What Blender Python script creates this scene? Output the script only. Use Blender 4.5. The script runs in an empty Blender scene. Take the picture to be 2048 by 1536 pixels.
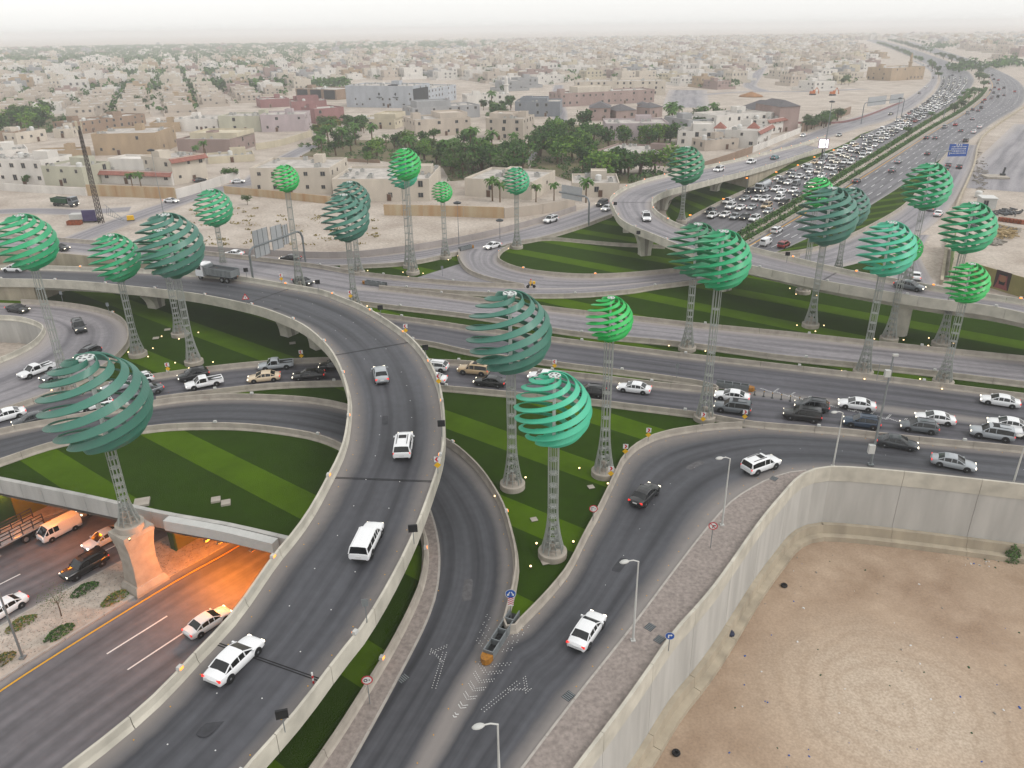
import bpy, bmesh, math, random
from mathutils import Vector, Matrix, geometry
R = math.radians
random.seed(7)
scene = bpy.context.scene
col = scene.collection
# ------------------------------------------------------------------ camera
FPX, CAMH = 1540.0, 48.0
dn = Vector(((1070-1024)/FPX, (4090-768)/FPX, 1.0)).normalized()      # world down in camera axes (x right, y down, z forward)
up_c = -dn
fw_c = (Vector((0, 0, 1)) - up_c*up_c.z).normalized()
rt_c = fw_c.cross(up_c)
if rt_c.x < 0: rt_c = -rt_c
M3 = Matrix((rt_c, fw_c, up_c))
cam = bpy.data.cameras.new('camera'); cam.sensor_width = 36; cam.lens = 36*FPX/2048
cam.clip_start = 0.5; cam.clip_end = 60000
cam_o = bpy.data.objects.new('camera', cam); col.objects.link(cam_o); scene.camera = cam_o
c3 = M3 @ Matrix(((1, 0, 0), (0, -1, 0), (0, 0, -1)))
m4 = c3.to_4x4(); m4.translation = (0, 0, CAMH); cam_o.matrix_world = m4
# ------------------------------------------------------------------ sky, sun, exposure
SUN_EL, SUN_AZ = R(48), R(115)          # azimuth measured from +Y towards +X
w = bpy.data.worlds.new('World'); scene.world = w; w.use_nodes = True
nt = w.node_tree; bg = nt.nodes['Background']
sky = nt.nodes.new('ShaderNodeTexSky'); sky.sky_type = 'NISHITA'; sky.sun_disc = False
sky.sun_elevation = SUN_EL; sky.sun_rotation = SUN_AZ; sky.air_density = 1.0; sky.dust_density = 1.5; sky.ozone_density = 1.0
hsv = nt.nodes.new('ShaderNodeHueSaturation'); hsv.inputs['Saturation'].default_value = 0.22
veil = nt.nodes.new('ShaderNodeMix'); veil.data_type = 'RGBA'; veil.inputs[0].default_value = .62; veil.inputs[7].default_value = (7.0, 6.95, 6.8, 1)      # even dust veil over the clear sky
nt.links.new(sky.outputs[0], hsv.inputs['Color']); nt.links.new(hsv.outputs[0], veil.inputs[6]); nt.links.new(veil.outputs[2], bg.inputs[0])
bg.inputs[1].default_value = 0.12
sl = bpy.data.lights.new('sun', 'SUN'); sl.energy = 0.8; sl.angle = R(25); sl.color = (1, .965, .92)
so = bpy.data.objects.new('sun', sl); col.objects.link(so)
sd = Vector((math.cos(SUN_EL)*math.sin(SUN_AZ), math.cos(SUN_EL)*math.cos(SUN_AZ), math.sin(SUN_EL)))
so.rotation_euler = sd.to_track_quat('Z', 'Y').to_euler(); so.location = (0, 0, 300)
vs = scene.view_settings
vs.view_transform = 'Standard'; vs.look = 'None'; vs.exposure = 0.58; vs.gamma = 1.0; vs.use_curve_mapping = False
cy = scene.cycles
cy.max_bounces = 5; cy.diffuse_bounces = 2; cy.glossy_bounces = 2; cy.transmission_bounces = 2; cy.volume_bounces = 1
cy.transparent_max_bounces = 8; cy.use_denoising = True; cy.sample_clamp_indirect = 4.0; cy.caustics_reflective = False; cy.caustics_refractive = False
# ------------------------------------------------------------------ helpers
def P(px, py, z=0.0):
    r = M3 @ Vector(((px-1024)/FPX, (py-768)/FPX, 1.0)); t = (z-CAMH)/r.z
    return Vector((0, 0, CAMH)) + r*t
def proj(v):
    c = M3.transposed() @ (Vector(v)-Vector((0, 0, CAMH))); return (1024+FPX*c.x/c.z, 768+FPX*c.y/c.z, c.z)
def HZ(x, y):                                  # level of the sunken highway
    t = min(1, max(0, (y-195)/105)); return -4.2*(1-t*t*(3-2*t))
def PH(px, py, dz=0.0, zf=HZ):
    z = 0.0
    for _ in range(12): v = P(px, py, z); z = zf(v.x, v.y)+dz
    return P(px, py, z)
def z_at(xy, py):                              # height above xy that is seen at image row py
    lo, hi = -40.0, 47.5
    for _ in range(45):
        m = (lo+hi)/2
        if proj((xy[0], xy[1], m))[1] > py: lo = m
        else: hi = m
    return m
def W(pts, z=0.0): return [P(p[0], p[1], (p[2] if len(p) > 2 else 0)+z) for p in pts]
def smooth(pts, step=3.0):
    """Catmull-Rom through the points, then evenly spaced"""
    if len(pts) < 3: fine = [pts[0].lerp(pts[-1], i/20) for i in range(21)]
    else:
        q = [pts[0]*2-pts[1]]+list(pts)+[pts[-1]*2-pts[-2]]; fine = []
        for i in range(1, len(q)-2):
            a, b, c, d = q[i-1:i+3]; n = max(4, int((c-b).length/1.5))
            n = min(n, 60)
            for k in range(n):
                t = k/n
                fine.append(0.5*((2*b)+(c-a)*t+(2*a-5*b+4*c-d)*t*t+(3*b-a-3*c+d)*t**3))
        fine.append(pts[-1].copy())
    return resample(fine, step=step)
def resample(p, n=None, step=3.0):
    L = [0.0]
    for a, b in zip(p, p[1:]): L.append(L[-1]+(b-a).length)
    if n is None: n = max(2, int(round(L[-1]/step))+1)
    out, j = [], 0
    for k in range(n):
        s = L[-1]*k/(n-1)
        while j < len(L)-2 and L[j+1] < s: j += 1
        d = L[j+1]-L[j]; out.append(p[j].lerp(p[j+1], (s-L[j])/d if d else 0))
    return out
def normals(c):
    out = []
    for i in range(len(c)):
        t = c[min(i+1, len(c)-1)]-c[max(i-1, 0)]; t.z = 0; t.normalize(); out.append(Vector((-t.y, t.x, 0)))   # left of travel
    return out
def along(c, spacing, start=0.0):
    """(point, tangent) every spacing metres"""
    L = 0; nxt = start; out = []
    for a, b in zip(c, c[1:]):
        d = (b-a).length
        while nxt <= L+d and d > 0: out.append((a.lerp(b, (nxt-L)/d), (b-a).normalized())); nxt += spacing
        L += d
    return out
class MB:
    def __init__(s): s.v = []; s.f = []; s.m = []; s.uv = None
    def face(s, idx, m=0): s.f.append(tuple(idx)); s.m.append(m)
    def add(s, vs, fs, m=0):
        o = len(s.v); s.v += [tuple(v) for v in vs]
        for f in fs: s.f.append(tuple(o+i for i in f)); s.m.append(m)
    def box(s, c, d, m=0, rz=0.0, tap=1.0, M=None):
        x, y, z = d[0]/2, d[1]/2, d[2]/2; ca, sa = math.cos(rz), math.sin(rz); vs = []
        for dz, k in ((-z, 1.0), (z, tap)):
            for dx, dy in ((-x, -y), (x, -y), (x, y), (-x, y)):
                v = Vector((c[0]+(dx*ca-dy*sa)*k, c[1]+(dx*sa+dy*ca)*k, c[2]+dz)); vs.append(M @ v if M else v)
        s.add(vs, [(3, 2, 1, 0), (4, 5, 6, 7), (0, 1, 5, 4), (1, 2, 6, 5), (2, 3, 7, 6), (3, 0, 4, 7)], m)
    def tube(s, a, b, r, n=6, m=0, r2=None, cap=True):
        a, b = Vector(a), Vector(b); d = (b-a).normalized(); u = d.orthogonal().normalized(); w_ = d.cross(u); r2 = r if r2 is None else r2
        vs = [a+(u*math.cos(t)+w_*math.sin(t))*r for t in (2*math.pi*i/n for i in range(n))]+[b+(u*math.cos(t)+w_*math.sin(t))*r2 for t in (2*math.pi*i/n for i in range(n))]
        fs = [(i, (i+1) % n, n+(i+1) % n, n+i) for i in range(n)]
        if cap: fs += [tuple(range(n-1, -1, -1)), tuple(range(n, 2*n))]
        s.add(vs, fs, m)
    def pipe(s, pts, r, n=6, m=0):
        pts = [Vector(p) for p in pts]; o = len(s.v)
        for i, p in enumerate(pts):
            t = (pts[min(i+1, len(pts)-1)]-pts[max(i-1, 0)]).normalized(); u = t.cross(Vector((0, 0, 1)))
            u = u.normalized() if u.length > .05 else t.orthogonal().normalized(); w_ = t.cross(u); rr = r[i] if isinstance(r, (list, tuple)) else r
            s.v += [tuple(p+(u*math.cos(a)+w_*math.sin(a))*rr) for a in (2*math.pi*k/n for k in range(n))]
        for i in range(len(pts)-1):
            for k in range(n): s.face((o+i*n+k, o+i*n+(k+1) % n, o+(i+1)*n+(k+1) % n, o+(i+1)*n+k), m)
        s.face(range(o+n-1, o-1, -1), m); s.face(range(o+(len(pts)-1)*n, o+len(pts)*n), m)
    def lathe(s, prof, n=16, c=(0, 0, 0), m=0):
        o = len(s.v)
        for r, z in prof:
            s.v += [(c[0]+r*math.cos(t), c[1]+r*math.sin(t), c[2]+z) for t in (2*math.pi*k/n for k in range(n))]
        for i in range(len(prof)-1):
            for k in range(n): s.face((o+i*n+k, o+i*n+(k+1) % n, o+(i+1)*n+(k+1) % n, o+(i+1)*n+k), m)
        s.face(range(o+n-1, o-1, -1), m); s.face(range(o+(len(prof)-1)*n, o+len(prof)*n), m)
    def prism(s, poly, z0, z1, m=0):
        n = len(poly); s.add([(p[0], p[1], z0) for p in poly]+[(p[0], p[1], z1) for p in poly],
            [tuple(range(n-1, -1, -1)), tuple(range(n, 2*n))]+[(i, (i+1) % n, n+(i+1) % n, n+i) for i in range(n)], m)
    def sweep(s, c, prof, m=0, closed=True):
        """prof: (offset to the left, z) points, swept along c"""
        nn = normals(c); k = len(prof); o = len(s.v)
        for p, nv in zip(c, nn):
            for a, z in prof: s.v.append((p.x+nv.x*a, p.y+nv.y*a, p.z+z))
        for i in range(len(c)-1):
            for j in range(k if closed else k-1):
                j2 = (j+1) % k; s.face((o+i*k+j, o+(i+1)*k+j, o+(i+1)*k+j2, o+i*k+j2), m)
        if closed: s.face(range(o+k-1, o-1, -1), m); s.face(range(o+(len(c)-1)*k, o+len(c)*k), m)
    def mesh(s, name, mats):
        me = bpy.data.meshes.new(name); me.from_pydata(s.v, [], s.f)
        for mt in (mats if isinstance(mats, (list, tuple)) else [mats]): me.materials.append(mt)
        if any(s.m): me.polygons.foreach_set('material_index', s.m)
        if s.uv:
            l = me.uv_layers.new(name='UVMap'); vi = [0]*len(me.loops); me.loops.foreach_get('vertex_index', vi)
            l.data.foreach_set('uv', [t for i in vi for t in s.uv[i]])
        me.update(); return me
    def build(s, name, mats, parent=None, smooth_=False):
        me = s.mesh(name, mats)
        if smooth_: me.polygons.foreach_set('use_smooth', [True]*len(me.polygons))
        return link(name, me, parent)
def link(name, me, parent=None):
    o = bpy.data.objects.new(name, me); col.objects.link(o)
    if parent: o.parent = parent
    return o
def tag(o, label, cat, group=None, kind=None):
    if label: o['label'] = label
    if cat: o['category'] = cat
    if group: o['group'] = group
    if kind: o['kind'] = kind
    return o
def thing(name, label, cat, loc=(0, 0, 0), rz=0.0, group=None):
    o = bpy.data.objects.new(name, None); col.objects.link(o); o.location = loc; o.rotation_euler = (0, 0, rz); o.empty_display_size = .2
    return tag(o, label, cat, group)
def struct(o): o['kind'] = 'structure'; return o
def copy_tree(o, parent=None):
    c = o.copy(); col.objects.link(c); c.parent = parent
    for ch in o.children: copy_tree(ch, c)
    return c
# ------------------------------------------------------------------ materials
def S(h):                                      # sRGB hex to linear
    return tuple(((int(h[i:i+2], 16)/255)**2.2) for i in (0, 2, 4))+(1,)
MATS = {}
def mat(name, c, rough=.7, var=.12, scale=1.0, metal=0.0, emit=0.0, spec=.4, bump=0.0, c2=None, stretch=(1, 1, 1), coat=0.0):
    if name in MATS: return MATS[name]
    m = bpy.data.materials.new(name); m.use_nodes = True; n = m.node_tree; b = n.nodes['Principled BSDF']; MATS[name] = m
    if isinstance(c, str): c = S(c)
    if len(c) == 3: c = (*c, 1)
    b.inputs['Roughness'].default_value = rough; b.inputs['Metallic'].default_value = metal; b.inputs['Specular IOR Level'].default_value = spec
    if coat: b.inputs['Coat Weight'].default_value = coat; b.inputs['Coat Roughness'].default_value = .08
    if var > 0:
        tc = n.nodes.new('ShaderNodeTexCoord'); mp = n.nodes.new('ShaderNodeMapping'); mp.inputs['Scale'].default_value = stretch
        nz = n.nodes.new('ShaderNodeTexNoise'); nz.inputs['Scale'].default_value = scale; nz.inputs['Detail'].default_value = 5
        rp = n.nodes.new('ShaderNodeValToRGB'); rp.color_ramp.elements[0].position = .3; rp.color_ramp.elements[1].position = .72
        d = c2 if c2 else tuple(x*(1-var*1.6) for x in c[:3])+(1,)
        if isinstance(d, str): d = S(d)
        rp.color_ramp.elements[0].color = d if len(d) == 4 else (*d, 1)
        rp.color_ramp.elements[1].color = c if c2 else tuple(min(1, x*(1+var*.7)) for x in c[:3])+(1,)
        n.links.new(tc.outputs['Object'], mp.inputs[0]); n.links.new(mp.outputs[0], nz.inputs['Vector']); n.links.new(nz.outputs['Fac'], rp.inputs[0]); n.links.new(rp.outputs[0], b.inputs['Base Color'])
        if bump:
            bp = n.nodes.new('ShaderNodeBump'); bp.inputs['Strength'].default_value = bump; n.links.new(nz.outputs['Fac'], bp.inputs['Height']); n.links.new(bp.outputs[0], b.inputs['Normal'])
    else: b.inputs['Base Color'].default_value = c
    if emit: b.inputs['Emission Color'].default_value = c; b.inputs['Emission Strength'].default_value = emit
    return m
def nodes(m): return m.node_tree.nodes, m.node_tree.links
def math_n(n, l, op, a, b=None, c=None):
    k = n.new('ShaderNodeMath'); k.operation = op
    for i, x in enumerate((a, b, c)):
        if x is None: continue
        if isinstance(x, (int, float)): k.inputs[i].default_value = x
        else: l.new(x, k.inputs[i])
    return k.outputs[0]
def ramp(n, l, fac, stops):
    r = n.new('ShaderNodeValToRGB'); e = r.color_ramp.elements
    while len(e) < len(stops): e.new(.5)
    for x, (p, c) in zip(e, stops): x.position = p; x.color = c if len(c) == 4 else (*c, 1)
    l.new(fac, r.inputs[0]); return r.outputs[0]
def mixc(n, l, fac, a, b, mode='MIX'):
    k = n.new('ShaderNodeMix'); k.data_type = 'RGBA'; k.blend_type = mode
    for i, x in ((0, fac), (6, a), (7, b)):
        if isinstance(x, (int, float)): k.inputs[i].default_value = x
        elif isinstance(x, tuple): k.inputs[i].default_value = x if len(x) == 4 else (*x, 1)
        else: l.new(x, k.inputs[i])
    return k.outputs[2]
def asphalt(name, dark, light, dust, lanes=3, edge=.16):
    """UV x runs 0..1 across the road, y in metres along it: wheel-worn lanes, oil lines, pale dusty edges"""
    m = bpy.data.materials.new(name); m.use_nodes = True; n, l = nodes(m); b = n['Principled BSDF']; MATS[name] = m
    uv = n.new('ShaderNodeUVMap'); sp = n.new('ShaderNodeSeparateXYZ'); l.new(uv.outputs[0], sp.inputs[0]); u, v = sp.outputs[0], sp.outputs[1]
    cb = n.new('ShaderNodeCombineXYZ'); l.new(math_n(n, l, 'MULTIPLY', u, 11.0), cb.inputs[0]); l.new(math_n(n, l, 'MULTIPLY', v, .025), cb.inputs[1])
    ns = n.new('ShaderNodeTexNoise'); ns.inputs['Scale'].default_value = 1; ns.inputs['Detail'].default_value = 2.5; l.new(cb.outputs[0], ns.inputs['Vector'])
    geo = n.new('ShaderNodeNewGeometry'); nf = n.new('ShaderNodeTexNoise'); nf.inputs['Scale'].default_value = 1.1; nf.inputs['Detail'].default_value = 8; l.new(geo.outputs['Position'], nf.inputs['Vector'])
    nb = n.new('ShaderNodeTexNoise'); nb.inputs['Scale'].default_value = .07; nb.inputs['Detail'].default_value = 3; l.new(geo.outputs['Position'], nb.inputs['Vector'])
    # lane wear: dark at wheel tracks
    wv = math_n(n, l, 'SINE', math_n(n, l, 'MULTIPLY', u, lanes*4*math.pi))
    wv = math_n(n, l, 'MULTIPLY_ADD', wv, .12, .5)
    f = math_n(n, l, 'ADD', math_n(n, l, 'MULTIPLY', ns.outputs['Fac'], .9), math_n(n, l, 'MULTIPLY', wv, .45))
    f = math_n(n, l, 'ADD', f, math_n(n, l, 'MULTIPLY', nb.outputs['Fac'], .35)); f = math_n(n, l, 'MULTIPLY', f, .63)
    c = ramp(n, l, f, [(.36, S(dark)), (.64, S(light))])
    c = mixc(n, l, .22, c, ramp(n, l, nf.outputs['Fac'], [(.35, (.3, .3, .3)), (.65, (.72, .72, .72))]), 'OVERLAY')
    e = math_n(n, l, 'MINIMUM', u, math_n(n, l, 'SUBTRACT', 1.0, u))
    e = math_n(n, l, 'ADD', e, math_n(n, l, 'MULTIPLY_ADD', nb.outputs['Fac'], .10, -.05))
    e = math_n(n, l, 'ADD', e, math_n(n, l, 'MULTIPLY_ADD', nf.outputs['Fac'], .06, -.03))
    k = n.new('ShaderNodeMapRange'); k.inputs[1].default_value = edge*.25; k.inputs[2].default_value = edge; k.inputs[3].default_value = .85; k.inputs[4].default_value = 0; l.new(e, k.inputs[0])
    c = mixc(n, l, k.outputs[0], c, S(dust)); l.new(c, b.inputs['Base Color'])
    b.inputs['Roughness'].default_value = .62; b.inputs['Specular IOR Level'].default_value = .5
    bp = n.new('ShaderNodeBump'); bp.inputs['Strength'].default_value = .12; l.new(nf.outputs['Fac'], bp.inputs['Height']); l.new(bp.outputs[0], b.inputs['Normal'])
    return m
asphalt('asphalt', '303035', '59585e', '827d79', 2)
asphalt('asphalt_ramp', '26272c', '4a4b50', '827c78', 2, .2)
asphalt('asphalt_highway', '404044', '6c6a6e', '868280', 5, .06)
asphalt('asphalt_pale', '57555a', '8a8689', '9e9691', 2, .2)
mat('concrete', 'a39b90', .85, .14, .8, bump=.1)
mat('concrete_cream', 'bbb6a9', .85, .16, .5, bump=.1)
mat('concrete_grey', 'b0aea9', .85, .12, .7, stretch=(1, 1, .14))
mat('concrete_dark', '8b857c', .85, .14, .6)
mat('beige_wall', 'aa9f8c', .9, .18, .5, stretch=(1, 1, .2))
mat('paving', '8f857f', .9, .2, 3.0, bump=.2)
mat('kerb', 'a7a19a', .85, .12, 2.0)
mat('metal_grey', '7d8284', .5, .08, 2, metal=.3)
mat('metal_dark', '3a3d40', .5, .05, 2, metal=.2)
mat('metal_white', 'b9b9b5', .5, .05, 1)
mat('rubber', '18181a', .8, 0); mat('black_plastic', '1d1e20', .6, 0)
mat('lamp_orange', (1.0, .25, .03), .5, 0, emit=1.8)
mat('lamp_warm', (1.0, .70, .34), .5, 0, emit=2.4)
mat('lamp_white', (1.0, .92, .80), .5, 0, emit=14.0)
mat('lamp_red', (1.0, .04, .03), .5, 0, emit=.35)
mat('lamp_head', (1.0, .9, .7), .4, 0, emit=2.0)
mat('paint_white', 'd4d4d2', .6, .05, 3); mat('paint_yellow', 'd09a1c', .6, .08, 3)
mat('sign_red', 'b81f2a', .5, .03, 3); mat('sign_white', 'd2d2d0', .5, .03, 3); mat('sign_blue', '21509c', .5, .05, 1); mat('sign_yellow', 'd9a818', .5, .04, 2)
def ground_mat():
    m = bpy.data.materials.new('sand'); m.use_nodes = True; n, l = nodes(m); b = n['Principled BSDF']; MATS['sand'] = m
    g = n.new('ShaderNodeNewGeometry'); t = []
    for sc, d in ((.012, 4), (.09, 6), (1.3, 8)):
        k = n.new('ShaderNodeTexNoise'); k.inputs['Scale'].default_value = sc; k.inputs['Detail'].default_value = d; l.new(g.outputs['Position'], k.inputs['Vector']); t.append(k.outputs['Fac'])
    c = ramp(n, l, t[0], [(.35, S('a59b91')), (.65, S('b8afa6'))])
    c = mixc(n, l, .6, c, ramp(n, l, t[1], [(.3, S('877a6e')), (.5, S('a59a8e')), (.7, S('bdb3a8'))]))
    c = mixc(n, l, .4, c, ramp(n, l, t[2], [(.3, (.28, .28, .28)), (.7, (.72, .72, .72))]), 'OVERLAY')
    l.new(c, b.inputs['Base Color']); b.inputs['Roughness'].default_value = .95; b.inputs['Specular IOR Level'].default_value = .1
    bp = n.new('ShaderNodeBump'); bp.inputs['Strength'].default_value = .35; bp.inputs['Distance'].default_value = .3; l.new(t[2], bp.inputs['Height']); l.new(bp.outputs[0], b.inputs['Normal'])
ground_mat()
def lot_mat():
    """bare sandy lot: brown soil near the wall, a pale levelled patch, curved wheel ruts"""
    m = bpy.data.materials.new('lot_soil'); m.use_nodes = True; n, l = nodes(m); b = n['Principled BSDF']; MATS['lot_soil'] = m
    g = n.new('ShaderNodeNewGeometry'); t = []
    for sc, d in ((.06, 5), (.3, 8), (4.5, 10)):
        k = n.new('ShaderNodeTexNoise'); k.inputs['Scale'].default_value = sc; k.inputs['Detail'].default_value = d; l.new(g.outputs['Position'], k.inputs['Vector']); t.append(k.outputs['Fac'])
    c = ramp(n, l, t[0], [(.35, S('927d6b')), (.62, S('a5917d'))])
    c = mixc(n, l, .5, c, ramp(n, l, t[1], [(.3, S('826d5a')), (.7, S('b09c88'))]))
    pc = P(1790, 1420, -8.6)                                  # middle of the pale patch
    vm = n.new('ShaderNodeVectorMath'); vm.operation = 'SUBTRACT'; l.new(g.outputs['Position'], vm.inputs[0]); vm.inputs[1].default_value = pc
    ln = n.new('ShaderNodeVectorMath'); ln.operation = 'LENGTH'; l.new(vm.outputs[0], ln.inputs[0]); d = ln.outputs['Value']
    dd = math_n(n, l, 'ADD', d, math_n(n, l, 'MULTIPLY_ADD', t[1], 9.0, -4.5))
    k = n.new('ShaderNodeMapRange'); k.inputs[1].default_value = 4; k.inputs[2].default_value = 14; k.inputs[3].default_value = .75; k.inputs[4].default_value = 0; l.new(dd, k.inputs[0])
    c = mixc(n, l, k.outputs[0], c, ramp(n, l, t[2], [(.3, S('b0a08e')), (.7, S('c0b2a1'))]))
    wv = math_n(n, l, 'SINE', math_n(n, l, 'MULTIPLY', math_n(n, l, 'ADD', d, math_n(n, l, 'MULTIPLY', t[0], 16.0)), 2.6))
    rb = n.new('ShaderNodeMapRange'); rb.inputs[1].default_value = 9; rb.inputs[2].default_value = 16; rb.inputs[3].default_value = .22; rb.inputs[4].default_value = 0; l.new(d, rb.inputs[0])
    c = mixc(n, l, math_n(n, l, 'MULTIPLY', math_n(n, l, 'MAXIMUM', wv, 0.0), rb.outputs[0]), c, S('8f7b67'))
    c = mixc(n, l, .3, c, ramp(n, l, t[2], [(.3, (.3, .3, .3)), (.7, (.7, .7, .7))]), 'OVERLAY')
    l.new(c, b.inputs['Base Color']); b.inputs['Roughness'].default_value = .95; b.inputs['Specular IOR Level'].default_value = .1
    bp = n.new('ShaderNodeBump'); bp.inputs['Strength'].default_value = .2; bp.inputs['Distance'].default_value = .03
    l.new(t[2], bp.inputs['Height']); l.new(bp.outputs[0], b.inputs['Normal'])
lot_mat()
def lawn_mat(name, ang, per, off=0.0, a='2b3e09', b_='435a09'):
    """artificial turf laid in straight light and dark bands"""
    m = bpy.data.materials.new(name); m.use_nodes = True; n, l = nodes(m); b = n['Principled BSDF']; MATS[name] = m
    g = n.new('ShaderNodeNewGeometry'); sp = n.new('ShaderNodeSeparateXYZ'); l.new(g.outputs['Position'], sp.inputs[0])
    d = math_n(n, l, 'ADD', math_n(n, l, 'MULTIPLY', sp.outputs[0], math.cos(ang)), math_n(n, l, 'MULTIPLY', sp.outputs[1], math.sin(ang)))
    s = math_n(n, l, 'SINE', math_n(n, l, 'MULTIPLY_ADD', d, 2*math.pi/per, off))
    s2 = math_n(n, l, 'SINE', math_n(n, l, 'MULTIPLY_ADD', d, 2*math.pi/per*.381, off*.7+1))
    t = math_n(n, l, 'ADD', s, math_n(n, l, 'MULTIPLY', s2, .0))
    k = n.new('ShaderNodeMapRange'); k.inputs[1].default_value = .5; k.inputs[2].default_value = .53; l.new(t, k.inputs[0])
    nz = n.new('ShaderNodeTexNoise'); nz.inputs['Scale'].default_value = .22; nz.inputs['Detail'].default_value = 12; nz.inputs['Roughness'].default_value = .72; l.new(g.outputs['Position'], nz.inputs['Vector'])
    c = mixc(n, l, k.outputs[0], S(a), S(b_)); c = mixc(n, l, .65, c, ramp(n, l, nz.outputs['Fac'], [(.3, (.36, .36, .34)), (.7, (.64, .64, .62))]), 'OVERLAY')
    l.new(c, b.inputs['Base Color']); b.inputs['Roughness'].default_value = .95; b.inputs['Specular IOR Level'].default_value = .06
    n2 = n.new('ShaderNodeTexNoise'); n2.inputs['Scale'].default_value = 9; l.new(g.outputs['Position'], n2.inputs['Vector'])
    bp = n.new('ShaderNodeBump'); bp.inputs['Strength'].default_value = .4; bp.inputs['Distance'].default_value = .05; l.new(n2.outputs['Fac'], bp.inputs['Height']); l.new(bp.outputs[0], b.inputs['Normal'])
    return m
lawn_mat('turf', R(52.7), 12.4, -2*math.pi*43.4/12.4+math.pi/2); lawn_mat('turf_bank', R(60), 11.0, 1.0)
# ------------------------------------------------------------------ ground sheets
def sheet(name, outer, holes, z, m, parent=None):
    pts = []; edges = []
    for poly in [outer]+holes:
        o = len(pts); k = len(poly); pts += [Vector((p[0], p[1])) for p in poly]; edges += [(o+i, o+(i+1) % k) for i in range(k)]
    vs_, _, fs, *_r = geometry.delaunay_2d_cdt(pts, edges, [], 1, 1e-4)
    def inside(p, poly):
        r = False; j = len(poly)-1
        for i in range(len(poly)):
            a, b = poly[i], poly[j]
            if (a[1] > p[1]) != (b[1] > p[1]) and p[0] < (b[0]-a[0])*(p[1]-a[1])/(b[1]-a[1])+a[0]: r = not r
            j = i
        return r
    mb = MB(); mb.v = [(v.x, v.y, z) for v in vs_]
    for f in fs:
        c = sum((vs_[i] for i in f), Vector((0, 0)))/len(f)
        if inside(c, outer) and not any(inside(c, h) for h in holes):
            a = vs_[f[1]]-vs_[f[0]]; b = vs_[f[2]]-vs_[f[0]]; mb.face(f if a.x*b.y-a.y*b.x > 0 else f[::-1])
    return mb.build(name, MATS[m], parent)
DE = [(-300, 895), (-120, 931), (0, 956), (130, 982), (228, 1003), (342, 1028), (454, 1047), (576, 1075), (660, 1094)]
de_w = [P(x, y, .9) for x, y in DE]
trench = [(v.x, v.y) for v in de_w]+[tuple(P(x, y).xy) for x, y in [(600, 1200), (500, 1300), (400, 1420), (310, 1536), (200, 1700), (60, 1900), (-1200, 1900), (-1200, 1000)]]
WALL = [(930, 1850), (1030, 1705), (1150, 1536), (1238, 1420), (1310, 1318), (1348, 1262), (1427, 1173), (1519, 1043), (1567, 985), (1601, 948), (1632, 936), (1673, 932), (1758, 937.5), (1895, 951), (2048, 968), (2300, 997)]
wall_c = smooth(W(WALL, 1.0), 2.5)
lot = [(v.x, v.y) for v in wall_c]+[(130, 60), (130, -20), (-10, -20)]
NE = [(1345, 455), (1400, 475), (1500, 503), (1545, 513)]
CL = [(1345, 455), (1332, 425), (1345, 397), (1400, 376), (1480, 353), (1560, 330), (1640, 306), (1688, 288), (1722, 268)]
CR = [(1545, 513), (1620, 504), (1693, 478), (1758, 446), (1810, 412), (1850, 366), (1888, 315), (1915, 290)]
cut = [tuple(P(*p).xy) for p in CL[::-1]+NE[1:]+CR[1:]]
PIT = [(-150, 626), (0, 630), (34, 632), (65, 639), (84, 649), (85, 659), (68, 680), (34, 700), (0, 714), (-150, 775)]
pit_c = smooth(W(PIT, .95), 2.0)
pit = [(v.x, v.y) for v in pit_c]
big = [(-16000, -120), (16000, -120), (16000, 20000), (-16000, 20000)]
struct(sheet('ground', big, [trench, lot, cut, pit], -.06, 'sand'))
struct(sheet('pit_ground', pit, [], -4.5, 'sand'))
struct(sheet('lot_ground', [tuple(P(x, y, -8.6).xy) for x, y in [(800, 2100), (1100, 1500), (1400, 1100), (1620, 1000), (2500, 1000)]]+[(140, -20)], [], -8.6, 'lot_soil'))
LAWN = [(-700, 590), (-200, 540), (0, 520), (270, 510), (403, 515), (520, 525), (632, 535), (680, 531), (817, 524), (916, 504), (1022, 490), (1083, 478), (1158, 456), (1223, 432), (1290, 440), (1345, 455)]+NE[1:]+[(1650, 537), (1800, 560), (1900, 580), (2048, 600), (2300, 640), (2400, 930), (2048, 930), (1750, 905), (1600, 915), (1450, 960), (1320, 1100), (1150, 1330), (1000, 1600), (900, 1800)]
lawn_poly = [tuple(P(*p).xy) for p in LAWN]+[tuple(P(x, y).xy) for x, y in [(200, 1700), (310, 1536), (400, 1420), (500, 1300), (600, 1200)]]+[(v.x, v.y) for v in de_w[::-1]]
struct(sheet('lawn', lawn_poly, [pit], 0.0, 'turf'))
struct(sheet('lawn', [tuple(P(*p).xy) for p in [(1660, 533), (1690, 512), (1722, 502), (1765, 510), (1790, 530), (1800, 556)]], [], .012, 'turf'))
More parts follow.
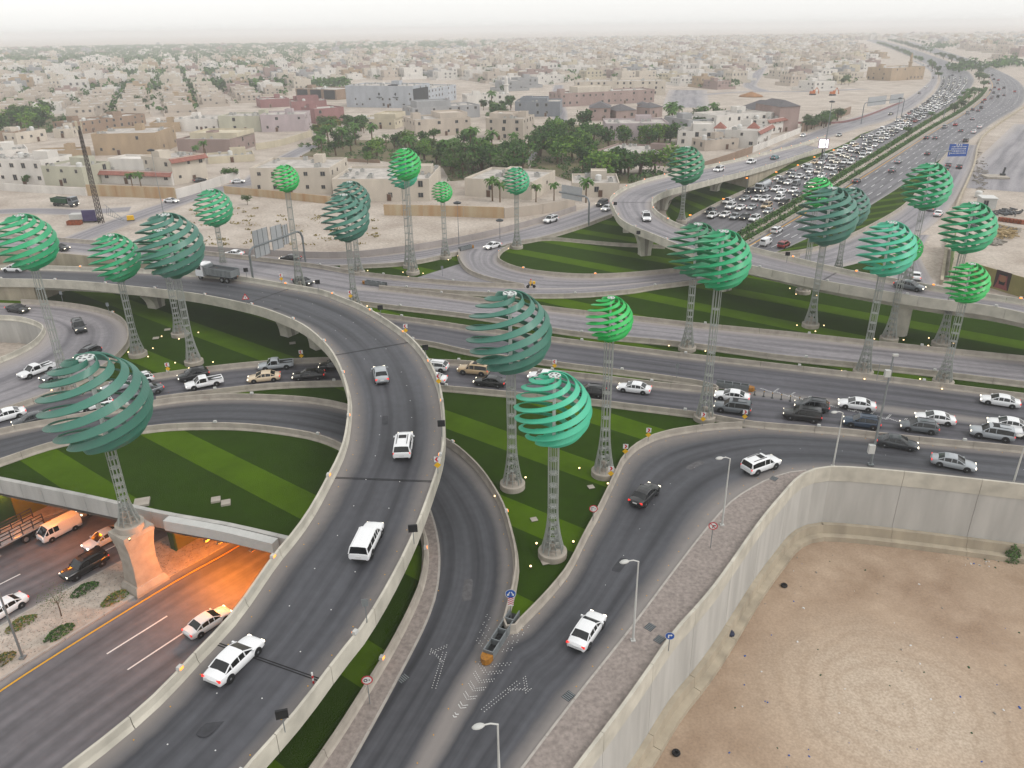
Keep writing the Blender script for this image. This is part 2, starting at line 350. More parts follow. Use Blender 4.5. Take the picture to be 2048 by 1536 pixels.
# ------------------------------------------------------------------ roads
def grid(rows, name, m, parent=None, uvs=True):
    """rows: list of point rows, each across the surface"""
    mb = MB(); k = len(rows[0]); mb.uv = []; L = 0
    for i, r in enumerate(rows):
        if i: L += (r[k//2]-rows[i-1][k//2]).length
        for j, p in enumerate(r): mb.v.append(tuple(p)); mb.uv.append((j/(k-1), L))
    for i in range(len(rows)-1):
        for j in range(k-1): mb.face((i*k+j, i*k+j+1, (i+1)*k+j+1, (i+1)*k+j))
    ar = sum((Vector(mb.v[f[1]])-Vector(mb.v[f[0]])).cross(Vector(mb.v[f[2]])-Vector(mb.v[f[0]])).z for f in mb.f)
    if ar < 0: mb.f = [f[::-1] for f in mb.f]
    return mb.build(name, MATS[m], parent)
ROADS = {}
def road(name, a, b, zoff, m='asphalt', cols=7, dz=0.0):
    n = max(len(a), len(b)); a = resample(a, n); b = resample(b, n)
    rows = [[p.lerp(q, j/(cols-1))+Vector((0, 0, zoff)) for j in range(cols)] for p, q in zip(a, b)]
    ROADS[name] = (a, b)
    return struct(grid(rows, name, m))
LAMPS = []
JERSEY = [(-.30, -.02), (-.30, .08), (-.16, .32), (-.09, .93), (.09, .93), (.16, .32), (.30, .08), (.30, -.02)]
def barrier(c, label, group='concrete barriers along the roads', prof=JERSEY, seg=6.0, m='concrete', z=-.95, lamps=0, lstart=5, name='concrete_barrier', gap=.04, side=1):
    """c: world curve along the barrier top; each precast length is a part"""
    c = [p+Vector((0, 0, z)) for p in c]; o = c[0].copy(); t = thing(name, label, 'barrier', o, 0, group)
    if seg:
        L = sum((b-a).length for a, b in zip(c, c[1:])); n = max(1, int(L/seg)); k = max(2, int(len(c)/n)+1)
        fine = resample(c, n*4+1)
        for i in range(n):
            s = [p.copy() for p in fine[i*4:i*4+5]]
            d0 = (s[1]-s[0]).normalized()*gap/2; d1 = (s[-1]-s[-2]).normalized()*gap/2; s[0] += d0; s[-1] -= d1
            mb = MB(); mb.sweep([p-o for p in s], prof); mb.build('barrier_segment', MATS[m], t)
    else:
        mb = MB(); mb.sweep([p-o for p in c], prof); mb.build('barrier_run', MATS[m], t)
    if lamps:
        nn = normals(c)
        for p, tg in along(c, lamps, lstart): LAMPS.append((p+Vector((0, 0, .93)), tg, side))
    return c
def road_lists():
    D = {}
    D['f1_out'] = [(250, 1830, 3.6), (390, 1660, 4.0), (488, 1536, 4.4), (593, 1419, 4.8), (638, 1359, 5.0), (700, 1279, 5.3), (735, 1235, 5.5), (790, 1140, 5.9), (835, 1045, 6.3), (871, 945, 6.6), (882, 909, 6.7), (887, 874, 6.8), (887.5, 840, 6.9), (885, 806, 6.9), (875, 758, 6.9), (851, 710, 6.8), (817, 671, 6.7), (759, 630, 6.5), (714, 606, 6.3), (680, 593, 6.2), (642, 579, 6.0), (560, 565, 5.7), (485, 553, 5.4), (400, 545, 5.1), (307, 538, 4.8), (191, 534.5, 4.4), (85, 531, 4.0), (0, 530, 3.7), (-120, 529, 3.3)]
    D['f1_in'] = [(-130, 1740, 3.6), (20, 1622, 4.0), (129, 1536, 4.4), (192, 1488, 4.7), (272, 1424, 4.9), (349, 1352, 5.1), (398, 1295, 5.3), (454, 1241, 5.5), (509, 1167, 5.7), (544, 1115, 5.9), (586, 1066, 6.1), (621, 1017, 6.3), (656, 953, 6.5), (683.5, 898, 6.7), (695, 847, 6.8), (698, 796, 6.9), (687, 748, 6.9), (670, 710, 6.9), (649, 683, 6.8), (608, 649, 6.6), (547, 622, 6.3), (492, 606, 6.0), (396, 587, 5.5), (314, 577, 5.1), (236, 569, 4.7), (161, 562, 4.4), (75, 558, 4.0), (0, 557, 3.7), (-120, 556, 3.3)]
    D['f2_out'] = [(2300, 690, 6.4), (2048, 625, 7.0), (1963, 618-10, 7.1), (1861, 596, 7.2), (1724, 574, 7.3), (1638, 559, 7.3), (1553, 541, 7.3), (1502, 530, 7.3), (1430, 510, 7.3), (1357, 488, 7.2), (1312, 469, 7.2), (1261, 449, 7.1), (1237, 432, 7.1), (1228, 414, 7.0), (1221, 400, 7.0), (1227, 388, 6.9), (1254, 371, 6.8), (1295, 357, 6.6), (1329, 348.6, 6.3), (1409, 331.5, 5.4), (1485, 315, 4.0), (1560, 297, 2.2), (1600, 287, 1.2), (1650, 271, .3)]
    D['f2_in'] = [(2300, 648, 6.4), (2048, 598, 7.0), (1950, 584, 7.1), (1844, 566, 7.2), (1690, 538, 7.3), (1584, 513, 7.3), (1495, 491, 7.3), (1420, 469, 7.3), (1357, 447, 7.2), (1326, 431, 7.2), (1309, 417, 7.1), (1304, 405, 7.0), (1309, 393, 6.9), (1336, 380, 6.7), (1377, 370, 6.3), (1410, 362, 5.8), (1450, 352, 5.0), (1502, 339, 4.0), (1567, 320, 2.2), (1600, 309, 1.2), (1650, 292, .3)]
    D['e_up'] = [(-200, 462, 5.2), (0, 467, 5.0), (104, 474, 4.8), (270, 487, 3.6), (403, 501, 2.4), (520, 514, 1.4), (632, 528, .5), (700, 540, 0), (800, 551.5, 0), (919, 562, 0), (1000, 566, 0), (1048, 567, 0)]
    D['e_lo'] = [(-200, 491, 5.2), (0, 497, 5.0), (102, 504, 4.8), (191, 513, 4.2), (297, 527, 3.4), (400, 541, 2.4), (500, 556, 1.4), (600, 578, .5), (717, 601, 0), (790, 610, 0), (858, 617.5, 0), (947, 628.5, 0), (1020, 640, 0), (1104, 655, 0), (1203, 668, 0), (1348, 681, 0), (1495, 700, 0), (1570, 710, 0), (1710, 724, 0), (1861, 740, 0), (2048, 762, 0), (2300, 792, 0)]
    D['r2_up'] = [(758, 571), (851, 581), (960, 595), (1020, 603), (1104, 613), (1193, 623), (1268, 631), (1380, 643.5), (1457, 651), (1601, 665), (1758, 682), (1926, 699), (2048, 711), (2300, 736)]
    D['r1_lo'] = [(758, 570), (871, 578), (960, 583), (1056, 587), (1158, 586), (1261, 578), (1309, 570), (1380, 561), (1440, 551), (1520, 536), (1600, 522)]
    D['k_in'] = [(1600, 505), (1520, 514), (1440, 524), (1380, 532), (1319, 539), (1227, 546), (1158, 547), (1090, 542), (1035, 533), (1001, 519), (996, 509), (1001, 499), (1012, 492), (1024, 487)]
    D['k_out'] = [(1048, 567), (1020, 562), (970, 551), (935, 536), (920, 516), (917, 505), (918, 498)]
    D['r3_up'] = [(700, 612), (755, 625), (851, 638), (953, 653), (1104, 673), (1227, 688), (1380, 707), (1544, 725), (1758, 750), (1895, 767), (2048, 786), (2300, 818)]
    D['r3_lo'] = [(740, 660), (823, 677), (866, 683), (953, 702), (1090, 719), (1131, 725), (1278, 743), (1380, 757), (1416, 763), (1431, 769)]
    D['a_up'] = [(-200, 876), (-60, 835), (34, 806), (113, 783), (190, 767), (273, 753), (335, 743), (458, 727.5), (581, 717), (660, 714), (760, 713), (858, 717), (970, 723), (1070, 735), (1141, 743), (1206, 750), (1261, 757), (1380, 770), (1431, 775)]
    D['a_lo'] = [(-200, 905), (0, 850), (100, 831), (200, 813), (311, 793), (362, 786), (526, 767), (665, 761), (760, 761), (882, 770), (953, 776), (1080, 788), (1206, 800), (1271, 808), (1380, 821), (1427, 828), (1508, 842), (1683, 856), (1758, 864), (1861, 875), (2048, 892), (2300, 922)]
    D['q_up'] = [(-200, 905), (0, 856), (100, 837), (200, 819), (294, 802), (362, 792.5), (444, 787), (547, 789), (629, 795), (696, 808), (800, 838), (887, 873), (912, 888), (940, 912), (970, 945), (1004, 1000), (1018, 1042), (1029, 1087), (1033, 1115), (1029, 1157), (1015, 1209), (1008, 1237)]
    D['q_lo'] = [(-200, 985), (0, 917), (123, 878), (307, 850), (400, 845), (482, 846), (560, 854), (629, 866), (680, 885), (760, 935), (820, 1000), (847, 1060), (851, 1105), (844, 1153), (820, 1213), (774, 1300), (715, 1394), (680, 1450), (620, 1536), (540, 1650)]
    D['q_kerb'] = [(860, 1021), (870, 1052), (879, 1105), (875, 1174), (854, 1244), (795, 1359), (725, 1488), (690, 1550), (620, 1670)]
    D['rr_up'] = [(1040, 1236), (1081, 1195), (1134, 1133), (1168, 1066), (1193, 1021), (1230, 945), (1247, 910), (1281, 880), (1329, 861), (1380, 852), (1430, 846), (1485, 843)]
    D['rr_kerb'] = [(880, 1760), (1046, 1536), (1151, 1398), (1259, 1262), (1348, 1143), (1409, 1064), (1461, 1006), (1512, 972), (1560, 950), (1612, 942), (1673, 940), (1758, 945), (1895, 959), (2048, 977), (2300, 1006)]
    D['l_out'] = [(-150, 592), (41, 598), (102, 601), (171, 610), (219, 622), (246, 637), (256, 656), (253, 683), (239, 700), (215, 722), (150, 762), (34, 806), (-150, 860)]
    D['fr_up'] = [(-200, 497), (200, 500), (410, 505), (540, 513), (680, 517), (800, 507), (919, 487), (1000, 469), (1080, 447), (1155, 422), (1240, 392), (1330, 362), (1420, 338), (1503, 312), (1560, 290), (1594, 276), (1650, 254), (1703, 236)]
    D['fr_lo'] = [(-200, 515), (200, 516), (410, 520), (540, 528), (680, 531), (817, 523), (916, 503), (970, 500), (1022, 488), (1083, 476), (1158, 454), (1223, 430), (1300, 402), (1380, 374), (1470, 346), (1540, 320), (1594, 300), (1650, 278), (1724, 255)]
    return D
PXL = road_lists()
GORE = [(1006, 1260), (975, 1310), (940, 1370), (905, 1432), (850, 1530), (780, 1650)]
CV = {k: smooth(W(v, .95), 2.5) for k, v in PXL.items() if k not in ('q_kerb', 'rr_kerb', 'fr_up', 'fr_lo')}
for k in ('q_kerb', 'rr_kerb', 'fr_up', 'fr_lo'): CV[k] = smooth(W(PXL[k], 0.0), 2.5)
low = lambda c, d=.95: [p-Vector((0, 0, d)) for p in c]
gore_w = smooth(W(GORE), 2.0)
# --- at-grade carriageways, each sheet a few millimetres above the next
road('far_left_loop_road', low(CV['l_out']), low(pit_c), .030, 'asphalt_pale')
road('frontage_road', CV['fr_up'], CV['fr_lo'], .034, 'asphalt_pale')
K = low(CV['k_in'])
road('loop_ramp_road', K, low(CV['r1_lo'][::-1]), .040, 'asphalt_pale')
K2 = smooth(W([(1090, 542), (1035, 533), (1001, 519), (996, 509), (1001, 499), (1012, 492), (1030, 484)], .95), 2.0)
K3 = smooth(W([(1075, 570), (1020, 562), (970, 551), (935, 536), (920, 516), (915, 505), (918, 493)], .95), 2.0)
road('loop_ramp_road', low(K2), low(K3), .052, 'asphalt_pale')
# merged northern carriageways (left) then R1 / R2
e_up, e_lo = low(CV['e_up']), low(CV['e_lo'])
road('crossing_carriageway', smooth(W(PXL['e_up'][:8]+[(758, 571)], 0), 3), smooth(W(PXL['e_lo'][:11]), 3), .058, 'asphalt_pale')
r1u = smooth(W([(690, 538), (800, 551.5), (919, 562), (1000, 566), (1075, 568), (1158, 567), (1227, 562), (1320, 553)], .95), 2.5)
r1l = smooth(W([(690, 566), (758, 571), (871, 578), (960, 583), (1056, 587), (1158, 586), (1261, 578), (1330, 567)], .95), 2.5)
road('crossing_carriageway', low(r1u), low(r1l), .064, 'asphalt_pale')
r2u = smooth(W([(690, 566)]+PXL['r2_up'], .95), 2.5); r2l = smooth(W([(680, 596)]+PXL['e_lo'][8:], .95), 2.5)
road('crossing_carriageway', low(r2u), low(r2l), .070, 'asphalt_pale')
r3l = smooth(W(PXL['r3_lo'][:-1]+[(1480, 772), (1620, 788), (1758, 805), (1895, 822), (2048, 842), (2300, 876)], .95), 2.5)
road('crossing_carriageway', low(CV['r3_up']), low(r3l), .076, 'asphalt')
au = smooth(W(PXL['a_up'][:-1]+[(1480, 772), (1620, 788), (1758, 805), (1895, 822), (2048, 842), (2300, 876)], .95), 2.5)
road('queue_carriageway', low(au), low(CV['a_lo']), .082, 'asphalt')
road('underpass_ramp_road', low(CV['q_up'])+gore_w, low(CV['q_lo']), .046, 'asphalt_ramp')
rrup = smooth(W(PXL['rr_up']+PXL['a_lo'][-6:], .95), 2.5)
road('slip_road', gore_w[::-1]+low(rrup), CV['rr_kerb'], .050, 'asphalt_ramp')
# sidewalks
def walk(a, b, z=.14, m='paving', name='sidewalk'):
    n = max(len(a), len(b)); a = resample(a, n); b = resample(b, n)
    rows = [[p.lerp(q, j/3)+Vector((0, 0, z)) for j in range(4)] for p, q in zip(a, b)]
    o = struct(grid(rows, name, m))
    t = thing('kerb', 'pale concrete kerb edging the paved sidewalk', 'kerb', a[0], 0, 'kerbs')
    L = sum((q-p).length for p, q in zip(a, a[1:])); k = max(1, int(L/4)); f = resample(a, k*2+1)
    for i in range(k):
        s = [p-a[0] for p in f[i*2:i*2+3]]; s[0] = s[0].lerp(s[1], .02); mb = MB(); mb.sweep(s, [(-.10, -.02), (-.10, z+.012), (.10, z+.012), (.10, -.02)]); mb.build('kerb_stone', MATS['kerb'], t)
    return o
wall_low = [Vector((p.x, p.y, 0)) for p in wall_c]
walk(smooth(W(PXL['rr_kerb'][:10]), 2.5), [p for p in wall_low if p.x < P(1632, 936, 1).x+.1])
walk(CV['q_kerb'], smooth([Vector((p.x, p.y, 0)) for p in W([(838, 1040), (847, 1060), (851, 1105), (844, 1153), (820, 1213), (774, 1300), (715, 1394), (680, 1450), (620, 1536), (560, 1620)], .95)], 2.5))
# --- barriers
pw_ = thing('pit_wall', 'grey concrete wall lining the sandy pit inside the loop road', 'wall', pit_c[0]); mb_ = MB(); mb_.sweep([Vector((p.x, p.y, 0))-Vector((pit_c[0].x, pit_c[0].y, pit_c[0].z)) for p in pit_c], [(-.1, .0), (-.1, -5), (.1, -5), (.1, 0)]); mb_.build('lining', MATS['concrete_grey'], pw_)
G1 = 'concrete barriers along the roads'
barrier(CV['q_up'], 'concrete barrier along the grass triangle beside the ramp that passes under the flyover', lamps=17, lstart=26)
barrier(CV['q_lo'], 'concrete barrier on the outer edge of the ramp that passes under the flyover', lamps=15, lstart=6, prof=[(a*1.25, z*1.0) for a, z in JERSEY])
barrier(CV['rr_up'], 'concrete barrier curving round the grass triangle along the slip road')
nose = smooth([CV['q_up'][-1], P(1011, 1248, .95), P(1022, 1252, .95), P(1034, 1245, .95), CV['rr_up'][0]], .8)
barrier(nose, 'rounded concrete barrier nose where the two ramps part', seg=0)
barrier(smooth(W(PXL['a_lo'][4:], .95), 2.5), 'concrete barrier between the queueing carriageway and the grass below it', lamps=17, lstart=8)
barrier(smooth(W(PXL['a_up'][4:], .95), 2.5), 'concrete barrier on the far side of the queueing traffic', lamps=15, lstart=10)
barrier(smooth(W(PXL['l_out'][1:], .95), 2.5), 'concrete barrier round the outside of the far left loop road', lamps=26, lstart=24)
barrier(pit_c, 'cream concrete barrier round the sandy pit inside the loop road', m='concrete_cream')
barrier(CV['r3_lo'], 'concrete barrier on the near side of the empty middle carriageway', lamps=18, lstart=9)
barrier(smooth([P(1431, 769, .95), P(1436, 772, .95), P(1431, 775, .95)], .6), 'rounded barrier nose behind the crash cushion by the queue', seg=0)
barrier(CV['r3_up'], 'concrete barrier on the far side of the empty middle carriageway', lamps=17, lstart=12)
barrier(smooth(W(PXL['e_lo'][8:], .95), 2.5), 'concrete barrier between the two empty middle carriageways beside the narrow lawn', lamps=18, lstart=9)
barrier(CV['r2_up'], 'concrete barrier below the large lawn beside the upper carriageway', lamps=17, lstart=14)
barrier(CV['r1_lo'], 'concrete barrier between the loop ramp and the large lawn', lamps=17, lstart=6)
barrier(CV['k_in'], 'concrete barrier round the lawn inside the loop ramp', lamps=16, lstart=50)
barrier(CV['k_out'], 'concrete barrier on the outer bend of the loop ramp')
barrier(smooth(W(PXL['e_up'], .95), 2.5), 'long concrete barrier between the frontage road and the crossing carriageway', lamps=16, lstart=8)
skirt = [(-.2, -6), (-.2, .93), (.05, .93), (.05, -6)]
barrier(smooth(W(PXL['e_lo'][:6], .95), 2.5), 'beige retaining wall below the raised far carriageway', prof=skirt, m='beige_wall', name='retaining_wall', seg=8)
barrier(smooth(W(PXL['fr_lo'][4:7], .85), 2.5), 'low concrete barrier between the frontage road and the small corner lawn', z=-.9)
barrier(smooth(W([(1012, 489), (1040, 482), (1083, 474), (1158, 452), (1223, 428)], .85), 2.5), 'low concrete barrier between the frontage road and the striped lawn', z=-.9)
barrier(smooth(W([(1045, 481), (1100, 476), (1160, 481), (1230, 487), (1330, 492)], .6), 2.5), 'low kerb wall crossing the striped lawn under the far flyover', z=-.7, seg=0)
# --- flyovers
def closest(p, c):
    best = None
    for a, b in zip(c, c[1:]):
        d = b-a; t = max(0, min(1, (p-a).xy.dot(d.xy)/max(1e-9, d.xy.length_squared))); q = a+d*t; e = (q-p).xy.length
        if best is None or e < best[0]: best = (e, q)
    return best[1]
def flyover(name, label, a, b, zo, mt, piers):
    """a: left edge curve (tops), b: right edge curve, same travel direction"""
    t = thing(name, label, 'flyover', low(a)[len(a)//2]); o = t.location
    A = low(a); B0 = low(b); n = len(A); B = [closest(p, B0) for p in A]
    sec = [(0, -.02), (0, -.65), (.06, -.75), (.24, -1.05), (.30, -2.1), (.70, -2.1), (.76, -1.05), (.94, -.75), (1, -.65), (1, -.02)]
    mb = MB(); k = len(sec)
    for p, q in zip(A, B):
        for u, z in sec: v = p.lerp(q, u)-o; mb.v.append((v.x, v.y, v.z+z))
    for i in range(n-1):
        for j in range(k): j2 = (j+1) % k; mb.face((i*k+j, i*k+j2, (i+1)*k+j2, (i+1)*k+j))
    mb.build('deck_girder', MATS['concrete_cream'], t)
    rows = [[p.lerp(q, j/8)+Vector((0, 0, zo))-o for j in range(9)] for p, q in zip(A, B)]
    grid(rows, 'roadway', mt, t)
    for c, s in ((a, 1), (b, -1)):
        c = [p-Vector((0, 0, .95)) for p in c]; L = sum((q-p).length for p, q in zip(c, c[1:])); m_ = max(1, int(L/6)); f = resample(c, m_*3+1)
        pr = [(-.30*s, 0), (-.12*s, .35), (-.07*s, .95), (.16*s, .95), (.16*s, -.72), (-.30*s, -.72)]
        for i in range(m_):
            g = [p-o for p in f[i*3:i*3+4]]; d = (g[1]-g[0]).normalized()*.025; g[0] += d; g[-1] -= d
            q = MB(); q.sweep(g, pr); q.build('parapet_segment', MATS['concrete_cream'], t)
    return t, A, B
f1, F1A, F1B = flyover('curved_flyover', 'long curved concrete flyover sweeping over the lawns and the queueing carriageway', CV['f1_in'], CV['f1_out'], .03, 'asphalt_ramp', [])
f2, F2A, F2B = flyover('hooked_flyover', 'far flyover with a tight hook bend running beside the highway', CV['f2_in'][::-1], CV['f2_out'][::-1], .03, 'asphalt_pale', [])
for c, s, l0 in ((CV['f1_in'], -1, 4), (CV['f1_out'], 1, 9), (CV['f2_in'], 1, 4), (CV['f2_out'], -1, 7)):
    for p, tg in along(low(c), 12.5, l0): LAMPS.append((p+Vector((0, 0, .95)), tg, s))
def pier(px, py, A, B, parent, wt=5.2, wb=2.4, round_=False, zb=0.0, thick=2.0):
    base = P(px, py, zb); o = parent.location
    i = min(range(len(A)), key=lambda k: ((A[k]+B[k])/2-base).xy.length); mid = (A[i]+B[i])/2
    d = (B[i]-A[i]); d.z = 0; half = d.length*.5; d.normalize(); nrm = Vector((-d.y, d.x, 0)); top = mid.z-2.08; h = top-zb
    mb = MB()
    if round_: mb.lathe([(1.5, zb-.3), (1.5, top*.9), (1.7, top)], 20, (mid.x, mid.y, 0))
    else:
        outl = []                                           # flared tulip outline across the deck
        for k in range(11):
            t = k/10; wv = wb/2+(wt/2-wb/2)*(t**2.6); outl.append((wv, zb-.3+(h+.3)*t))
        poly = [(-a, z) for a, z in outl]+[(a, z) for a, z in outl[::-1]]
        vs_ = [mid+d*a+nrm*s*thick/2 for s in (-1, 1) for a, z in poly]; n = len(poly)
        for j, v in enumerate(vs_): v.z = poly[j % n][1]
        m2 = len(outl); fs = []
        for k in range(m2-1): fs += [(k, k+1, n-2-k, n-1-k), (n+k, 2*n-1-k, 2*n-2-k, n+k+1)]
        fs += [(j, n+j, n+(j+1) % n, (j+1) % n) for j in range(n)]
        mb.add(vs_, fs)
        # flute-shaped panel of darker concrete laid flat on both faces
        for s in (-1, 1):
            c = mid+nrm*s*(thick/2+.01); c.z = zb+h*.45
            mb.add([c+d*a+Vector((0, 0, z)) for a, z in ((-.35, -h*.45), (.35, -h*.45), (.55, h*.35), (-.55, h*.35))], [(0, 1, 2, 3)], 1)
    mb.v = [(v[0]-o.x, v[1]-o.y, v[2]-o.z) for v in mb.v]
    mb.build('pier', [MATS['concrete_cream'], MATS['concrete_dark']], parent)
for q in ((311, 612), (575, 668), (625, 700), (590, 1480), (800, 1075)): pier(*q, F1A, F1B, f1)
for q in ((1318, 505), (1482, 570), (1418, 378), (1332, 418)): pier(*q, F2A, F2B, f2)
pier(1812, 640, F2A, F2B, f2, round_=True); pier(1250, 462, F2A, F2B, f2, wt=3.6, wb=3.4, thick=1.6)
# solid abutments under the ramp ends
def abut(A, B, i0, i1, parent, m='beige_wall', zb=-.3):
    o = parent.location; mb = MB(); k = 4
    for i in range(i0, i1):
        a, b = A[i].lerp(B[i], .06), A[i].lerp(B[i], .94)
        for p, z in ((a, a.z-.7), (a, zb), (b, zb), (b, b.z-.7)): mb.v.append((p.x-o.x, p.y-o.y, z-o.z))
    n = i1-i0
    for i in range(n-1):
        for j in range(4): mb.face((i*4+j, i*4+(j+1) % 4, (i+1)*4+(j+1) % 4, (i+1)*4+j))
    mb.face((3, 2, 1, 0)); e = (n-1)*4; mb.face((e, e+1, e+2, e+3)); mb.build('abutment', MATS[m], parent)
i0 = min(range(len(F1A)), key=lambda k: (F1A[k]-P(52, 559, 4.8)).length); abut(F1A, F1B, i0, len(F1A), f1)
j0 = min(range(len(F2A)), key=lambda k: (F2A[k]-P(1500, 340, 4.9)).length); abut(F2A, F2B, 0, j0, f2, zb=-2.5)
# expansion joints across the decks
def joint(A, B, px, py, parent, z):
    p = P(px, py, z); i = min(range(len(A)), key=lambda k: (A[k]-p).length); a, b = A[i], B[i]; o = parent.location
    t = (A[i+1]-A[i-1]).normalized()*.05; mb = MB(); u = Vector((0, 0, .045))
    for s in (-.22, .22): mb.add([a-o+u+t*(s*9-1), b-o+u+t*(s*9-1), b-o+u+t*(s*9+1), a-o+u+t*(s*9+1)], [(0, 1, 2, 3)])
    mb.build('expansion_joint', MATS['rubber'], parent)
for q in ((398, 1300, 5.3), (656, 953, 6.5), (672, 716, 6.9), (492, 608, 6)): joint(F1A, F1B, *q[:2], f1, q[2])
for q in ((1495, 492, 7.3), (1690, 538, 7.3), (1304, 405, 7)): joint(F2A, F2B, *q[:2], f2, q[2])
# --- retaining wall of the sandy lot
def retaining():
    t = thing('retaining_wall', 'tall grey concrete retaining wall curving round the bare sandy lot', 'wall', wall_c[0]); o = wall_c[0]
    n = int(sum((q-p).length for p, q in zip(wall_c, wall_c[1:]))/7.5); f = resample(wall_c, n*4+1)
    for i in range(n):
        g = [p-o for p in f[i*4:i*4+5]]; d = (g[1]-g[0]).normalized()*.02; g[0] += d; g[-1] -= d
        q = MB(); q.sweep(g, [(.18, -1.0), (.12, 0), (-.16, 0), (-.20, -1.9), (.18, -1.9)]); q.build('coping_panel', MATS['concrete_cream'], t)
        q = MB(); q.sweep(g, [(.16, -1.91), (-.13, -1.91), (-.22, -7.7), (.16, -7.7)]); q.build('wall_panel', MATS['concrete_grey'], t)
        q = MB(); q.sweep(g, [(.16, -7.71), (-.75, -7.71), (-.80, -8.9), (-1.5, -8.95), (-1.5, -9.8), (.16, -9.8)]); q.build('footing', MATS['beige_wall'], t)
retaining()
# --- trench with the highway running into the tunnel
ZT = -7.0
ta = [P(x, y, ZT) for x, y in [(-500, 1690), (-250, 1540), (0, 1387-26), (314, 1167.5), (464, 1084), (620, 985), (800, 880)]]      # median right kerb
tb = [P(x, y, ZT) for x, y in [(-500, 1530), (-250, 1408), (0, 1255), (241, 1125.5), (420, 1030), (560, 955), (700, 880)]]        # median left kerb
tl = [P(x, y, ZT) for x, y in [(-500, 1300), (-250, 1190), (0, 1073), (140, 1017), (300, 950), (450, 885), (560, 840)]]           # far kerb
dir_t = (ta[3]-ta[2]).normalized(); nr = Vector((dir_t.y, -dir_t.x, 0))
tr = [p+nr*17 for p in ta]
s_ = lambda c: smooth(c, 4)
road('trench_highway', s_(ta), s_(tr), .02, 'asphalt_highway'); road('trench_highway', s_(tl), s_(tb), .02, 'asphalt_highway')
struct(grid([[p.lerp(q, j/3)+Vector((0, 0, .16)) for j in range(4)] for p, q in zip(s_(ta), resample(s_(tb), len(s_(ta))))], 'median', 'sand'))
struct(grid([[p+nr*-k+Vector((0, 0, .14+ (0 if k < 14 else 0))) for k in (0, 7, 14, 40)] for p in s_(tl)], 'roadside_sand', 'sand'))
struct(grid([[p+nr*k for k in (-1, 30)] for p in s_(tr)], 'trench_side', 'concrete_dark'))
for c, s in ((ta, 1), (tb, -1), (tl, 1)):
    c = s_(c); t = thing('kerb', 'concrete kerb beside the sunken highway', 'kerb', c[0], 0, 'kerbs of the sunken highway'); n = int(sum((q-p).length for p, q in zip(c, c[1:]))/4); f = resample(c, n*2+1)
    for i in range(n): q = MB(); g = [p-c[0] for p in f[i*2:i*2+3]]; g[0] = g[0].lerp(g[1], .03); q.sweep(g, [(-.13, 0), (-.13, .19), (.13, .19), (.13, 0)]); q.build('kerb_stone', MATS['kerb'], t)
# painted lines
def paint(name, c, off, width, z, m, dash=None, label=None, group='road markings'):
    c = smooth(c, 2.0) if len(c) < 30 else c; nn = normals(c); c = [p+v*off+Vector((0, 0, z)) for p, v in zip(c, nn)]
    t = thing(name, label or 'painted road line', 'road marking', c[0], 0, group)
    runs = []
    if dash:
        L = sum((q-p).length for p, q in zip(c, c[1:])); s = dash[2] if len(dash) > 2 else 0; f = resample(c, int(L/.5)+2)
        while s < L-dash[0]: runs.append(f[int(s/.5):int((s+dash[0])/.5)+1]); s += dash[0]+dash[1]
    else: runs = [c]
    for r in runs:
        if len(r) < 2: continue
        nv = normals(r); mb = MB()
        for p, v in zip(r, nv): mb.v += [tuple(p-c[0]+v*width/2), tuple(p-c[0]-v*width/2)]
        for i in range(len(r)-1): mb.face((2*i, 2*i+1, 2*i+3, 2*i+2))
        mb.build('painted_dash' if dash else 'painted_line', MATS[m], t)
paint('lane_line', ta, -1.35, .22, .032, 'paint_yellow', label='solid yellow edge line of the sunken highway beside the median')
lane_hb = [P(x, y, ZT) for x, y in [(0, 1450), (197, 1319), (321, 1241), (500, 1126), (650, 1030)]]
paint('lane_line', lane_hb, 0, .18, .032, 'paint_white', (6.6, 13.5, 10.2), 'dashed white lane line on the sunken highway')
lane_h2 = [P(x, y, ZT) for x, y in [(0, 1510), (243, 1348), (361, 1270), (540, 1152), (650, 1080)]]
paint('lane_line', lane_h2, 0, .18, .032, 'paint_white', (6.6, 13.5, 11.5), 'dashed white lane line beside the flyover on the sunken highway')
paint('lane_line', tb, 3.6, .18, .032, 'paint_white', (6, 7, 3), 'dashed white lane line nearest the median planting'); paint('lane_line', tb, 7.2, .18, .032, 'paint_white', (6, 7, 5), 'dashed white lane line between the van and the truck')
paint('lane_line', tl, -1.0, .2, .032, 'paint_yellow', label='yellow edge line on the far side of the sunken highway')
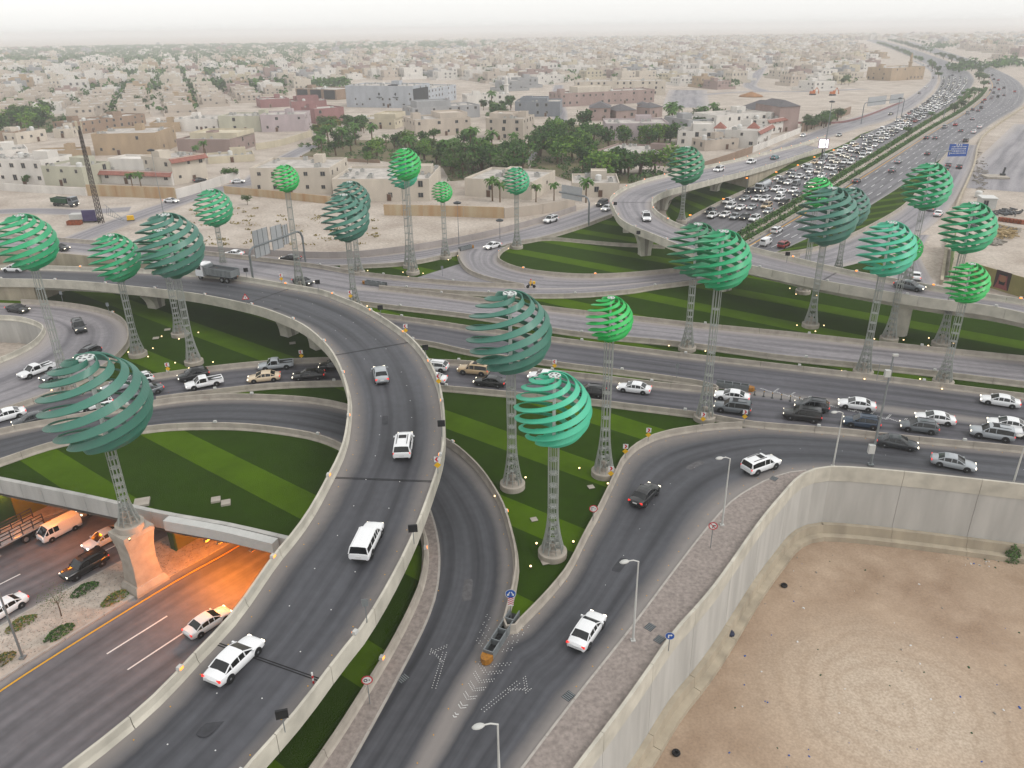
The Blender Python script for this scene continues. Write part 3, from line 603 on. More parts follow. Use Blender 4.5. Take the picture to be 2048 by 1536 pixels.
# deck edge over the trench + tunnel box
def deck():
    t = thing('lawn_deck', 'concrete deck edge carrying the lawn over the sunken highway', 'bridge', de_w[0]); o = de_w[0]; c = smooth(de_w, 2.5)
    n = int(sum((q-p).length for p, q in zip(c, c[1:]))/3.0); f = resample(c, n+1)
    for i in range(n):
        g = [f[i]-o, f[i+1]-o]; d = (g[1]-g[0]).normalized()*.02; g[0] += d; g[1] -= d; q = MB()
        q.sweep(g, [(.25, 0), (-.28, 0), (-.28, -2.0), (.25, -2.0)]); q.build('fascia_panel', MATS['concrete_grey'], t)
    ins = nr*-1; q = MB()                                             # slab over the carriageways, running back under the lawn
    s = [p for p in c]; back = [p+dir_t*70 for p in s]
    rows = [[Vector((p.x, p.y, -1.7))-o, Vector((b.x, b.y, -1.7))-o] for p, b in zip(s, back)]
    g_ = grid(rows, 'tunnel_soffit', 'concrete_dark', t); g_.data.flip_normals()
    for base, sgn, lab in ((tl, -1, 'tunnel_wall'), (tr, 1, 'tunnel_wall')):
        bse = base[3]+nr*sgn*11 if sgn < 0 else base[3]+nr*1.5; q = MB(); a = bse-dir_t*4; b = bse+dir_t*80
        q.box(((a.x+b.x)/2-o.x, (a.y+b.y)/2-o.y, ZT/2-1-o.z), ((b-a).length, .8, 6.2), 0, math.atan2(dir_t.y, dir_t.x)); q.build(lab, MATS['panel_olive'], t)
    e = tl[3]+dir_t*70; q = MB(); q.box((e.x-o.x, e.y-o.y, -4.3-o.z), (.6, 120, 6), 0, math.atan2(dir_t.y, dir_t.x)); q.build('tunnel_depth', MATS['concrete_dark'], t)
    # cable trough along the outside
    tb_ = smooth([P(342, 1030, .8), P(454, 1050, .8), P(560, 1075, .8)], 3); q = MB(); q.sweep([p-o for p in tb_], [(-.30, .12), (-1.3, .12), (-1.3, -1.1), (-.30, -1.1)]); q.build('cable_trough', MATS['metal_white'], t)
    return t
mat('panel_olive', '6a6a10', .6, .1, .5); mat('panel_green', '1c4a2c', .6, .1, .5)
deck()
def tun_col(px, py, m, w_=3.4):
    b = P(px, py, ZT+.15); t = thing('tunnel_column', 'painted panel column standing under the deck edge by the '+('median' if m == 'panel_olive' else 'far bank'), 'column', b, math.atan2(dir_t.y, dir_t.x)); q = MB(); q.box((1.6, 0, 2.6), (w_, .9, 5.3)); q.build('olive_panel', MATS['panel_olive'], t); q = MB(); q.box((-w_/2+1.5, 0, 2.6), (.25, 1.0, 5.3)); q.build('green_edge', MATS['panel_green'], t)
tun_col(352, 1097, 'panel_olive')
b_ = P(40, 1035, ZT); t_ = thing('tunnel_abutment', 'green and olive painted abutment under the left end of the deck', 'wall', b_, math.atan2(dir_t.y, dir_t.x))
q_ = MB(); q_.box((4, 0, 2.7), (9, 1.2, 5.6)); q_.build('olive_panel', MATS['panel_olive'], t_); q_ = MB(); q_.box((-2.3, 0, 2.7), (3.5, 1.3, 5.6)); q_.build('green_panel', MATS['panel_green'], t_)
# sodium lamps in the tunnel mouth
for (lx, ly, k) in ((445, 1061, -1.9), (470, 1066, -1.9), (535, 1080, -1.9), (470, 1064, 12), (140, 998, -.9), (95, 990, -.9), (20, 976, -.9)):
    p = P(lx, ly, -1.9)+dir_t*k; p.z = -1.95
    t = thing('tunnel_lamp', 'orange sodium lamp under the lawn deck', 'lamp', p, math.atan2(dir_t.y, dir_t.x), 'lamps in the tunnel'); q = MB(); q.box((0, 0, .08), (.9, .4, .16)); q.build('housing', MATS['metal_grey'], t)
    q = MB(); q.box((0, 0, -.03), (.8, .3, .05)); q.build('lens', MATS['lamp_orange'], t)
    l_ = bpy.data.lights.new('tunnel_lamp', 'POINT'); l_.energy = 1500 if lx > 300 else 300; l_.shadow_soft_size = .3; l_.color = (1, .25, .01); lo = bpy.data.objects.new('sodium_light', l_); col.objects.link(lo); lo.parent = t; lo.location = (0, 0, -.4)
# --- sunken main highway
def hc(pts, dz=0.0): return smooth([PH(x, y, dz) for x, y in pts], 6)
HLL = hc([(1372, 443), (1399, 427), (1450, 403), (1502, 379), (1560, 352), (1638, 319), (1690, 294), (1734, 266), (1802, 236), (1854, 201), (1876, 175), (1880, 155), (1868, 138), (1830, 118), (1780, 97), (1730, 80)])
HLR = hc([(1480, 467), (1492, 460), (1550, 426), (1621, 386), (1666, 357), (1758, 301), (1844, 247), (1912, 205), (1944, 172), (1946, 153), (1925, 136), (1880, 117), (1810, 94), (1745, 76)])
HRL = hc([(1480, 496), (1498, 485), (1560, 450), (1621, 414), (1690, 371), (1758, 329), (1861, 263), (1936, 219), (1976, 184), (1978, 161), (1950, 138), (1881, 113), (1800, 86), (1752, 72)])
HRR = hc([(1540, 509), (1590, 490), (1640, 468), (1700, 437), (1751, 407), (1816, 362), (1888, 314), (1925, 290), (1950, 272), (1990, 243), (2031, 219), (2050, 200), (2046, 172), (2010, 147), (1930, 115), (1840, 88), (1772, 70)])
n_ = 90
for c_ in (HLL, HLR, HRL, HRR):
    d_ = (c_[0]-c_[2]).normalized(); c_.insert(0, c_[0]+d_*34)
HLL, HLR, HRL, HRR = (resample(c, n_) for c in (HLL, HLR, HRL, HRR))
road('highway', HLL, HLR, .03, 'asphalt_highway', 9); road('highway', HRL, HRR, .03, 'asphalt_highway', 9)
struct(grid([[p.lerp(q, j/3)+Vector((0, 0, .12)) for j in range(4)] for p, q in zip(HLR, HRL)], 'median', 'sand'))
CLw = smooth(W(CL), 6); CRw = smooth(W(CR), 6)
def nearest_rows(a, c):
    return [[p, c[min(range(len(c)), key=lambda k: (c[k]-p).length)]] for p in a]
A_ = resample(CLw, 40); hl = [p for p in HLL if p.y < A_[-1].y+20]; hl = resample(hl, 40)
struct(grid([[p.lerp(q, j/4)+Vector((0, 0, .01)) for j in range(5)] for p, q in zip(A_, hl)], 'bank_lawn', 'turf_bank'))
B_ = resample(CRw, 40); hr = resample([p for p in HRR if p.y < B_[-1].y+5], 40)
struct(grid([[p.lerp(q, j/4)+Vector((0, 0, .01)) for j in range(5)] for p, q in zip(B_, hr)], 'bank_lawn', 'turf_bank'))
NEw = resample(W(NE), 20); bt = resample([hl[0], hr[0]], 20)
struct(grid([[p, Vector((p.x, p.y, -5))] for p in NEw], 'portal_wall', 'concrete_dark')); struct(grid([[p, q] for p, q in zip([Vector((v.x, v.y, -4.3)) for v in NEw], [Vector((v.x, v.y, -4.3)) for v in bt])], 'portal_floor', 'concrete_dark'))
up95 = lambda c: [p+Vector((0, 0, .95)) for p in c]
HL2 = [c for c in (HLL, HLR, HRL)]
barrier(up95(smooth([p for p in HLL if p.y < 330], 5)), 'concrete barrier between the grass bank and the packed highway', seg=10)
barrier(up95(smooth([p for p in HLR if p.y < 640], 5)), 'low concrete barrier on the queue side of the planted median', seg=10)
barrier(up95(smooth([p for p in HRL if p.y < 640], 5)), 'low concrete barrier on the free-flowing side of the planted median', seg=10)
barrier(up95(CRw), 'concrete barrier between the exit road and the wedge of lawn', seg=10)
paint('lane_line', [p+Vector((0, 0, 0)) for p in HRL[:55]], -1.3, .3, .045, 'paint_yellow', label='yellow edge line beside the planted median of the highway')
for k in range(1, 6):
    c = [p.lerp(q, k/6) for p, q in zip(HRL[:52], HRR[:52])]; paint('lane_line', c, 0, .2, .04, 'paint_white', (4, 8, k), 'dashed white lane line on the free-flowing highway side', 'lane lines on the free-flowing highway')
# exit road to the right of the highway
ORL = smooth(W([(1545, 512), (1620, 503), (1693, 477), (1758, 446), (1810, 412), (1850, 366), (1888, 315), (1925, 290)]), 5)
ORR = smooth(W([(1640, 545), (1740, 520), (1800, 496), (1850, 462), (1885, 432), (1915, 393), (1946, 328), (1955, 290)]), 5)
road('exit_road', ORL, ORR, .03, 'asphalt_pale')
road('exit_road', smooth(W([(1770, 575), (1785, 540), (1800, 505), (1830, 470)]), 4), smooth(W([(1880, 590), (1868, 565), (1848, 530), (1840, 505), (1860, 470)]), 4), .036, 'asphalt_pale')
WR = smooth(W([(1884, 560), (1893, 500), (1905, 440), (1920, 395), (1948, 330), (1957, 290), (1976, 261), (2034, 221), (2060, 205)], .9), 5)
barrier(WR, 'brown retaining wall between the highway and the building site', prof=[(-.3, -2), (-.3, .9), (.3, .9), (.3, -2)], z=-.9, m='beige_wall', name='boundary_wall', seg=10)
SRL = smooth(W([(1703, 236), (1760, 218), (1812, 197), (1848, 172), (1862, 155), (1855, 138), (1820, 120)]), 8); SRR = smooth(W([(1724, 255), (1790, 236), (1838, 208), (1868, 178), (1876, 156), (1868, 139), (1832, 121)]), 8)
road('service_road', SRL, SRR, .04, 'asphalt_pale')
# ------------------------------------------------------------------ spiral ball sculptures
GREENS = {'dark': ('green_slate', '3a7161'), 'deep': ('green_deep', '1d7850'), 'mid': ('green_mid', '219a66'), 'teal': ('green_teal', '3fae8a'), 'bright': ('green_bright', '18ad4d')}
for k, (nm, hx) in GREENS.items(): mat(nm, hx, .5, .16, .5, spec=.6, coat=.12)
mat('mast_steel', '9c9f9a', .5, .08, 1.5, metal=.15); mat('disc_white', 'c6ccc8', .5, .05, 2)
NR, TURNS = 6, 1.5
def ribbon_mesh(phase):
    """one swept band: broad and upright on the east side, thinning to flat blades that jut out on the west"""
    mb = MB(); n = 96
    for i in range(n+1):
        t = i/n; th = R(10)+(R(163)-R(10))*t; ph = phase-TURNS*2*math.pi*t
        er = Vector((math.sin(th)*math.cos(ph), math.sin(th)*math.sin(ph), math.cos(th)))
        et = Vector((math.cos(th)*math.cos(ph), math.cos(th)*math.sin(ph), -math.sin(th)))
        rh = Vector((math.cos(ph), math.sin(ph), 0)); f = (1-math.cos(ph))/2; mid = min(1, t/.22)*min(1, (1-t)/.2)
        k = max(0, 1-t/.28)**.8*.95; g = (.25+.65*f**1.1)*mid
        wd = ((et*(1-k)+Vector((0, 0, -1))*k)*(1-g)+(rh+Vector((0, 0, -.30)))*g).normalized()
        hw = (.070+.018*math.sin(math.pi*min(1, t*1.1)))*(1.08-.30*f*mid); hw *= .75+.25*min(1, t/.15)
        nm = wd.cross(Vector((-math.sin(ph), math.cos(ph), 0))).normalized()
        if nm.dot(er) < 0: nm = -nm
        c = er*(.97+.05*f*mid); th_ = .014
        for a, b in ((-1, 1), (1, 1), (1, -1), (-1, -1)): mb.v.append(tuple(c+wd*hw*a+nm*th_*b))
    for i in range(n):
        for j in range(4): mb.face((i*4+j, (i+1)*4+j, (i+1)*4+(j+1) % 4, i*4+(j+1) % 4))
    mb.face((0, 1, 2, 3)); mb.face((n*4+3, n*4+2, n*4+1, n*4)); return mb
rib_me = {k: [ribbon_mesh(2*math.pi*j/NR+.35).mesh('spiral_ribbon', MATS[v[0]]) for j in range(NR)] for k, v in GREENS.items()}
def cup_mesh(m):
    mb = MB(); mb.lathe([(.12, -1.05), (.17, -1.02), (.30, -.93), (.34, -.88), (.30, -.87), (.05, -.93)], 24); return mb.mesh('bottom_cup', MATS[m])
cup_me = {k: cup_mesh(v[0]) for k, v in GREENS.items()}
def disc_me_():
    mb = MB(); mb.lathe([(.17, .965), (.17, .995), (.165, 1.0)], 24)
    for k in range(6): a = k*math.pi/3; mb.add([(.10*math.cos(a)+.035*math.cos(t), .10*math.sin(a)+.035*math.sin(t), 1.003) for t in (j*math.pi/4 for j in range(8))], [tuple(range(8))], 1)
    mb.lathe([(.045, -.95), (.045, .97)], 8); return mb.mesh('top_disc', [MATS['disc_white'], MATS['metal_dark']])
disc_me = disc_me_()
def rad(t): return .50+.62*max(0, 1-t/.42)**2.2           # mast radius, t = height fraction
def mast_me_():
    mb = MB(); nv = 9
    for k in range(nv):
        a = 2*math.pi*k/nv; mb.pipe([(rad(t)*math.cos(a), rad(t)*math.sin(a), t) for t in (i/16 for i in range(17))], .04, 5)
    return mb.mesh('lattice_mast', MATS['mast_steel'])
mast_me = mast_me_()
def star_me_(r):
    mb = MB(); nv = 9
    mb.lathe([(.22, -.04), (.30, -.04), (.30, .04), (.22, .04), (.22, -.04)], 12)
    for k in range(nv):
        a = 2*math.pi*k/nv; d = Vector((math.cos(a), math.sin(a), 0)); mb.tube(d*.28, d*r, .035, 4)
        b = 2*math.pi*(k+1)/nv; mb.tube(d*r, Vector((math.cos(b), math.sin(b), 0))*r, .028, 4)
        if r > .52: mb.add([d*.3+Vector((0, 0, -.25)), d*r*.98+Vector((0, 0, -.06)), d*r*.98+Vector((0, 0, .06)), d*.3+Vector((0, 0, .25))], [(0, 1, 2, 3)])
    return mb.mesh('star_spreader', MATS['mast_steel'])
STAR_T = [.05, .11, .18, .25, .33, .42, .51, .61, .72, .84]
star_mes = [star_me_(rad(t)-.01) for t in STAR_T]
def base_me_():
    mb = MB(); mb.lathe([(1.45, -.3), (1.45, .62), (1.40, .68), (1.05, .68), (1.0, .60)], 32); mb.lathe([(.42, .6), (.40, 1.3), (.3, 1.9)], 10); return mb.mesh('base_ring', MATS['concrete'])
base_me = base_me_()
glight_me = MB(); glight_me.box((0, 0, .08), (.2, .2, .16), 0); glight_me.lathe([(.07, .16), (.11, .2), (.10, .28), (.04, .31)], 8, m=1); glight_me = glight_me.mesh('ground_light', [MATS['metal_dark'], MATS['lamp_warm']])
PLACE = []
def sculpture(bx, by, cyr, wpx, colr, where, zb=0.0, pod=False, lights=4, s0=0.0):
    b = P(bx, by, zb+.3); zc = z_at(b, cyr); d = proj((b.x, b.y, zc))[2]; r = wpx/2*d/FPX
    size = 'large' if r > 4.1 else 'mid-sized' if r > 3.0 else 'small'
    nm = {'dark': 'slate green', 'deep': 'deep green', 'mid': 'emerald green', 'teal': 'pale teal green', 'bright': 'bright grass green'}[colr]
    t = thing('spiral_sculpture', f'{size} {nm} spiral ball sculpture {where}', 'sculpture', (b.x, b.y, zb), (s0-.45)*.5, 'spiral ball sculptures')
    link('base_ring', base_me, t)
    m = link('lattice_mast', mast_me, t); top = zc-zb-r*.96; m.location.z = .62; m.scale = (1, 1, top-.62)
    for st, me in zip(STAR_T, star_mes): s = link('star_spreader', me, t); s.location.z = .62+(top-.62)*st
    ball = [link('spiral_ribbon', rib_me[colr][k], t) for k in range(NR)]
    for k, o in enumerate(ball): o.location.z = zc-zb; o.scale = (r, r, r)
    for nme, me in (('bottom_cup', cup_me[colr]), ('top_disc', disc_me)): o = link(nme, me, t); o.location.z = zc-zb; o.scale = (r, r, r)
    for k in range(lights):
        a = k*2*math.pi/lights+bx; g = link('ground_light', glight_me); g.location = (b.x+math.cos(a)*(2.3+.7*(k % 2)), b.y+math.sin(a)*(2.3+.6*(k % 2)), zb+.02)
        tag(g, f'lit ground lamp by the sculpture {where}', 'lamp', 'ground lamps round the sculptures')
    return t
sculpture(260, 1050, 806, 200, 'dark', 'set on the tall concrete pedestal in the highway median', zb=.6, lights=0)
for a in (math.pi*.1, math.pi*.6, math.pi*1.1, math.pi*1.6):
    p = P(260, 1050, .9); g = link('ground_light', glight_me); g.location = (p.x+math.cos(a)*1.75, p.y+math.sin(a)*1.75, .15); tag(g, 'lit lamp mounted on the rim of the tall concrete pedestal', 'lamp', 'lamps on the pedestal rim')
sculpture(138, 783, 485, 110, 'mid', 'beside the far left loop road', lights=2, s0=.3)
sculpture(276, 708, 516, 94, 'mid', 'on the lawn beside the left loop bend', s0=.9)
sculpture(388, 724, 492, 127, 'dark', 'on the lawn by the barrier with the black hatchback', s0=.2)
sculpture(360, 668, 505, 90, 'deep', 'just behind another sculpture near the flyover', s0=.5)
sculpture(449, 540, 416, 73, 'mid', 'behind the tipper truck on the flyover', lights=0, s0=.1)
sculpture(601, 578, 357, 53, 'bright', 'rising by the overhead sign gantry', lights=0, s0=.7)
sculpture(710, 612, 436, 93, 'dark', 'behind the top bend of the curved flyover', lights=1, s0=.4)
sculpture(717, 545, 402, 76, 'dark', 'at the tip of the small corner lawn', lights=1, s0=1.1)
sculpture(826, 545, 329, 62, 'bright', 'on the small corner lawn by the frontage road', s0=.2)
sculpture(819, 532, 346, 60, 'teal', 'hidden behind the bright one on the corner lawn', lights=1)
sculpture(891, 514, 384, 41, 'bright', 'alone near the mouth of the loop ramp', s0=.5)
sculpture(1034, 494, 362, 53, 'mid', 'at the loop lawn corner by the frontage road', lights=1, s0=.8)
sculpture(1025, 970, 665, 166, 'dark', 'in the grass triangle beside the underpass ramp', lights=2, s0=.15)
sculpture(1105, 1106, 818, 150, 'teal', 'in the point of the grass triangle', lights=4, s0=.65)
sculpture(1207, 945, 638, 91, 'bright', 'in the grass triangle next to the slip road', lights=3, s0=.35)
sculpture(1374, 696, 500, 106, 'deep', 'in the narrow lawn between the empty carriageways', s0=.1)
sculpture(1409, 835, 520, 118, 'mid', 'by the barrier where the slip road leaves the queue', lights=2, s0=.75)
sculpture(1363, 442, 331, 73, 'deep', 'on the grass bank inside the hooked flyover', lights=0, s0=.4)
sculpture(1621, 650, 433, 114, 'dark', 'on the large lawn in front of the far flyover', s0=.0)
sculpture(1675, 545, 416, 80, 'dark', 'behind the far flyover near the exit road', lights=0, s0=.6)
sculpture(1606, 583, 384, 58, 'bright', 'rising from under the far flyover deck', s0=.25)
sculpture(1812, 575, 373, 90, 'mid', 'beside the exit road behind the far flyover', lights=0, s0=.9)
sculpture(1726, 745, 498, 108, 'teal', 'in the narrow lawn nearest the camera mast', s0=.5)
sculpture(1778, 678, 497, 56, 'bright', 'beside the round flyover column', s0=.1)
sculpture(1882, 688, 456, 100, 'mid', 'on the large lawn under the painted hoarding', s0=.3)
sculpture(1886, 765, 566, 80, 'bright', 'at the end of the narrow lawn strip', s0=.8)
# pedestal
def pedestal():
    b = P(262, 1150, ZT); c = P(260, 1050, .9); t = thing('pedestal', 'tall tapered concrete pedestal with a moulded foot standing in the highway median', 'pedestal', (c.x, c.y, ZT+.1), math.atan2(dir_t.y, dir_t.x))
    mb = MB(); secs = [(4.5, 3.6, 0), (4.5, 3.6, .35), (3.9, 3.0, 1.0), (3.5, 2.7, 1.05), (3.1, 2.5, 3.4), (3.3, 2.7, 5.2), (3.9, 3.2, 6.8), (4.0, 3.3, 6.9), (4.0, 3.3, 7.45)]
    for x, y, z in secs: mb.v += [(-x/2, -y/2, z), (x/2, -y/2, z), (x/2, y/2, z), (-x/2, y/2, z)]
    for i in range(len(secs)-1):
        for j in range(4): mb.face((i*4+j, i*4+(j+1) % 4, (i+1)*4+(j+1) % 4, (i+1)*4+j))
    e = (len(secs)-1)*4; mb.face((e, e+1, e+2, e+3)); mb.v = [(x*.86, y*.86, z) for x, y, z in mb.v]; mb.build('shaft', MATS['concrete'], t)
pedestal()
# ------------------------------------------------------------------ lamps on the barriers
lh = MB(); lh.box((0, 0, .16), (.46, .34, .26), 0, tap=.85); lh.box((0, 0, .02), (.16, .16, .06), 0); lh = lh.mesh('lamp_housing', MATS['metal_white'])
ll = MB(); ll.box((0, .18, .13), (.34, .05, .16), 0); ll = ll.mesh('lamp_lens', MATS['lamp_orange'])
for p, tg, s in LAMPS:
    q = proj(p)
    if not (-60 < q[0] < 2110 and -50 < q[1] < 1600) or p.length > 420: continue
    t = thing('barrier_lamp', 'small box lamp glowing orange on a concrete road barrier', 'lamp', p, math.atan2(tg.y, tg.x)+(0 if s > 0 else math.pi), 'lamps along the barriers')
    link('lamp_housing', lh, t); link('lamp_lens', ll, t)
# ------------------------------------------------------------------ vehicles
mat('glass_dark', '14181b', .12, 0, spec=.6); mat('rim', '8a8c8e', .35, 0, metal=.6); mat('tail_dull', '7a1210', .35, 0)
PAINT = {}
for k, h in {'white': 'e2e3e4', 'pearl': 'c9c4b8', 'silver': '9a9fa3', 'grey': '5c6165', 'dark': '2c3034', 'black': '141618', 'blue': '26374b', 'beige': 'b49c7a', 'red': '8a1a1e', 'teal': '2f6f74', 'cream': 'cbb79a'}.items():
    PAINT[k] = mat('car_paint_'+k, h, .32, 0, spec=.5, coat=.6)
def loft(mb, st, L, m=0):
    o = len(mb.v); sec = ((.88, 0), (.99, .16), (1, .50), (.975, .72), (.93, .90), (.80, 1.0), (0, 1.035), (-.80, 1.0), (-.93, .90), (-.975, .72), (-1, .50), (-.99, .16), (-.88, 0)); n = len(sec)
    fine = []
    for i in range(len(st)-1):
        for k in range(3):
            t = k/3; fine.append([p+(q-p)*t for p, q in zip(st[i], st[i+1])])
    fine.append(list(st[-1]))
    for k in range(1, len(fine)-1): fine[k] = [fine[k][0]]+[(fine[k-1][j]+2*fine[k][j]+fine[k+1][j])/4 for j in (1, 2, 3)]
    for x, zb, zt, hw in fine:
        for y, z in sec: mb.v.append((x*L, y*hw, zb+(zt-zb)*z))
    for i in range(len(fine)-1):
        for j in range(n): mb.face((o+i*n+j, o+i*n+(j+1) % n, o+(i+1)*n+(j+1) % n, o+(i+1)*n+j), m)
    mb.face(range(o, o+n), m); mb.face(range(o+(len(fine)-1)*n+n-1, o+(len(fine)-1)*n-1, -1), m)
def cabin(body, glass, L, cs, belt, hb, split=None, solid=None):
    """greenhouse: stations (x/L, roof height, roof half width) from the tail to the foot of the windscreen"""
    S_ = []; n = len(cs)
    for i, (x, zt, hw) in enumerate(cs): S_.append([(x*L, -hb, belt), (x*L, -hw-.035, belt+(zt-belt)*.86), (x*L, -hw+.10, zt), (x*L, 0, zt+.025 if 0 < i < n-1 else zt), (x*L, hw-.10, zt), (x*L, hw+.035, belt+(zt-belt)*.86), (x*L, hb, belt)])
    for i in range(n-1):
        A, B = S_[i], S_[i+1]; roof = 0 < i < n-2; up = lambda v: (v[0], v[1], v[2]+.012)
        for j in range(6):
            q = [A[j], A[j+1], B[j+1], B[j]]
            side = j in (0, 5)
            if roof and not side: body.add([up(v) for v in q], [(0, 1, 2, 3)])
            elif side and solid and i < solid: body.add(q, [(0, 1, 2, 3)])
            else: glass.add(q, [(0, 1, 2, 3)])
    for i in ([0, n-2]):
        for s in (1, 5): body.tube(S_[i][s], S_[i+1][s], .05, 5)
        for s, e in ((0, 1), (6, 5)):
            k = i if i else 1; body.tube(S_[k][s], S_[k][e], .05, 5)
    for s in (1, 5): body.pipe([S_[i][s] for i in range(1, n-1)], .05, 5)
    for f in (split if split is not None else [-.06]):
        i = max(k for k in range(n) if cs[k][0] <= f); i = min(i, n-2); t = (f-cs[i][0])/(cs[i+1][0]-cs[i][0])
        for s, e in ((0, 1), (6, 5)): p = Vector(S_[i][s]).lerp(Vector(S_[i+1][s]), t); q = Vector(S_[i][e]).lerp(Vector(S_[i+1][e]), t); body.tube(p, q, .045, 4)
SPEC = {
 'sedan': dict(L=4.85, W=1.84, r=.34, st=[(-.5, .42, .78, .70), (-.475, .28, .98, .83), (-.34, .22, 1.03, .91), (-.05, .20, .95, .92), (.2, .20, .93, .92), (.36, .22, .86, .90), (.46, .26, .74, .83), (.495, .36, .62, .68)], cab=([(-.35, 1.01, .76), (-.22, 1.36, .66), (-.13, 1.44, .64), (-.01, 1.45, .64), (.06, 1.41, .65), (.235, .95, .78)], .93, .83)),
 'suv': dict(L=4.95, W=1.95, r=.40, st=[(-.5, .50, 1.0, .82), (-.485, .35, 1.12, .93), (-.3, .30, 1.10, .97), (0, .28, 1.08, .97), (.2, .28, 1.08, .97), (.38, .32, 1.04, .95), (.475, .36, .95, .88), (.5, .46, .82, .78)], cab=([(-.49, 1.10, .84), (-.455, 1.68, .74), (-.3, 1.79, .73), (0, 1.79, .73), (.10, 1.74, .74), (.235, 1.09, .86)], 1.07, .90)),
 'crossover': dict(L=4.55, W=1.86, r=.36, st=[(-.5, .45, .92, .76), (-.48, .30, 1.05, .88), (-.3, .25, 1.04, .93), (0, .24, 1.00, .93), (.2, .24, .98, .93), (.37, .27, .92, .91), (.47, .30, .80, .84), (.5, .40, .68, .70)], cab=([(-.48, 1.02, .80), (-.37, 1.50, .70), (-.2, 1.60, .68), (0, 1.60, .68), (.08, 1.55, .69), (.25, 1.0, .83)], .99, .86)),
 'pickup': dict(L=5.35, W=1.86, r=.39, st=[(-.5, .52, 1.02, .86), (-.49, .42, 1.04, .92), (-.3, .40, 1.04, .93), (0, .36, 1.02, .93), (.2, .36, 1.02, .93), (.38, .38, .98, .92), (.475, .40, .88, .85), (.5, .48, .78, .76)], cab=([(-.10, 1.02, .82), (-.075, 1.66, .72), (0, 1.72, .70), (.09, 1.71, .70), (.13, 1.64, .71), (.25, 1.01, .83)], 1.0, .85)),
 'canopy_pickup': dict(L=5.2, W=1.84, r=.38, st=[(-.5, .52, 1.02, .86), (-.49, .40, 1.04, .91), (-.3, .38, 1.04, .92), (0, .36, 1.02, .92), (.2, .36, 1.02, .92), (.38, .38, .97, .91), (.475, .40, .86, .84), (.5, .48, .76, .74)], cab=([(-.49, 1.02, .84), (-.465, 1.66, .71), (-.2, 1.70, .70), (.05, 1.72, .70), (.11, 1.66, .71), (.24, 1.01, .83)], 1.0, .85), split=[-.25, -.08, .02]),
 'van': dict(L=4.75, W=1.70, r=.33, st=[(-.5, .42, 1.2, .80), (-.49, .32, 1.32, .85), (-.2, .30, 1.32, .85), (.2, .30, 1.30, .85), (.4, .30, 1.14, .85), (.485, .32, 1.0, .82), (.5, .42, .8, .76)], cab=([(.04, 1.16, .82), (.06, 1.92, .74), (.15, 1.96, .73), (.26, 1.96, .73), (.32, 1.90, .73), (.455, 1.08, .80)], 1.1, .83), split=[.2]),
}
def car_meshes(kind):
    s = SPEC[kind]; L = s['L']; hw = s['W']/2; body, glass, trim = MB(), MB(), MB()
    loft(body, s['st'], L); cabin(body, glass, L, *s['cab'], split=s.get('split'))
    if kind == 'van':
        z0, z1 = 1.0, 1.97
        body.add([(-.495*L, -.83, z0), (.06*L, -.84, z0), (.06*L, .84, z0), (-.495*L, .83, z0), (-.48*L, -.73, z1), (.06*L, -.73, z1), (.06*L, .73, z1), (-.48*L, .73, z1)], [(0, 1, 5, 4), (1, 2, 6, 5), (2, 3, 7, 6), (3, 0, 4, 7), (4, 5, 6, 7)])
        glass.box((-.492*L, 0, 1.6), (.06, 1.1, .42))
    if kind == 'pickup': trim.box((-.29*L, 0, 1.045), (.36*L, 1.5, .02)); body.box((-.485*L, 0, .85), (.08, 1.75, .42)); [body.box((-.29*L, y, 1.07), (.40*L, .10, .12)) for y in (-.87, .87)]
    if kind in ('suv', 'crossover'): [trim.box((-.17*L, y, s['cab'][0][2][1]+.05), (.40*L, .05, .06)) for y in (-.55, .55)]
    if kind == 'suv': trim.box((-.06*L, 0, s['cab'][0][2][1]+.045), (.7, .8, .02))
    bx = s['cab'][0][-1][0]*L-.15
    for y in (-1, 1): body.box((bx, y*(hw+.06), s['cab'][1]+.05), (.14, .2, .14))
    wx = L*.295; r = s['r']
    for x in (wx, -wx):
        for y in (-1, 1): trim.tube((x, y*(hw-.30), r*1.02), (x, y*(hw+.005), r*1.02), r*1.17, 14)
    trim.box((.495*L, 0, .52), (.06, s['W']*.5, .14)); trim.box((-.497*L, 0, .44), (.05, s['W']*.7, .1)); trim.box((0, 0, .26), (L*.8, s['W']*.9, .12))
    wh = MB(); wh.lathe([(r*.55, -.11), (r, -.10), (r, .10), (r*.62, .11)], 14); wh.lathe([(r*.6, .06), (r*.6, .115), (r*.12, .13)], 12, m=1); wh.lathe([(r*.12, -.13), (r*.6, -.115), (r*.6, -.06)], 12, m=1)
    wh.v = [(v[0], v[2], v[1]) for v in wh.v]
    zl = s['st'][-2][2]; zt_ = s['st'][1][2]
    hl = MB(); hl.box((0, 0, 0), (.22, .34, .14), tap=.8); tl_ = MB(); tl_.box((0, 0, 0), (.12, .34, .18), tap=.85)
    pl = MB(); pl.box((-.503*L, 0, .72), (.03, .5, .13))
    return dict(body=body, windows=glass, trim=trim, wheel=wh, headlight=hl, taillight=tl_, number_plate=pl, wp=[(x, y*(hw-.12), r) for x in (wx, -wx) for y in (-1, 1)],
        hp=[(.468*L, y*(hw*.68), zl-.10) for y in (-1, 1)], tp=[(-.482*L, y*hw*.76, zt_-.16) for y in (-1, 1)])
CM = {}
def sharp(me, a=42):
    me.polygons.foreach_set('use_smooth', [True]*len(me.polygons))
    try: me.set_sharp_from_angle(angle=R(a))
    except Exception: pass
    return me
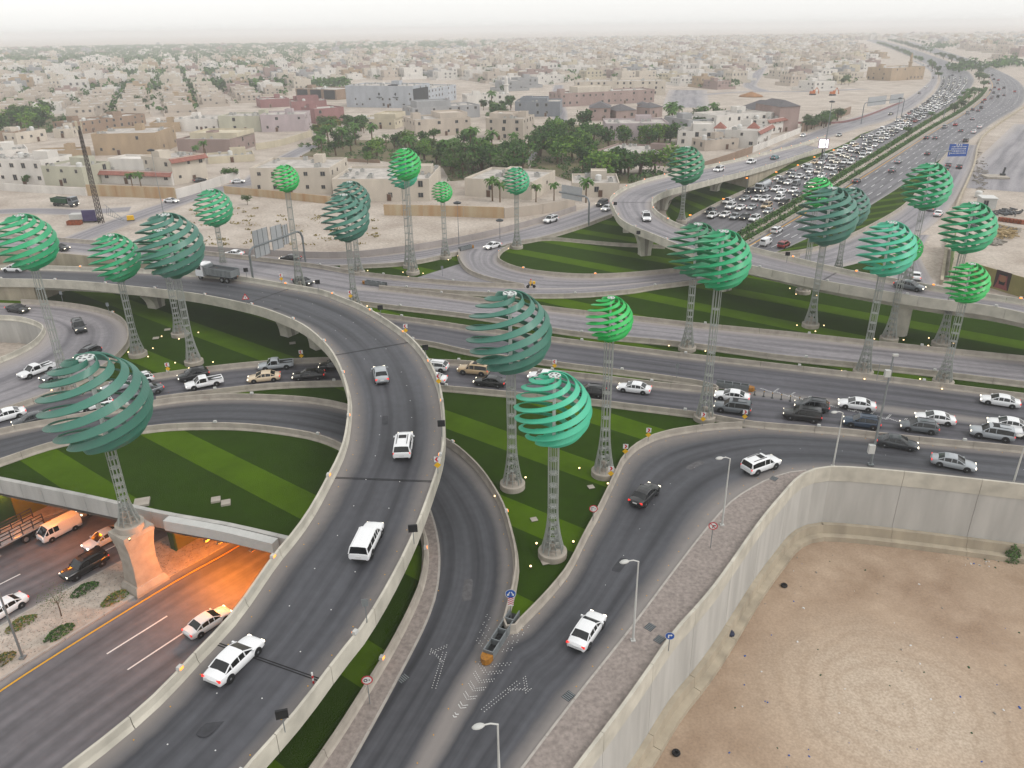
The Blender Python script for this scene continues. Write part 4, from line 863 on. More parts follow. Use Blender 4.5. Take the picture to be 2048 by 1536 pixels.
for k in SPEC:
    d = car_meshes(k); e = {}
    for nme, ms in (('body', [PAINT['white']]), ('windows', [MATS['glass_dark']]), ('trim', [MATS['black_plastic']]), ('wheel', [MATS['rubber'], MATS['rim']]), ('headlight', [MATS['lamp_head']]), ('taillight', [MATS['lamp_red']]), ('number_plate', [MATS['sign_white']])):
        e[nme] = sharp(d[nme].mesh('car_'+nme, ms))
    w1 = MB()                                       # the same car as one light mesh for the far queue
    for nme, mi in (('body', 0), ('windows', 1), ('trim', 2)): w1.add(d[nme].v, d[nme].f, mi)
    for p in d['wp']: w1.tube((p[0], p[1]-.1, p[2]), (p[0], p[1]+.1, p[2]), p[2], 8, 2)
    for p in d['hp']: w1.add([(v[0]+p[0], v[1]+p[1], v[2]+p[2]) for v in d['headlight'].v], d['headlight'].f, 3)
    for p in d['tp']: w1.add([(v[0]+p[0], v[1]+p[1], v[2]+p[2]) for v in d['taillight'].v], d['taillight'].f, 4)
    e['far'] = sharp(w1.mesh('distant_car', [PAINT['white'], MATS['glass_dark'], MATS['black_plastic'], MATS['lamp_head'], MATS['lamp_red']]))
    e.update(wp=d['wp'], hp=d['hp'], tp=d['tp']); CM[k] = e
NAMES = {'sedan': 'sedan', 'suv': 'suv', 'crossover': 'crossover', 'pickup': 'pickup_truck', 'canopy_pickup': 'pickup_truck', 'van': 'van'}
def paint_obj(o, m): o.material_slots[0].link = 'OBJECT'; o.material_slots[0].material = m
LABELS = {}
def car(px, py, dx, dy, kind, colr, where, z=0.09, zf=None, group='cars on the ramps and roads'):
    a = P(px, py, z) if zf is None else PH(px, py, z, zf); b = P(px+dx, py+dy, a.z); h = math.atan2(b.y-a.y, b.x-a.x); e = CM[kind]
    word = {'sedan': 'saloon car', 'suv': 'boxy SUV', 'crossover': 'crossover car', 'pickup': 'pickup with an open bed', 'canopy_pickup': 'pickup with a canopy over its bed', 'van': 'panel van'}[kind]
    t = thing(NAMES[kind], f'{colr} {word} {where}', 'van' if kind == 'van' else 'pickup' if 'pickup' in kind else 'car', a, h, group)
    o = link('body', e['body'], t); paint_obj(o, PAINT[colr])
    link('windows', e['windows'], t); link('trim', e['trim'], t); link('number_plate', e['number_plate'], t)
    for n, k in (('wheel', 'wp'), ('headlight', 'hp'), ('taillight', 'tp')):
        for p in e[k]: o = link(n, e[n], t); o.location = p
    return t
def zroad(A, B, px, py):                              # level of a flyover deck at a pixel
    z = 5.0
    for _ in range(10):
        v = P(px, py, z); i = min(range(len(A)), key=lambda k: ((A[k]+B[k])/2-v).xy.length); z = (A[i].z+B[i].z)/2
    return z+.05
def fcar(px, py, dx, dy, kind, colr, where, A=None, B=None, **k): return car(px, py, dx, dy, kind, colr, where, z=zroad(A or F1A, B or F1B, px, py), **k)
GF = 'cars on the curved flyover'
fcar(472, 1330, 60, -58, 'sedan', 'white', 'driving up the curved flyover past the deck joint', group=GF)
fcar(736, 1092, 28, -58, 'canopy_pickup', 'white', 'climbing the curved flyover', group=GF)
fcar(808, 900, 8, -50, 'suv', 'white', 'on the crown of the curved flyover', group=GF)
fcar(762, 756, -9, -40, 'sedan', 'silver', 'leading on the bend of the curved flyover', group=GF)
fcar(30, 543, -30, -1, 'crossover', 'white', 'at the far end of the curved flyover', group=GF)
fcar(1292, 440, 5, 12, 'suv', 'white', 'coming round the hook bend of the far flyover', F2A, F2B); fcar(1818, 578, 32, 6, 'sedan', 'grey', 'crossing the far flyover over the exit road', F2A, F2B)
fcar(1437, 343, -12, 4, 'suv', 'white', 'climbing the far flyover ramp', F2A, F2B); fcar(1502, 327, -12, 4, 'pickup', 'white', 'on the far flyover ramp behind the teal car', F2A, F2B); fcar(1549, 318, 12, -4, 'sedan', 'teal', 'on the upper part of the far flyover ramp', F2A, F2B)
car(120, 500, 30, 3, 'sedan', 'black', 'on the raised far carriageway', z=4.8); car(607, 568, 30, 6, 'sedan', 'dark', 'on the crossing carriageway behind the flyover parapet', z=.6); car(398, 537, 30, 5, 'crossover', 'white', 'beyond the tipper truck on the crossing carriageway', z=2.5)
car(581, 521, -30, -1, 'sedan', 'black', 'on the frontage road beside the grey fence'); car(468, 512, -30, -1, 'sedan', 'white', 'on the frontage road behind the long barrier')
car(985, 496, -22, 6, 'sedan', 'white', 'turning into the mouth of the loop ramp'); car(1101, 444, -25, 8, 'suv', 'white', 'on the frontage road above the striped lawn'); car(1214, 420, -20, 8, 'sedan', 'white', 'on the frontage road under the hook bend'); car(1204, 411, -20, 8, 'suv', 'black', 'on the frontage road behind a white saloon')
GL = 'cars on the left loop road'
car(37, 623, 25, 4, 'sedan', 'black', 'on the loop road behind the sandy pit', group=GL); car(160, 660, 9, 17, 'suv', 'dark', 'coming round the loop road bend', group=GL); car(177, 714, -25, 12, 'crossover', 'dark', 'leaving the loop road bend', group=GL)
car(75, 748, -25, 9, 'pickup', 'white', 'on the pale loop road', group=GL); car(115, 755, -25, 9, 'sedan', 'grey', 'behind the lattice mast on the loop road', group=GL)
GA = 'cars queueing on the crossing carriageway'
for px, py, kind, colr, where, d in [(14, 838, 'sedan', 'white', 'at the left end of the queue', (-30, 8)), (66, 846, 'sedan', 'dark', 'behind a white saloon at the left end of the queue', (-30, 8)), (192, 816, 'crossover', 'white', 'seen through the big slate sculpture', (-30, 8)), (240, 778, 'sedan', 'silver', 'passing behind the big slate sculpture', (-30, 8)),
    (276, 768, 'crossover', 'white', 'in the queue behind the big slate sculpture', (-30, 8)), (293, 789, 'sedan', 'grey', 'with its red tail lights beside the big slate sculpture', (-30, 8)), (388, 757, 'crossover', 'black', 'beside a white pickup in the queue', (-35, 7)), (410, 773, 'pickup', 'white', 'in the queue by the near barrier', (-35, 7)),
    (553, 737, 'pickup', 'silver', 'in the queue left of the flyover', (-30, 3)), (529, 761, 'sedan', 'cream', 'in the queue left of the flyover', (-30, 3)), (618, 757, 'sedan', 'black', 'about to leave from under the flyover', (-30, 2)), (668, 738, 'crossover', 'black', 'half hidden under the flyover edge', (-30, 1)),
    (868, 740, 'crossover', 'white', 'emerging from under the flyover', (-30, -2)), (862, 764, 'sedan', 'white', 'behind the red chevron sign on the flyover', (-30, -2)), (948, 747, 'suv', 'beige', 'in the queue behind the slate sculpture', (-30, -3)), (980, 770, 'sedan', 'black', 'in the queue behind the slate sculpture mast', (-30, -3)),
    (1088, 759, 'sedan', 'white', 'in the queue above the teal sculpture', (-30, -3)), (1180, 790, 'crossover', 'black', 'in the queue behind the teal sculpture', (-30, -3)), (1268, 783, 'sedan', 'white', 'alone in the queue past the bright sculpture mast', (-30, -4)),
    (1463, 799, 'sedan', 'white', 'beside the long crash cushion', (-30, -4)), (1464, 823, 'suv', 'grey', 'by the chevron sign at the slip road', (-30, -4)), (1622, 819, 'crossover', 'dark', 'beside the hatched paint in the queue', (-30, -4)), (1603, 838, 'suv', 'black', 'in the queue by the slip road barrier', (-30, -4)), (1712, 816, 'sedan', 'white', 'on the hatched paint of the queue', (-30, -4)),
    (1722, 852, 'crossover', 'blue', 'in the queue behind the street lamp', (-30, -4)), (1836, 861, 'crossover', 'grey', 'in the queue beyond the camera mast', (-30, -4)), (1868, 844, 'sedan', 'white', 'next to a grey crossover in the queue', (-30, -4)), (1998, 809, 'sedan', 'white', 'alone on the empty middle carriageway', (-30, -5)), (2014, 856, 'sedan', 'white', 'at the right end of the queue', (-30, -5)), (1981, 875, 'suv', 'silver', 'at the right end of the queue', (-30, -5)), (2062, 876, 'crossover', 'white', 'at the right end of the queue behind the silver SUV', (-30, -5))]:
    car(px, py, d[0], d[1], kind, colr, where, z=.1, group=GA)
GS = 'cars on the slip road'
car(1793, 893, 30, 5, 'sedan', 'dark', 'on the slip road beside the white cabinet', group=GS); car(1905, 933, 30, 6, 'sedan', 'silver', 'on the slip road above the retaining wall', group=GS); car(1521, 938, 25, -9, 'suv', 'white', 'in the bend of the slip road', group=GS); car(1289, 997, 21, -21, 'sedan', 'black', 'braking on the slip road', group=GS); car(1174, 1270, 30, -44, 'sedan', 'white', 'on the slip road beside the crash cushion', group=GS)
GT = 'vehicles on the sunken highway'
car(122, 1068, -40, 20, 'van', 'white', 'on the sunken highway under the lawn deck', z=ZT+.03, group=GT); car(210, 1084, -36, 19, 'sedan', 'white', 'behind the pedestal on the sunken highway', z=ZT+.03, group=GT); car(172, 1141, -36, 20, 'suv', 'black', 'beside the median on the sunken highway', z=ZT+.03, group=GT); car(8, 1227, -36, 22, 'sedan', 'white', 'beside the planted median on the sunken highway', z=ZT+.03, group=GT); car(418, 1252, 45, -29, 'sedan', 'white', 'on the sunken highway half hidden by the flyover', z=ZT+.03, group=GT); car(196, 1018, -40, 19, 'sedan', 'silver', 'leaving the tunnel under the lawn deck', z=ZT+.03, group=GT)
car(1830, 557, -3, -12, 'sedan', 'white', 'on the exit road just behind the far flyover')
# far side of the highway: positions read one by one
HRcars = [(758, 1350, 'sedan', 'silver'), (696, 1440, 'sedan', 'grey'), (1060, 1268, 'sedan', 'dark'), (1048, 1105, 'sedan', 'dark'), (1138, 1105, 'sedan', 'grey'), (1235, 993, 'suv', 'silver'), (1345, 970, 'sedan', 'red'), (1403, 1030, 'sedan', 'grey'), (1470, 850, 'suv', 'silver'), (1520, 907, 'sedan', 'silver'), (1592, 993, 'sedan', 'white'), (1530, 1045, 'sedan', 'white'), (1450, 1135, 'suv', 'dark'), (1520, 812, 'sedan', 'dark'), (1578, 822, 'sedan', 'grey'), (1607, 795, 'suv', 'dark'), (1620, 738, 'sedan', 'dark'), (1645, 712, 'sedan', 'red'), (1708, 697, 'sedan', 'grey'), (1778, 680, 'van', 'dark'), (1842, 665, 'sedan', 'grey'), (1735, 640, 'suv', 'grey'), (1703, 610, 'sedan', 'grey'), (1745, 585, 'sedan', 'dark'), (1790, 605, 'sedan', 'red'), (1840, 590, 'suv', 'dark'), (1722, 675, 'sedan', 'silver'), (1775, 540, 'suv', 'silver'), (1783, 510, 'sedan', 'red'), (1738, 500, 'suv', 'grey'), (1722, 460, 'van', 'dark'), (1690, 545, 'sedan', 'dark'), (1950, 627, 'sedan', 'red'), (1690, 480, 'sedan', 'dark'), (1678, 420, 'suv', 'white')]
def far_car(p, h, kind, colr, label, group):
    o = link(NAMES[kind], CM[kind]['far']); o.location = p; o.rotation_euler.z = h; paint_obj(o, PAINT[colr]); return tag(o, label, 'car', group)
def hw_dir(p, C):
    i = min(range(len(C)-1), key=lambda k: (C[k]-p).xy.length); d = C[min(i+2, len(C)-1)]-C[max(i-1, 0)]; return math.atan2(d.y, d.x)
for x, y, kind, colr in HRcars+[(-2486+1553*0+2000-0, 0, 'suv', 'white')][:0]:
    p = PH(1648+x/5.12, 60+y/5.12+2, .04); far_car(p, hw_dir(p, HRL), kind, colr, f'{colr} {NAMES[kind].replace("_", " ")} driving away on the free-flowing highway side', 'cars driving away on the highway')
for x, y, kind, colr, l in ((1553, 465, 'suv', 'white', 'white SUV on the highway by the median hedge'), (1531, 490, 'van', 'white', 'white van on the highway about to pass under the far flyover'), (1567, 494, 'suv', 'red', 'dark red SUV beside a white van on the highway'), (1713, 365, 'sedan', 'dark', 'dark saloon braking beside the median of the highway')):
    p = PH(x, y, .04); far_car(p, hw_dir(p, HRL), kind, colr, l, 'cars driving away on the highway')
for x, y, colr in ((1896, 333, 'dark'), (1891, 342, 'black'), (1918, 336, 'dark'), (1862, 420, 'silver'), (1876, 431, 'white')):
    p = P(x, y, .05); far_car(p, hw_dir(p, ORL), 'sedan', colr, f'{colr} saloon on the exit road beside the highway', 'cars on the exit road')
# the packed side: lanes of nose-to-tail traffic
rq = random.Random(5); nq = 0
for lane in range(6):
    c = [p.lerp(q, (lane+.6)/6.2) for p, q in zip(HLL, HLR)]; s = 42+rq.uniform(0, 7); L = sum((q-p).length for p, q in zip(c, c[1:]))
    c = resample(c, int(L)+1)
    while s < 700 and nq < 270:
        i = int(s); p = c[i]; d = c[i-3]-c[i+3]; kind = rq.choices(['sedan', 'suv', 'crossover', 'pickup', 'van'], [5, 3, 3, 1.4, .6])[0]; colr = rq.choices(['white', 'silver', 'pearl', 'grey', 'dark', 'black', 'beige', 'red'], [12, 3.5, 2, 2.5, 2, 1.6, .5, .3])[0]
        if not (lane < 2 and 330 < p.y < 420 and rq.random() < .4):
            far_car(p+Vector((rq.uniform(-.4, .4), 0, .04)), math.atan2(d.y, d.x), kind, colr, f'{colr} {NAMES[kind].replace("_", " ")} facing the camera in the packed highway queue', 'cars packed on the highway'); nq += 1
        s += rq.uniform(10, 16) if p.y < 255 else rq.uniform(9, 15) if p.y < 480 else rq.uniform(8.5, 16)
for k in range(14):
    i = rq.randrange(4, len(SRL)-2); p = SRL[i].lerp(SRR[min(i, len(SRR)-1)], rq.choice((.3, .7))); far_car(p+Vector((0, 0, .05)), hw_dir(p, SRL)+math.pi, 'sedan', rq.choice(['white', 'silver', 'dark']), 'small car on the service road behind the tree strip', 'cars on the service road')
for x, y, colr in ((1606, 273, 'white'), (1678, 272, 'silver'), (1641, 246, 'white')): p = P(x, y, .06); far_car(p, hw_dir(p, CV['fr_up'])+math.pi, 'sedan', colr, f'{colr} car on the service street beside the walled villas', 'cars on the service street')
# ------------------------------------------------------------------ town
WALLC = {'white': 'd3cec7', 'cream': 'c3b9ab', 'beige': 'b9ada0', 'tan': 'a8937a', 'brown': '8f7a69', 'mauve': '92807a', 'rose': '8f6a69', 'lilac': 'b0a3a5', 'grey': '9a9a9b', 'slate': '7f8389', 'palegreen': 'b4b2a0', 'yellow': 'bfb59f', 'bluegrey': 'a9adb3', 'dark': '3a3c3f', 'pinkbrown': '9a8680'}
for k, h in WALLC.items(): mat('wall_'+k, h, .9, .10, .25, stretch=(1, 1, .35))
mat('roof_slab', 'b3ada6', .95, .2, .4); mat('roof_tile', '8f5f54', .85, .18, 1.2); mat('roof_slate', '5d5a5c', .8, .12, .8); mat('window_glass', '2b3138', .15, 0, spec=.6); mat('window_frame', '9c9388', .7, 0); mat('ac_metal', 'aaa9a5', .5, .1, 2); mat('tank_white', 'c9c8c4', .5, .05, 1); mat('stain_wall', 'b3a488', .9, .25, .35, c2='a5825e', stretch=(1, 1, .15)); mat('fence_grey', 'a59d9a', .9, .08, .3)
wm = MB()
for c, d in (((0, 0, .75), (1.36, .10, .08)), ((0, 0, -.75), (1.44, .16, .08)), ((-.64, 0, 0), (.08, .10, 1.42)), ((.64, 0, 0), (.08, .10, 1.42)), ((0, 0, 0), (.05, .08, 1.42))): wm.box(c, d, 0)
wm.box((0, .02, 0), (1.2, .04, 1.42), 1); win_me = wm.mesh('window', [MATS['window_frame'], MATS['window_glass']])
dm = MB(); dm.box((0, 0, 1.1), (1.5, .12, 2.2), 0); dm.box((0, -.04, 1.05), (1.2, .1, 2.0), 1); door_me = dm.mesh('door', [MATS['window_frame'], mat('door_wood', '5a4030', .6, .1, 2)])
am = MB(); am.box((0, 0, .45), (1.2, .9, .9), 0); am.lathe([(.34, .9), (.34, .96), (.1, .96)], 10, m=1); ac_me = am.mesh('air_conditioner', [MATS['ac_metal'], MATS['metal_dark']])
tm = MB(); tm.lathe([(.9, 0), (1.0, .1), (1.0, 1.5), (.8, 1.8), (.2, 1.95)], 14); tank_me = tm.mesh('water_tank', MATS['tank_white'])
sm = MB(); sm.box((0, 0, .1), (.1, .1, .2)); sm.lathe([(.05, .2), (.35, .45), (.5, .75)], 10); dish_me = sm.mesh('satellite_dish', MATS['ac_metal'])
def hip(mb, w_, d, z, h, e=.4, m=0):
    r = min(w_, d)/2*.98; x0, x1 = (r, w_-r) if w_ > d else (w_/2-.05, w_/2+.05); y0, y1 = (d/2, d/2) if w_ > d else (r, d-r)
    mb.add([(-e, -e, z), (w_+e, -e, z), (w_+e, d+e, z), (-e, d+e, z), (x0, y0, z+h), (x1, y0, z+h), (x1, y1, z+h), (x0, y1, z+h)], [(3, 2, 1, 0), (0, 1, 5, 4), (1, 2, 6, 5), (2, 3, 7, 6), (3, 0, 4, 7), (4, 5, 6, 7)], m)
def shell(mb, x0, y0, x1, y1, z0, z1, par=.7, th=.25, m=0):
    """walls with a parapet round a sunk roof"""
    o = [(x0, y0), (x1, y0), (x1, y1), (x0, y1)]; i = [(x0+th, y0+th), (x1-th, y0+th), (x1-th, y1-th), (x0+th, y1-th)]; zr = z1-par
    vs_ = [(p[0], p[1], z0) for p in o]+[(p[0], p[1], z1) for p in o]+[(p[0], p[1], z1) for p in i]+[(p[0], p[1], zr) for p in i]; fs = []
    for j in range(4):
        k = (j+1) % 4; fs += [(j, k, 4+k, 4+j), (4+j, 4+k, 8+k, 8+j), (8+j, 8+k, 12+k, 12+j)]
    mb.add(vs_, fs, m); return zr
HOUSES = []
def house(xl, yl, xr, yr, ytop, depth, colr, label, roof=None, upper=None, seed=None, wins=1.0, ac=5, eave=None, cat='house', name='house', blank=False, zb=0.0, wide=None):
    rg = random.Random(seed if seed is not None else xl*7+yl); a, b = P(xl, yl, zb), P(xr, yr, zb); d = b-a; w_ = d.length; rz = math.atan2(d.y, d.x); h = z_at(a, ytop)-zb
    h = max(2.6, min(h, 40)); t = thing(name, label, cat, a, rz); mb = MB(); zr = shell(mb, 0, 0, w_, depth, -.2, h); mb.build('wall', MATS['wall_'+colr], t); HOUSES.append((a, rz, w_, depth))
    mb = MB(); mb.add([(.25, .25, zr), (w_-.25, .25, zr), (w_-.25, depth-.25, zr), (.25, depth-.25, zr)], [(0, 1, 2, 3)]); rf = mb.build('roof', MATS['roof_slab'], t)
    if roof in ('tile', 'slate'): mb = MB(); hip(mb, w_, depth, h+.01, min(w_, depth)*.24); rf2 = mb.build('hip_roof', MATS['roof_'+roof], t)
    if eave: mb = MB(); mb.add([(-.5, -1.3, h-1.3), (w_+.5, -1.3, h-1.3), (w_+.5, .3, h+.1), (-.5, .3, h+.1), (-.5, -1.2, h-1.5), (w_+.5, -1.2, h-1.5)], [(0, 1, 2, 3), (0, 4, 5, 1), (1, 5, 2), (0, 3, 4)]); mb.build('tiled_eave', MATS['roof_tile'], t)
    if not roof:
        if w_ > 8 and depth > 8:
            mb = MB(); sw, sd_ = rg.uniform(3, min(7, w_*.4)), rg.uniform(3, 5.5); sx, sy = rg.uniform(1, w_-sw-1), rg.uniform(depth*.35, depth-sd_-1); shell(mb, sx, sy, sx+sw, sy+sd_, zr, h+2.0, .3); mb.add([(sx+.2, sy+.2, h+1.7), (sx+sw-.2, sy+.2, h+1.7), (sx+sw-.2, sy+sd_-.2, h+1.7), (sx+.2, sy+sd_-.2, h+1.7)], [(0, 1, 2, 3)]); mb.build('stair_room', MATS['wall_'+colr], t)
        for _ in range(ac):
            o = link('air_conditioner', ac_me, rf); o.location = (rg.uniform(1, w_-1), rg.uniform(1, depth-1), zr); o.rotation_euler.z = rg.choice((0, math.pi/2)); k = rg.uniform(.8, 1.5); o.scale = (k, k, k)
        if rg.random() < .6: o = link('water_tank', tank_me, rf); o.location = (rg.uniform(1.5, w_-1.5), rg.uniform(2, depth-1.5), zr)
        if rg.random() < .6: o = link('satellite_dish', dish_me, rf); o.location = (rg.uniform(1, w_-1), rg.uniform(1, depth-1), zr); o.scale = (1.6,)*3
    if not blank:
        st = max(1, round(h/3.7)); sh = h/st
        for side, L_ in ((0, w_), (1, depth), (2, depth)):
            n = max(1, int(L_/4.6))
            for f in range(st):
                for i in range(n):
                    if rg.random() > .72*wins: continue
                    x = (i+.5)*L_/n+rg.uniform(-.4, .4); z = f*sh+sh*.55; o = link('window', win_me, t); s = rg.uniform(.75, 1.25)
                    o.scale = (s, 1, min(1.15, s)*rg.choice((.8, 1, 1.1)))
                    if side == 0: o.location = (x, -.03, z)
                    elif side == 1: o.location = (-.03, x, z); o.rotation_euler.z = -math.pi/2
                    else: o.location = (w_+.03, x, z); o.rotation_euler.z = math.pi/2
        o = link('door', door_me, t); o.location = (w_*rg.uniform(.3, .7), -.03, 0)
    if upper:
        x0, x1, y0, y1, dz, c2 = upper; mb = MB(); z1 = h+dz; z2 = shell(mb, w_*x0, depth*y0, w_*x1, depth*y1, zr, z1); mb.add([(w_*x0+.2, depth*y0+.2, z2), (w_*x1-.2, depth*y0+.2, z2), (w_*x1-.2, depth*y1-.2, z2), (w_*x0+.2, depth*y1-.2, z2)], [(0, 1, 2, 3)]); mb.build('upper_storey', MATS['wall_'+c2], t)
    return t, w_, h
H = house
H(-25, 366, 93, 370, 318, 15, 'white', 'long white plastered house behind a white boundary wall', ac=6)
H(91, 370, 172, 374, 331, 13, 'palegreen', 'pale green-grey house beside the lattice telecom mast', ac=2)
H(203, 366, 346, 371, 340, 16, 'white', 'white villa with a long red tiled eave', eave=True, upper=(.0, .55, .35, .95, 3.2, 'white'))
H(350, 370, 417, 357, 318, 16, 'cream', 'cream villa wing with arched windows and red tiled eave', eave=True)
H(191, 311, 318, 308, 268, 26, 'tan', 'large tan building with teal roof shades', ac=8, wins=.5)
H(357, 306, 463, 307, 278, 24, 'mauve', 'mauve and cream block with a slanted front', upper=(.1, 1, .3, 1, 1.8, 'yellow'), wins=.5)
H(417, 328, 510, 322, 314, 12, 'yellow', 'low cream garage building with a flat roof', ac=3, wins=.2)
H(506, 388, 664, 388, 336, 22, 'cream', 'cream two-storey house behind the stained wall', ac=8)
H(668, 402, 860, 402, 358, 24, 'cream', 'wide cream warehouse-like house with cluttered roof', ac=14, wins=.35)
H(930, 391, 1064, 400, 356, 22, 'cream', 'cream house with palms in front of it', ac=6, wins=.4)
H(1144, 394, 1238, 394, 366, 17, 'cream', 'small cream house under the hook bend', ac=8, wins=.5)
H(713, 257, 790, 258, 238, 20, 'yellow', 'pale yellow house with a stepped roof', upper=(.45, 1, .1, .9, 2.5, 'yellow'))
H(832, 275, 942, 268, 240, 22, 'beige', 'beige stone house with a dark upper window', upper=(.5, 1, .2, .9, 2.0, 'beige'))
H(972, 279, 1046, 281, 236, 20, 'beige', 'tall beige stone house beside the palm lined street', upper=(0, .6, .3, .9, 1.6, 'beige'))
H(826, 242, 960, 234, 216, 20, 'grey', 'grey rendered house with slab terraces', upper=(.1, .6, .2, .8, 3, 'grey'))
HT = H(694, 214, 828, 216, 171, 30, 'bluegrey', 'large white hotel block with slit windows', cat='building', name='hotel_building', ac=14, wins=.7)
H(857, 210, 913, 199, 178, 26, 'bluegrey', 'white hotel wing with tall paired windows', cat='building', name='hotel_building', ac=8)
H(828, 216, 858, 210, 178, 26, 'dark', 'dark clad link between the two hotel wings', cat='building', name='hotel_building', ac=0, blank=True)
HD = H(593, 197, 674, 200, 177, 26, 'brown', 'brown block with three dark panels beside the hotel', cat='building', name='hotel_building', ac=6, blank=True)
H(524, 264, 612, 262, 230, 20, 'lilac', 'lilac plastered house with small windows', ac=6)
H(440, 263, 523, 263, 232, 20, 'palegreen', 'grey-white house with cluttered flat roof', ac=10, wins=.5)
H(352, 262, 438, 262, 238, 22, 'white', 'white house behind the mauve block', ac=8, wins=.5)
H(632, 248, 690, 243, 218, 18, 'rose', 'rose red house with cream bands', wins=.5)
H(522, 216, 580, 213, 199, 18, 'rose', 'rose red low house with roof terrace', wins=.5)
H(585, 225, 655, 222, 203, 20, 'rose', 'rose red house in front of the dark panelled block', upper=(.2, .8, .2, .8, 2.5, 'rose'), wins=.5)
H(1030, 233, 1120, 233, 203, 20, 'slate', 'slate grey stone villa', upper=(.1, .7, .2, .9, 1.6, 'slate'))
H(935, 214, 1022, 211, 191, 20, 'white', 'white arcaded house beside the minaret', ac=4)
H(1121, 214, 1308, 204, 187, 18, 'pinkbrown', 'row of pinkish villas with cream cornices', upper=(.2, .55, .2, .9, 3.0, 'cream'))
H(1151, 192, 1330, 190, 163, 22, 'cream', 'long cream apartment row', cat='building', name='apartment_building', ac=8)
H(1178, 241, 1220, 241, 216, 16, 'pinkbrown', 'pinkish pavilion house with dark pyramid roof', roof='slate')
H(1232, 240, 1272, 238, 222, 14, 'pinkbrown', 'pinkish pavilion house with a white awning', roof='slate')
H(1274, 233, 1294, 233, 209, 8, 'pinkbrown', 'narrow pinkish tower with pyramid roof', roof='slate')
H(1299, 236, 1324, 233, 216, 10, 'pinkbrown', 'pinkish corner tower with dark pyramid roof', roof='slate')
H(1211, 281, 1336, 280, 247, 22, 'lilac', 'broad villa behind dark trees', ac=9, wins=.5)
H(1190, 322, 1345, 333, 301, 24, 'mauve', 'brown house with a roof full of machinery', ac=22, wins=.4)
H(1354, 290, 1430, 291, 262, 16, 'white', 'white villa with a dome shaped red roof', upper=(.4, .95, .2, .9, 2.6, 'white'))
H(1430, 270, 1533, 262, 231, 18, 'white', 'tall white villa with red pyramid caps', ac=3)
H(1513, 297, 1541, 281, 262, 14, 'white', 'white villa wing at the street corner', eave=True)
H(1533, 270, 1572, 262, 240, 14, 'white', 'white villa with red eave beside the brown hall', eave=True)
H(1409, 302, 1476, 297, 281, 10, 'beige', 'low beige building behind the brown wall', ac=2, wins=.4)
H(1471, 240, 1555, 246, 217, 18, 'pinkbrown', 'brown hall wing with a dark hip roof', roof='slate', wins=.3)
H(1555, 264, 1594, 262, 214, 22, 'pinkbrown', 'tall brown hall with a dark hip roof', roof='slate', wins=.2)
H(0, 288, 35, 287, 264, 14, 'brown', 'brown house at the edge of the dark hedge', wins=.6); H(36, 289, 96, 280, 266, 14, 'cream', 'cream bungalow beside the brown houses'); H(109, 276, 147, 275, 258, 12, 'cream', 'cream bungalow with two tall windows')
H(151, 270, 224, 259, 245, 14, 'brown', 'brown terrace house in the left row'); H(224, 258, 293, 248, 236, 14, 'brown', 'brown terrace house at the end of the left row'); H(302, 265, 361, 263, 246, 14, 'tan', 'tan cube house with rounded corners', wins=.3)
H(-10, 345, 66, 338, 303, 16, 'white', 'older white house behind the long white one', ac=6); H(70, 322, 170, 318, 303, 10, 'tan', 'tan walled yard with a pale carport', wins=0, ac=0)
for u in (.50, .74):
    mb = MB(); z = HT[2]*.62; x = HT[1]*u; mb.add([(x+.9*math.cos(a)*(1 if k % 2 else .6), -.05, z+1.2*math.sin(a)*(1 if k % 2 else .7)) for k, a in enumerate(i*math.pi/5 for i in range(10))], [tuple(range(10))]); mb.box((x, -.04, z-2.0), (4.2, .06, .5)); mb.box((x, -.04, z-2.8), (1.6, .06, .3)); mb.build('emblem', MATS['wall_dark'], HT[0])
for k in range(3): mb = MB(); wd_ = HD[1]/3; mb.box((wd_*(k+.5), -.12, HD[2]*.5), (wd_*.78, .3, HD[2]*.86)); mb.build('dark_panel', MATS['wall_dark'], HD[0])
# red pyramid caps, minarets, domes
for px, py, zt, r in ((1440, 256, 8.5, 3.2), (1507, 256, 8.5, 3.2)):
    p = P(px, py, 9.2); t = thing('roof_cap', 'red pyramid cap on the tall white villa', 'roof', p, .4, 'red caps of the white villa'); mb = MB(); mb.lathe([(r*1.1, 0), (r, .3), (.1, 2.4)], 4); mb.build('cap', MATS['roof_tile'], t)
def minaret(px, py, ytop, colr, label):
    b = P(px, py); h = z_at(b, ytop); t = thing('minaret', label, 'minaret', b); mb = MB(); mb.lathe([(1.6, 0), (1.5, h*.55), (1.4, h*.62)], 10); mb.build('shaft', MATS['wall_'+colr], t); mb = MB(); mb.lathe([(1.4, h*.62), (2.1, h*.64), (2.1, h*.67), (1.2, h*.68), (1.1, h*.85)], 10); mb.build('balcony', MATS['wall_'+colr], t); mb = MB(); mb.lathe([(1.1, h*.85), (1.2, h*.88), (.7, h*.94), (.1, h)], 10); mb.build('cap', MATS['wall_'+colr], t)
minaret(1013, 206, 150, 'white', 'slender white minaret beside the arcaded house'); minaret(1815, 158, 106, 'tan', 'tan stone minaret beside the highway mosque')
H(1780, 162, 1846, 158, 136, 26, 'tan', 'tan stone mosque hall beside the highway', cat='mosque', name='mosque_building', ac=2, wins=.4)
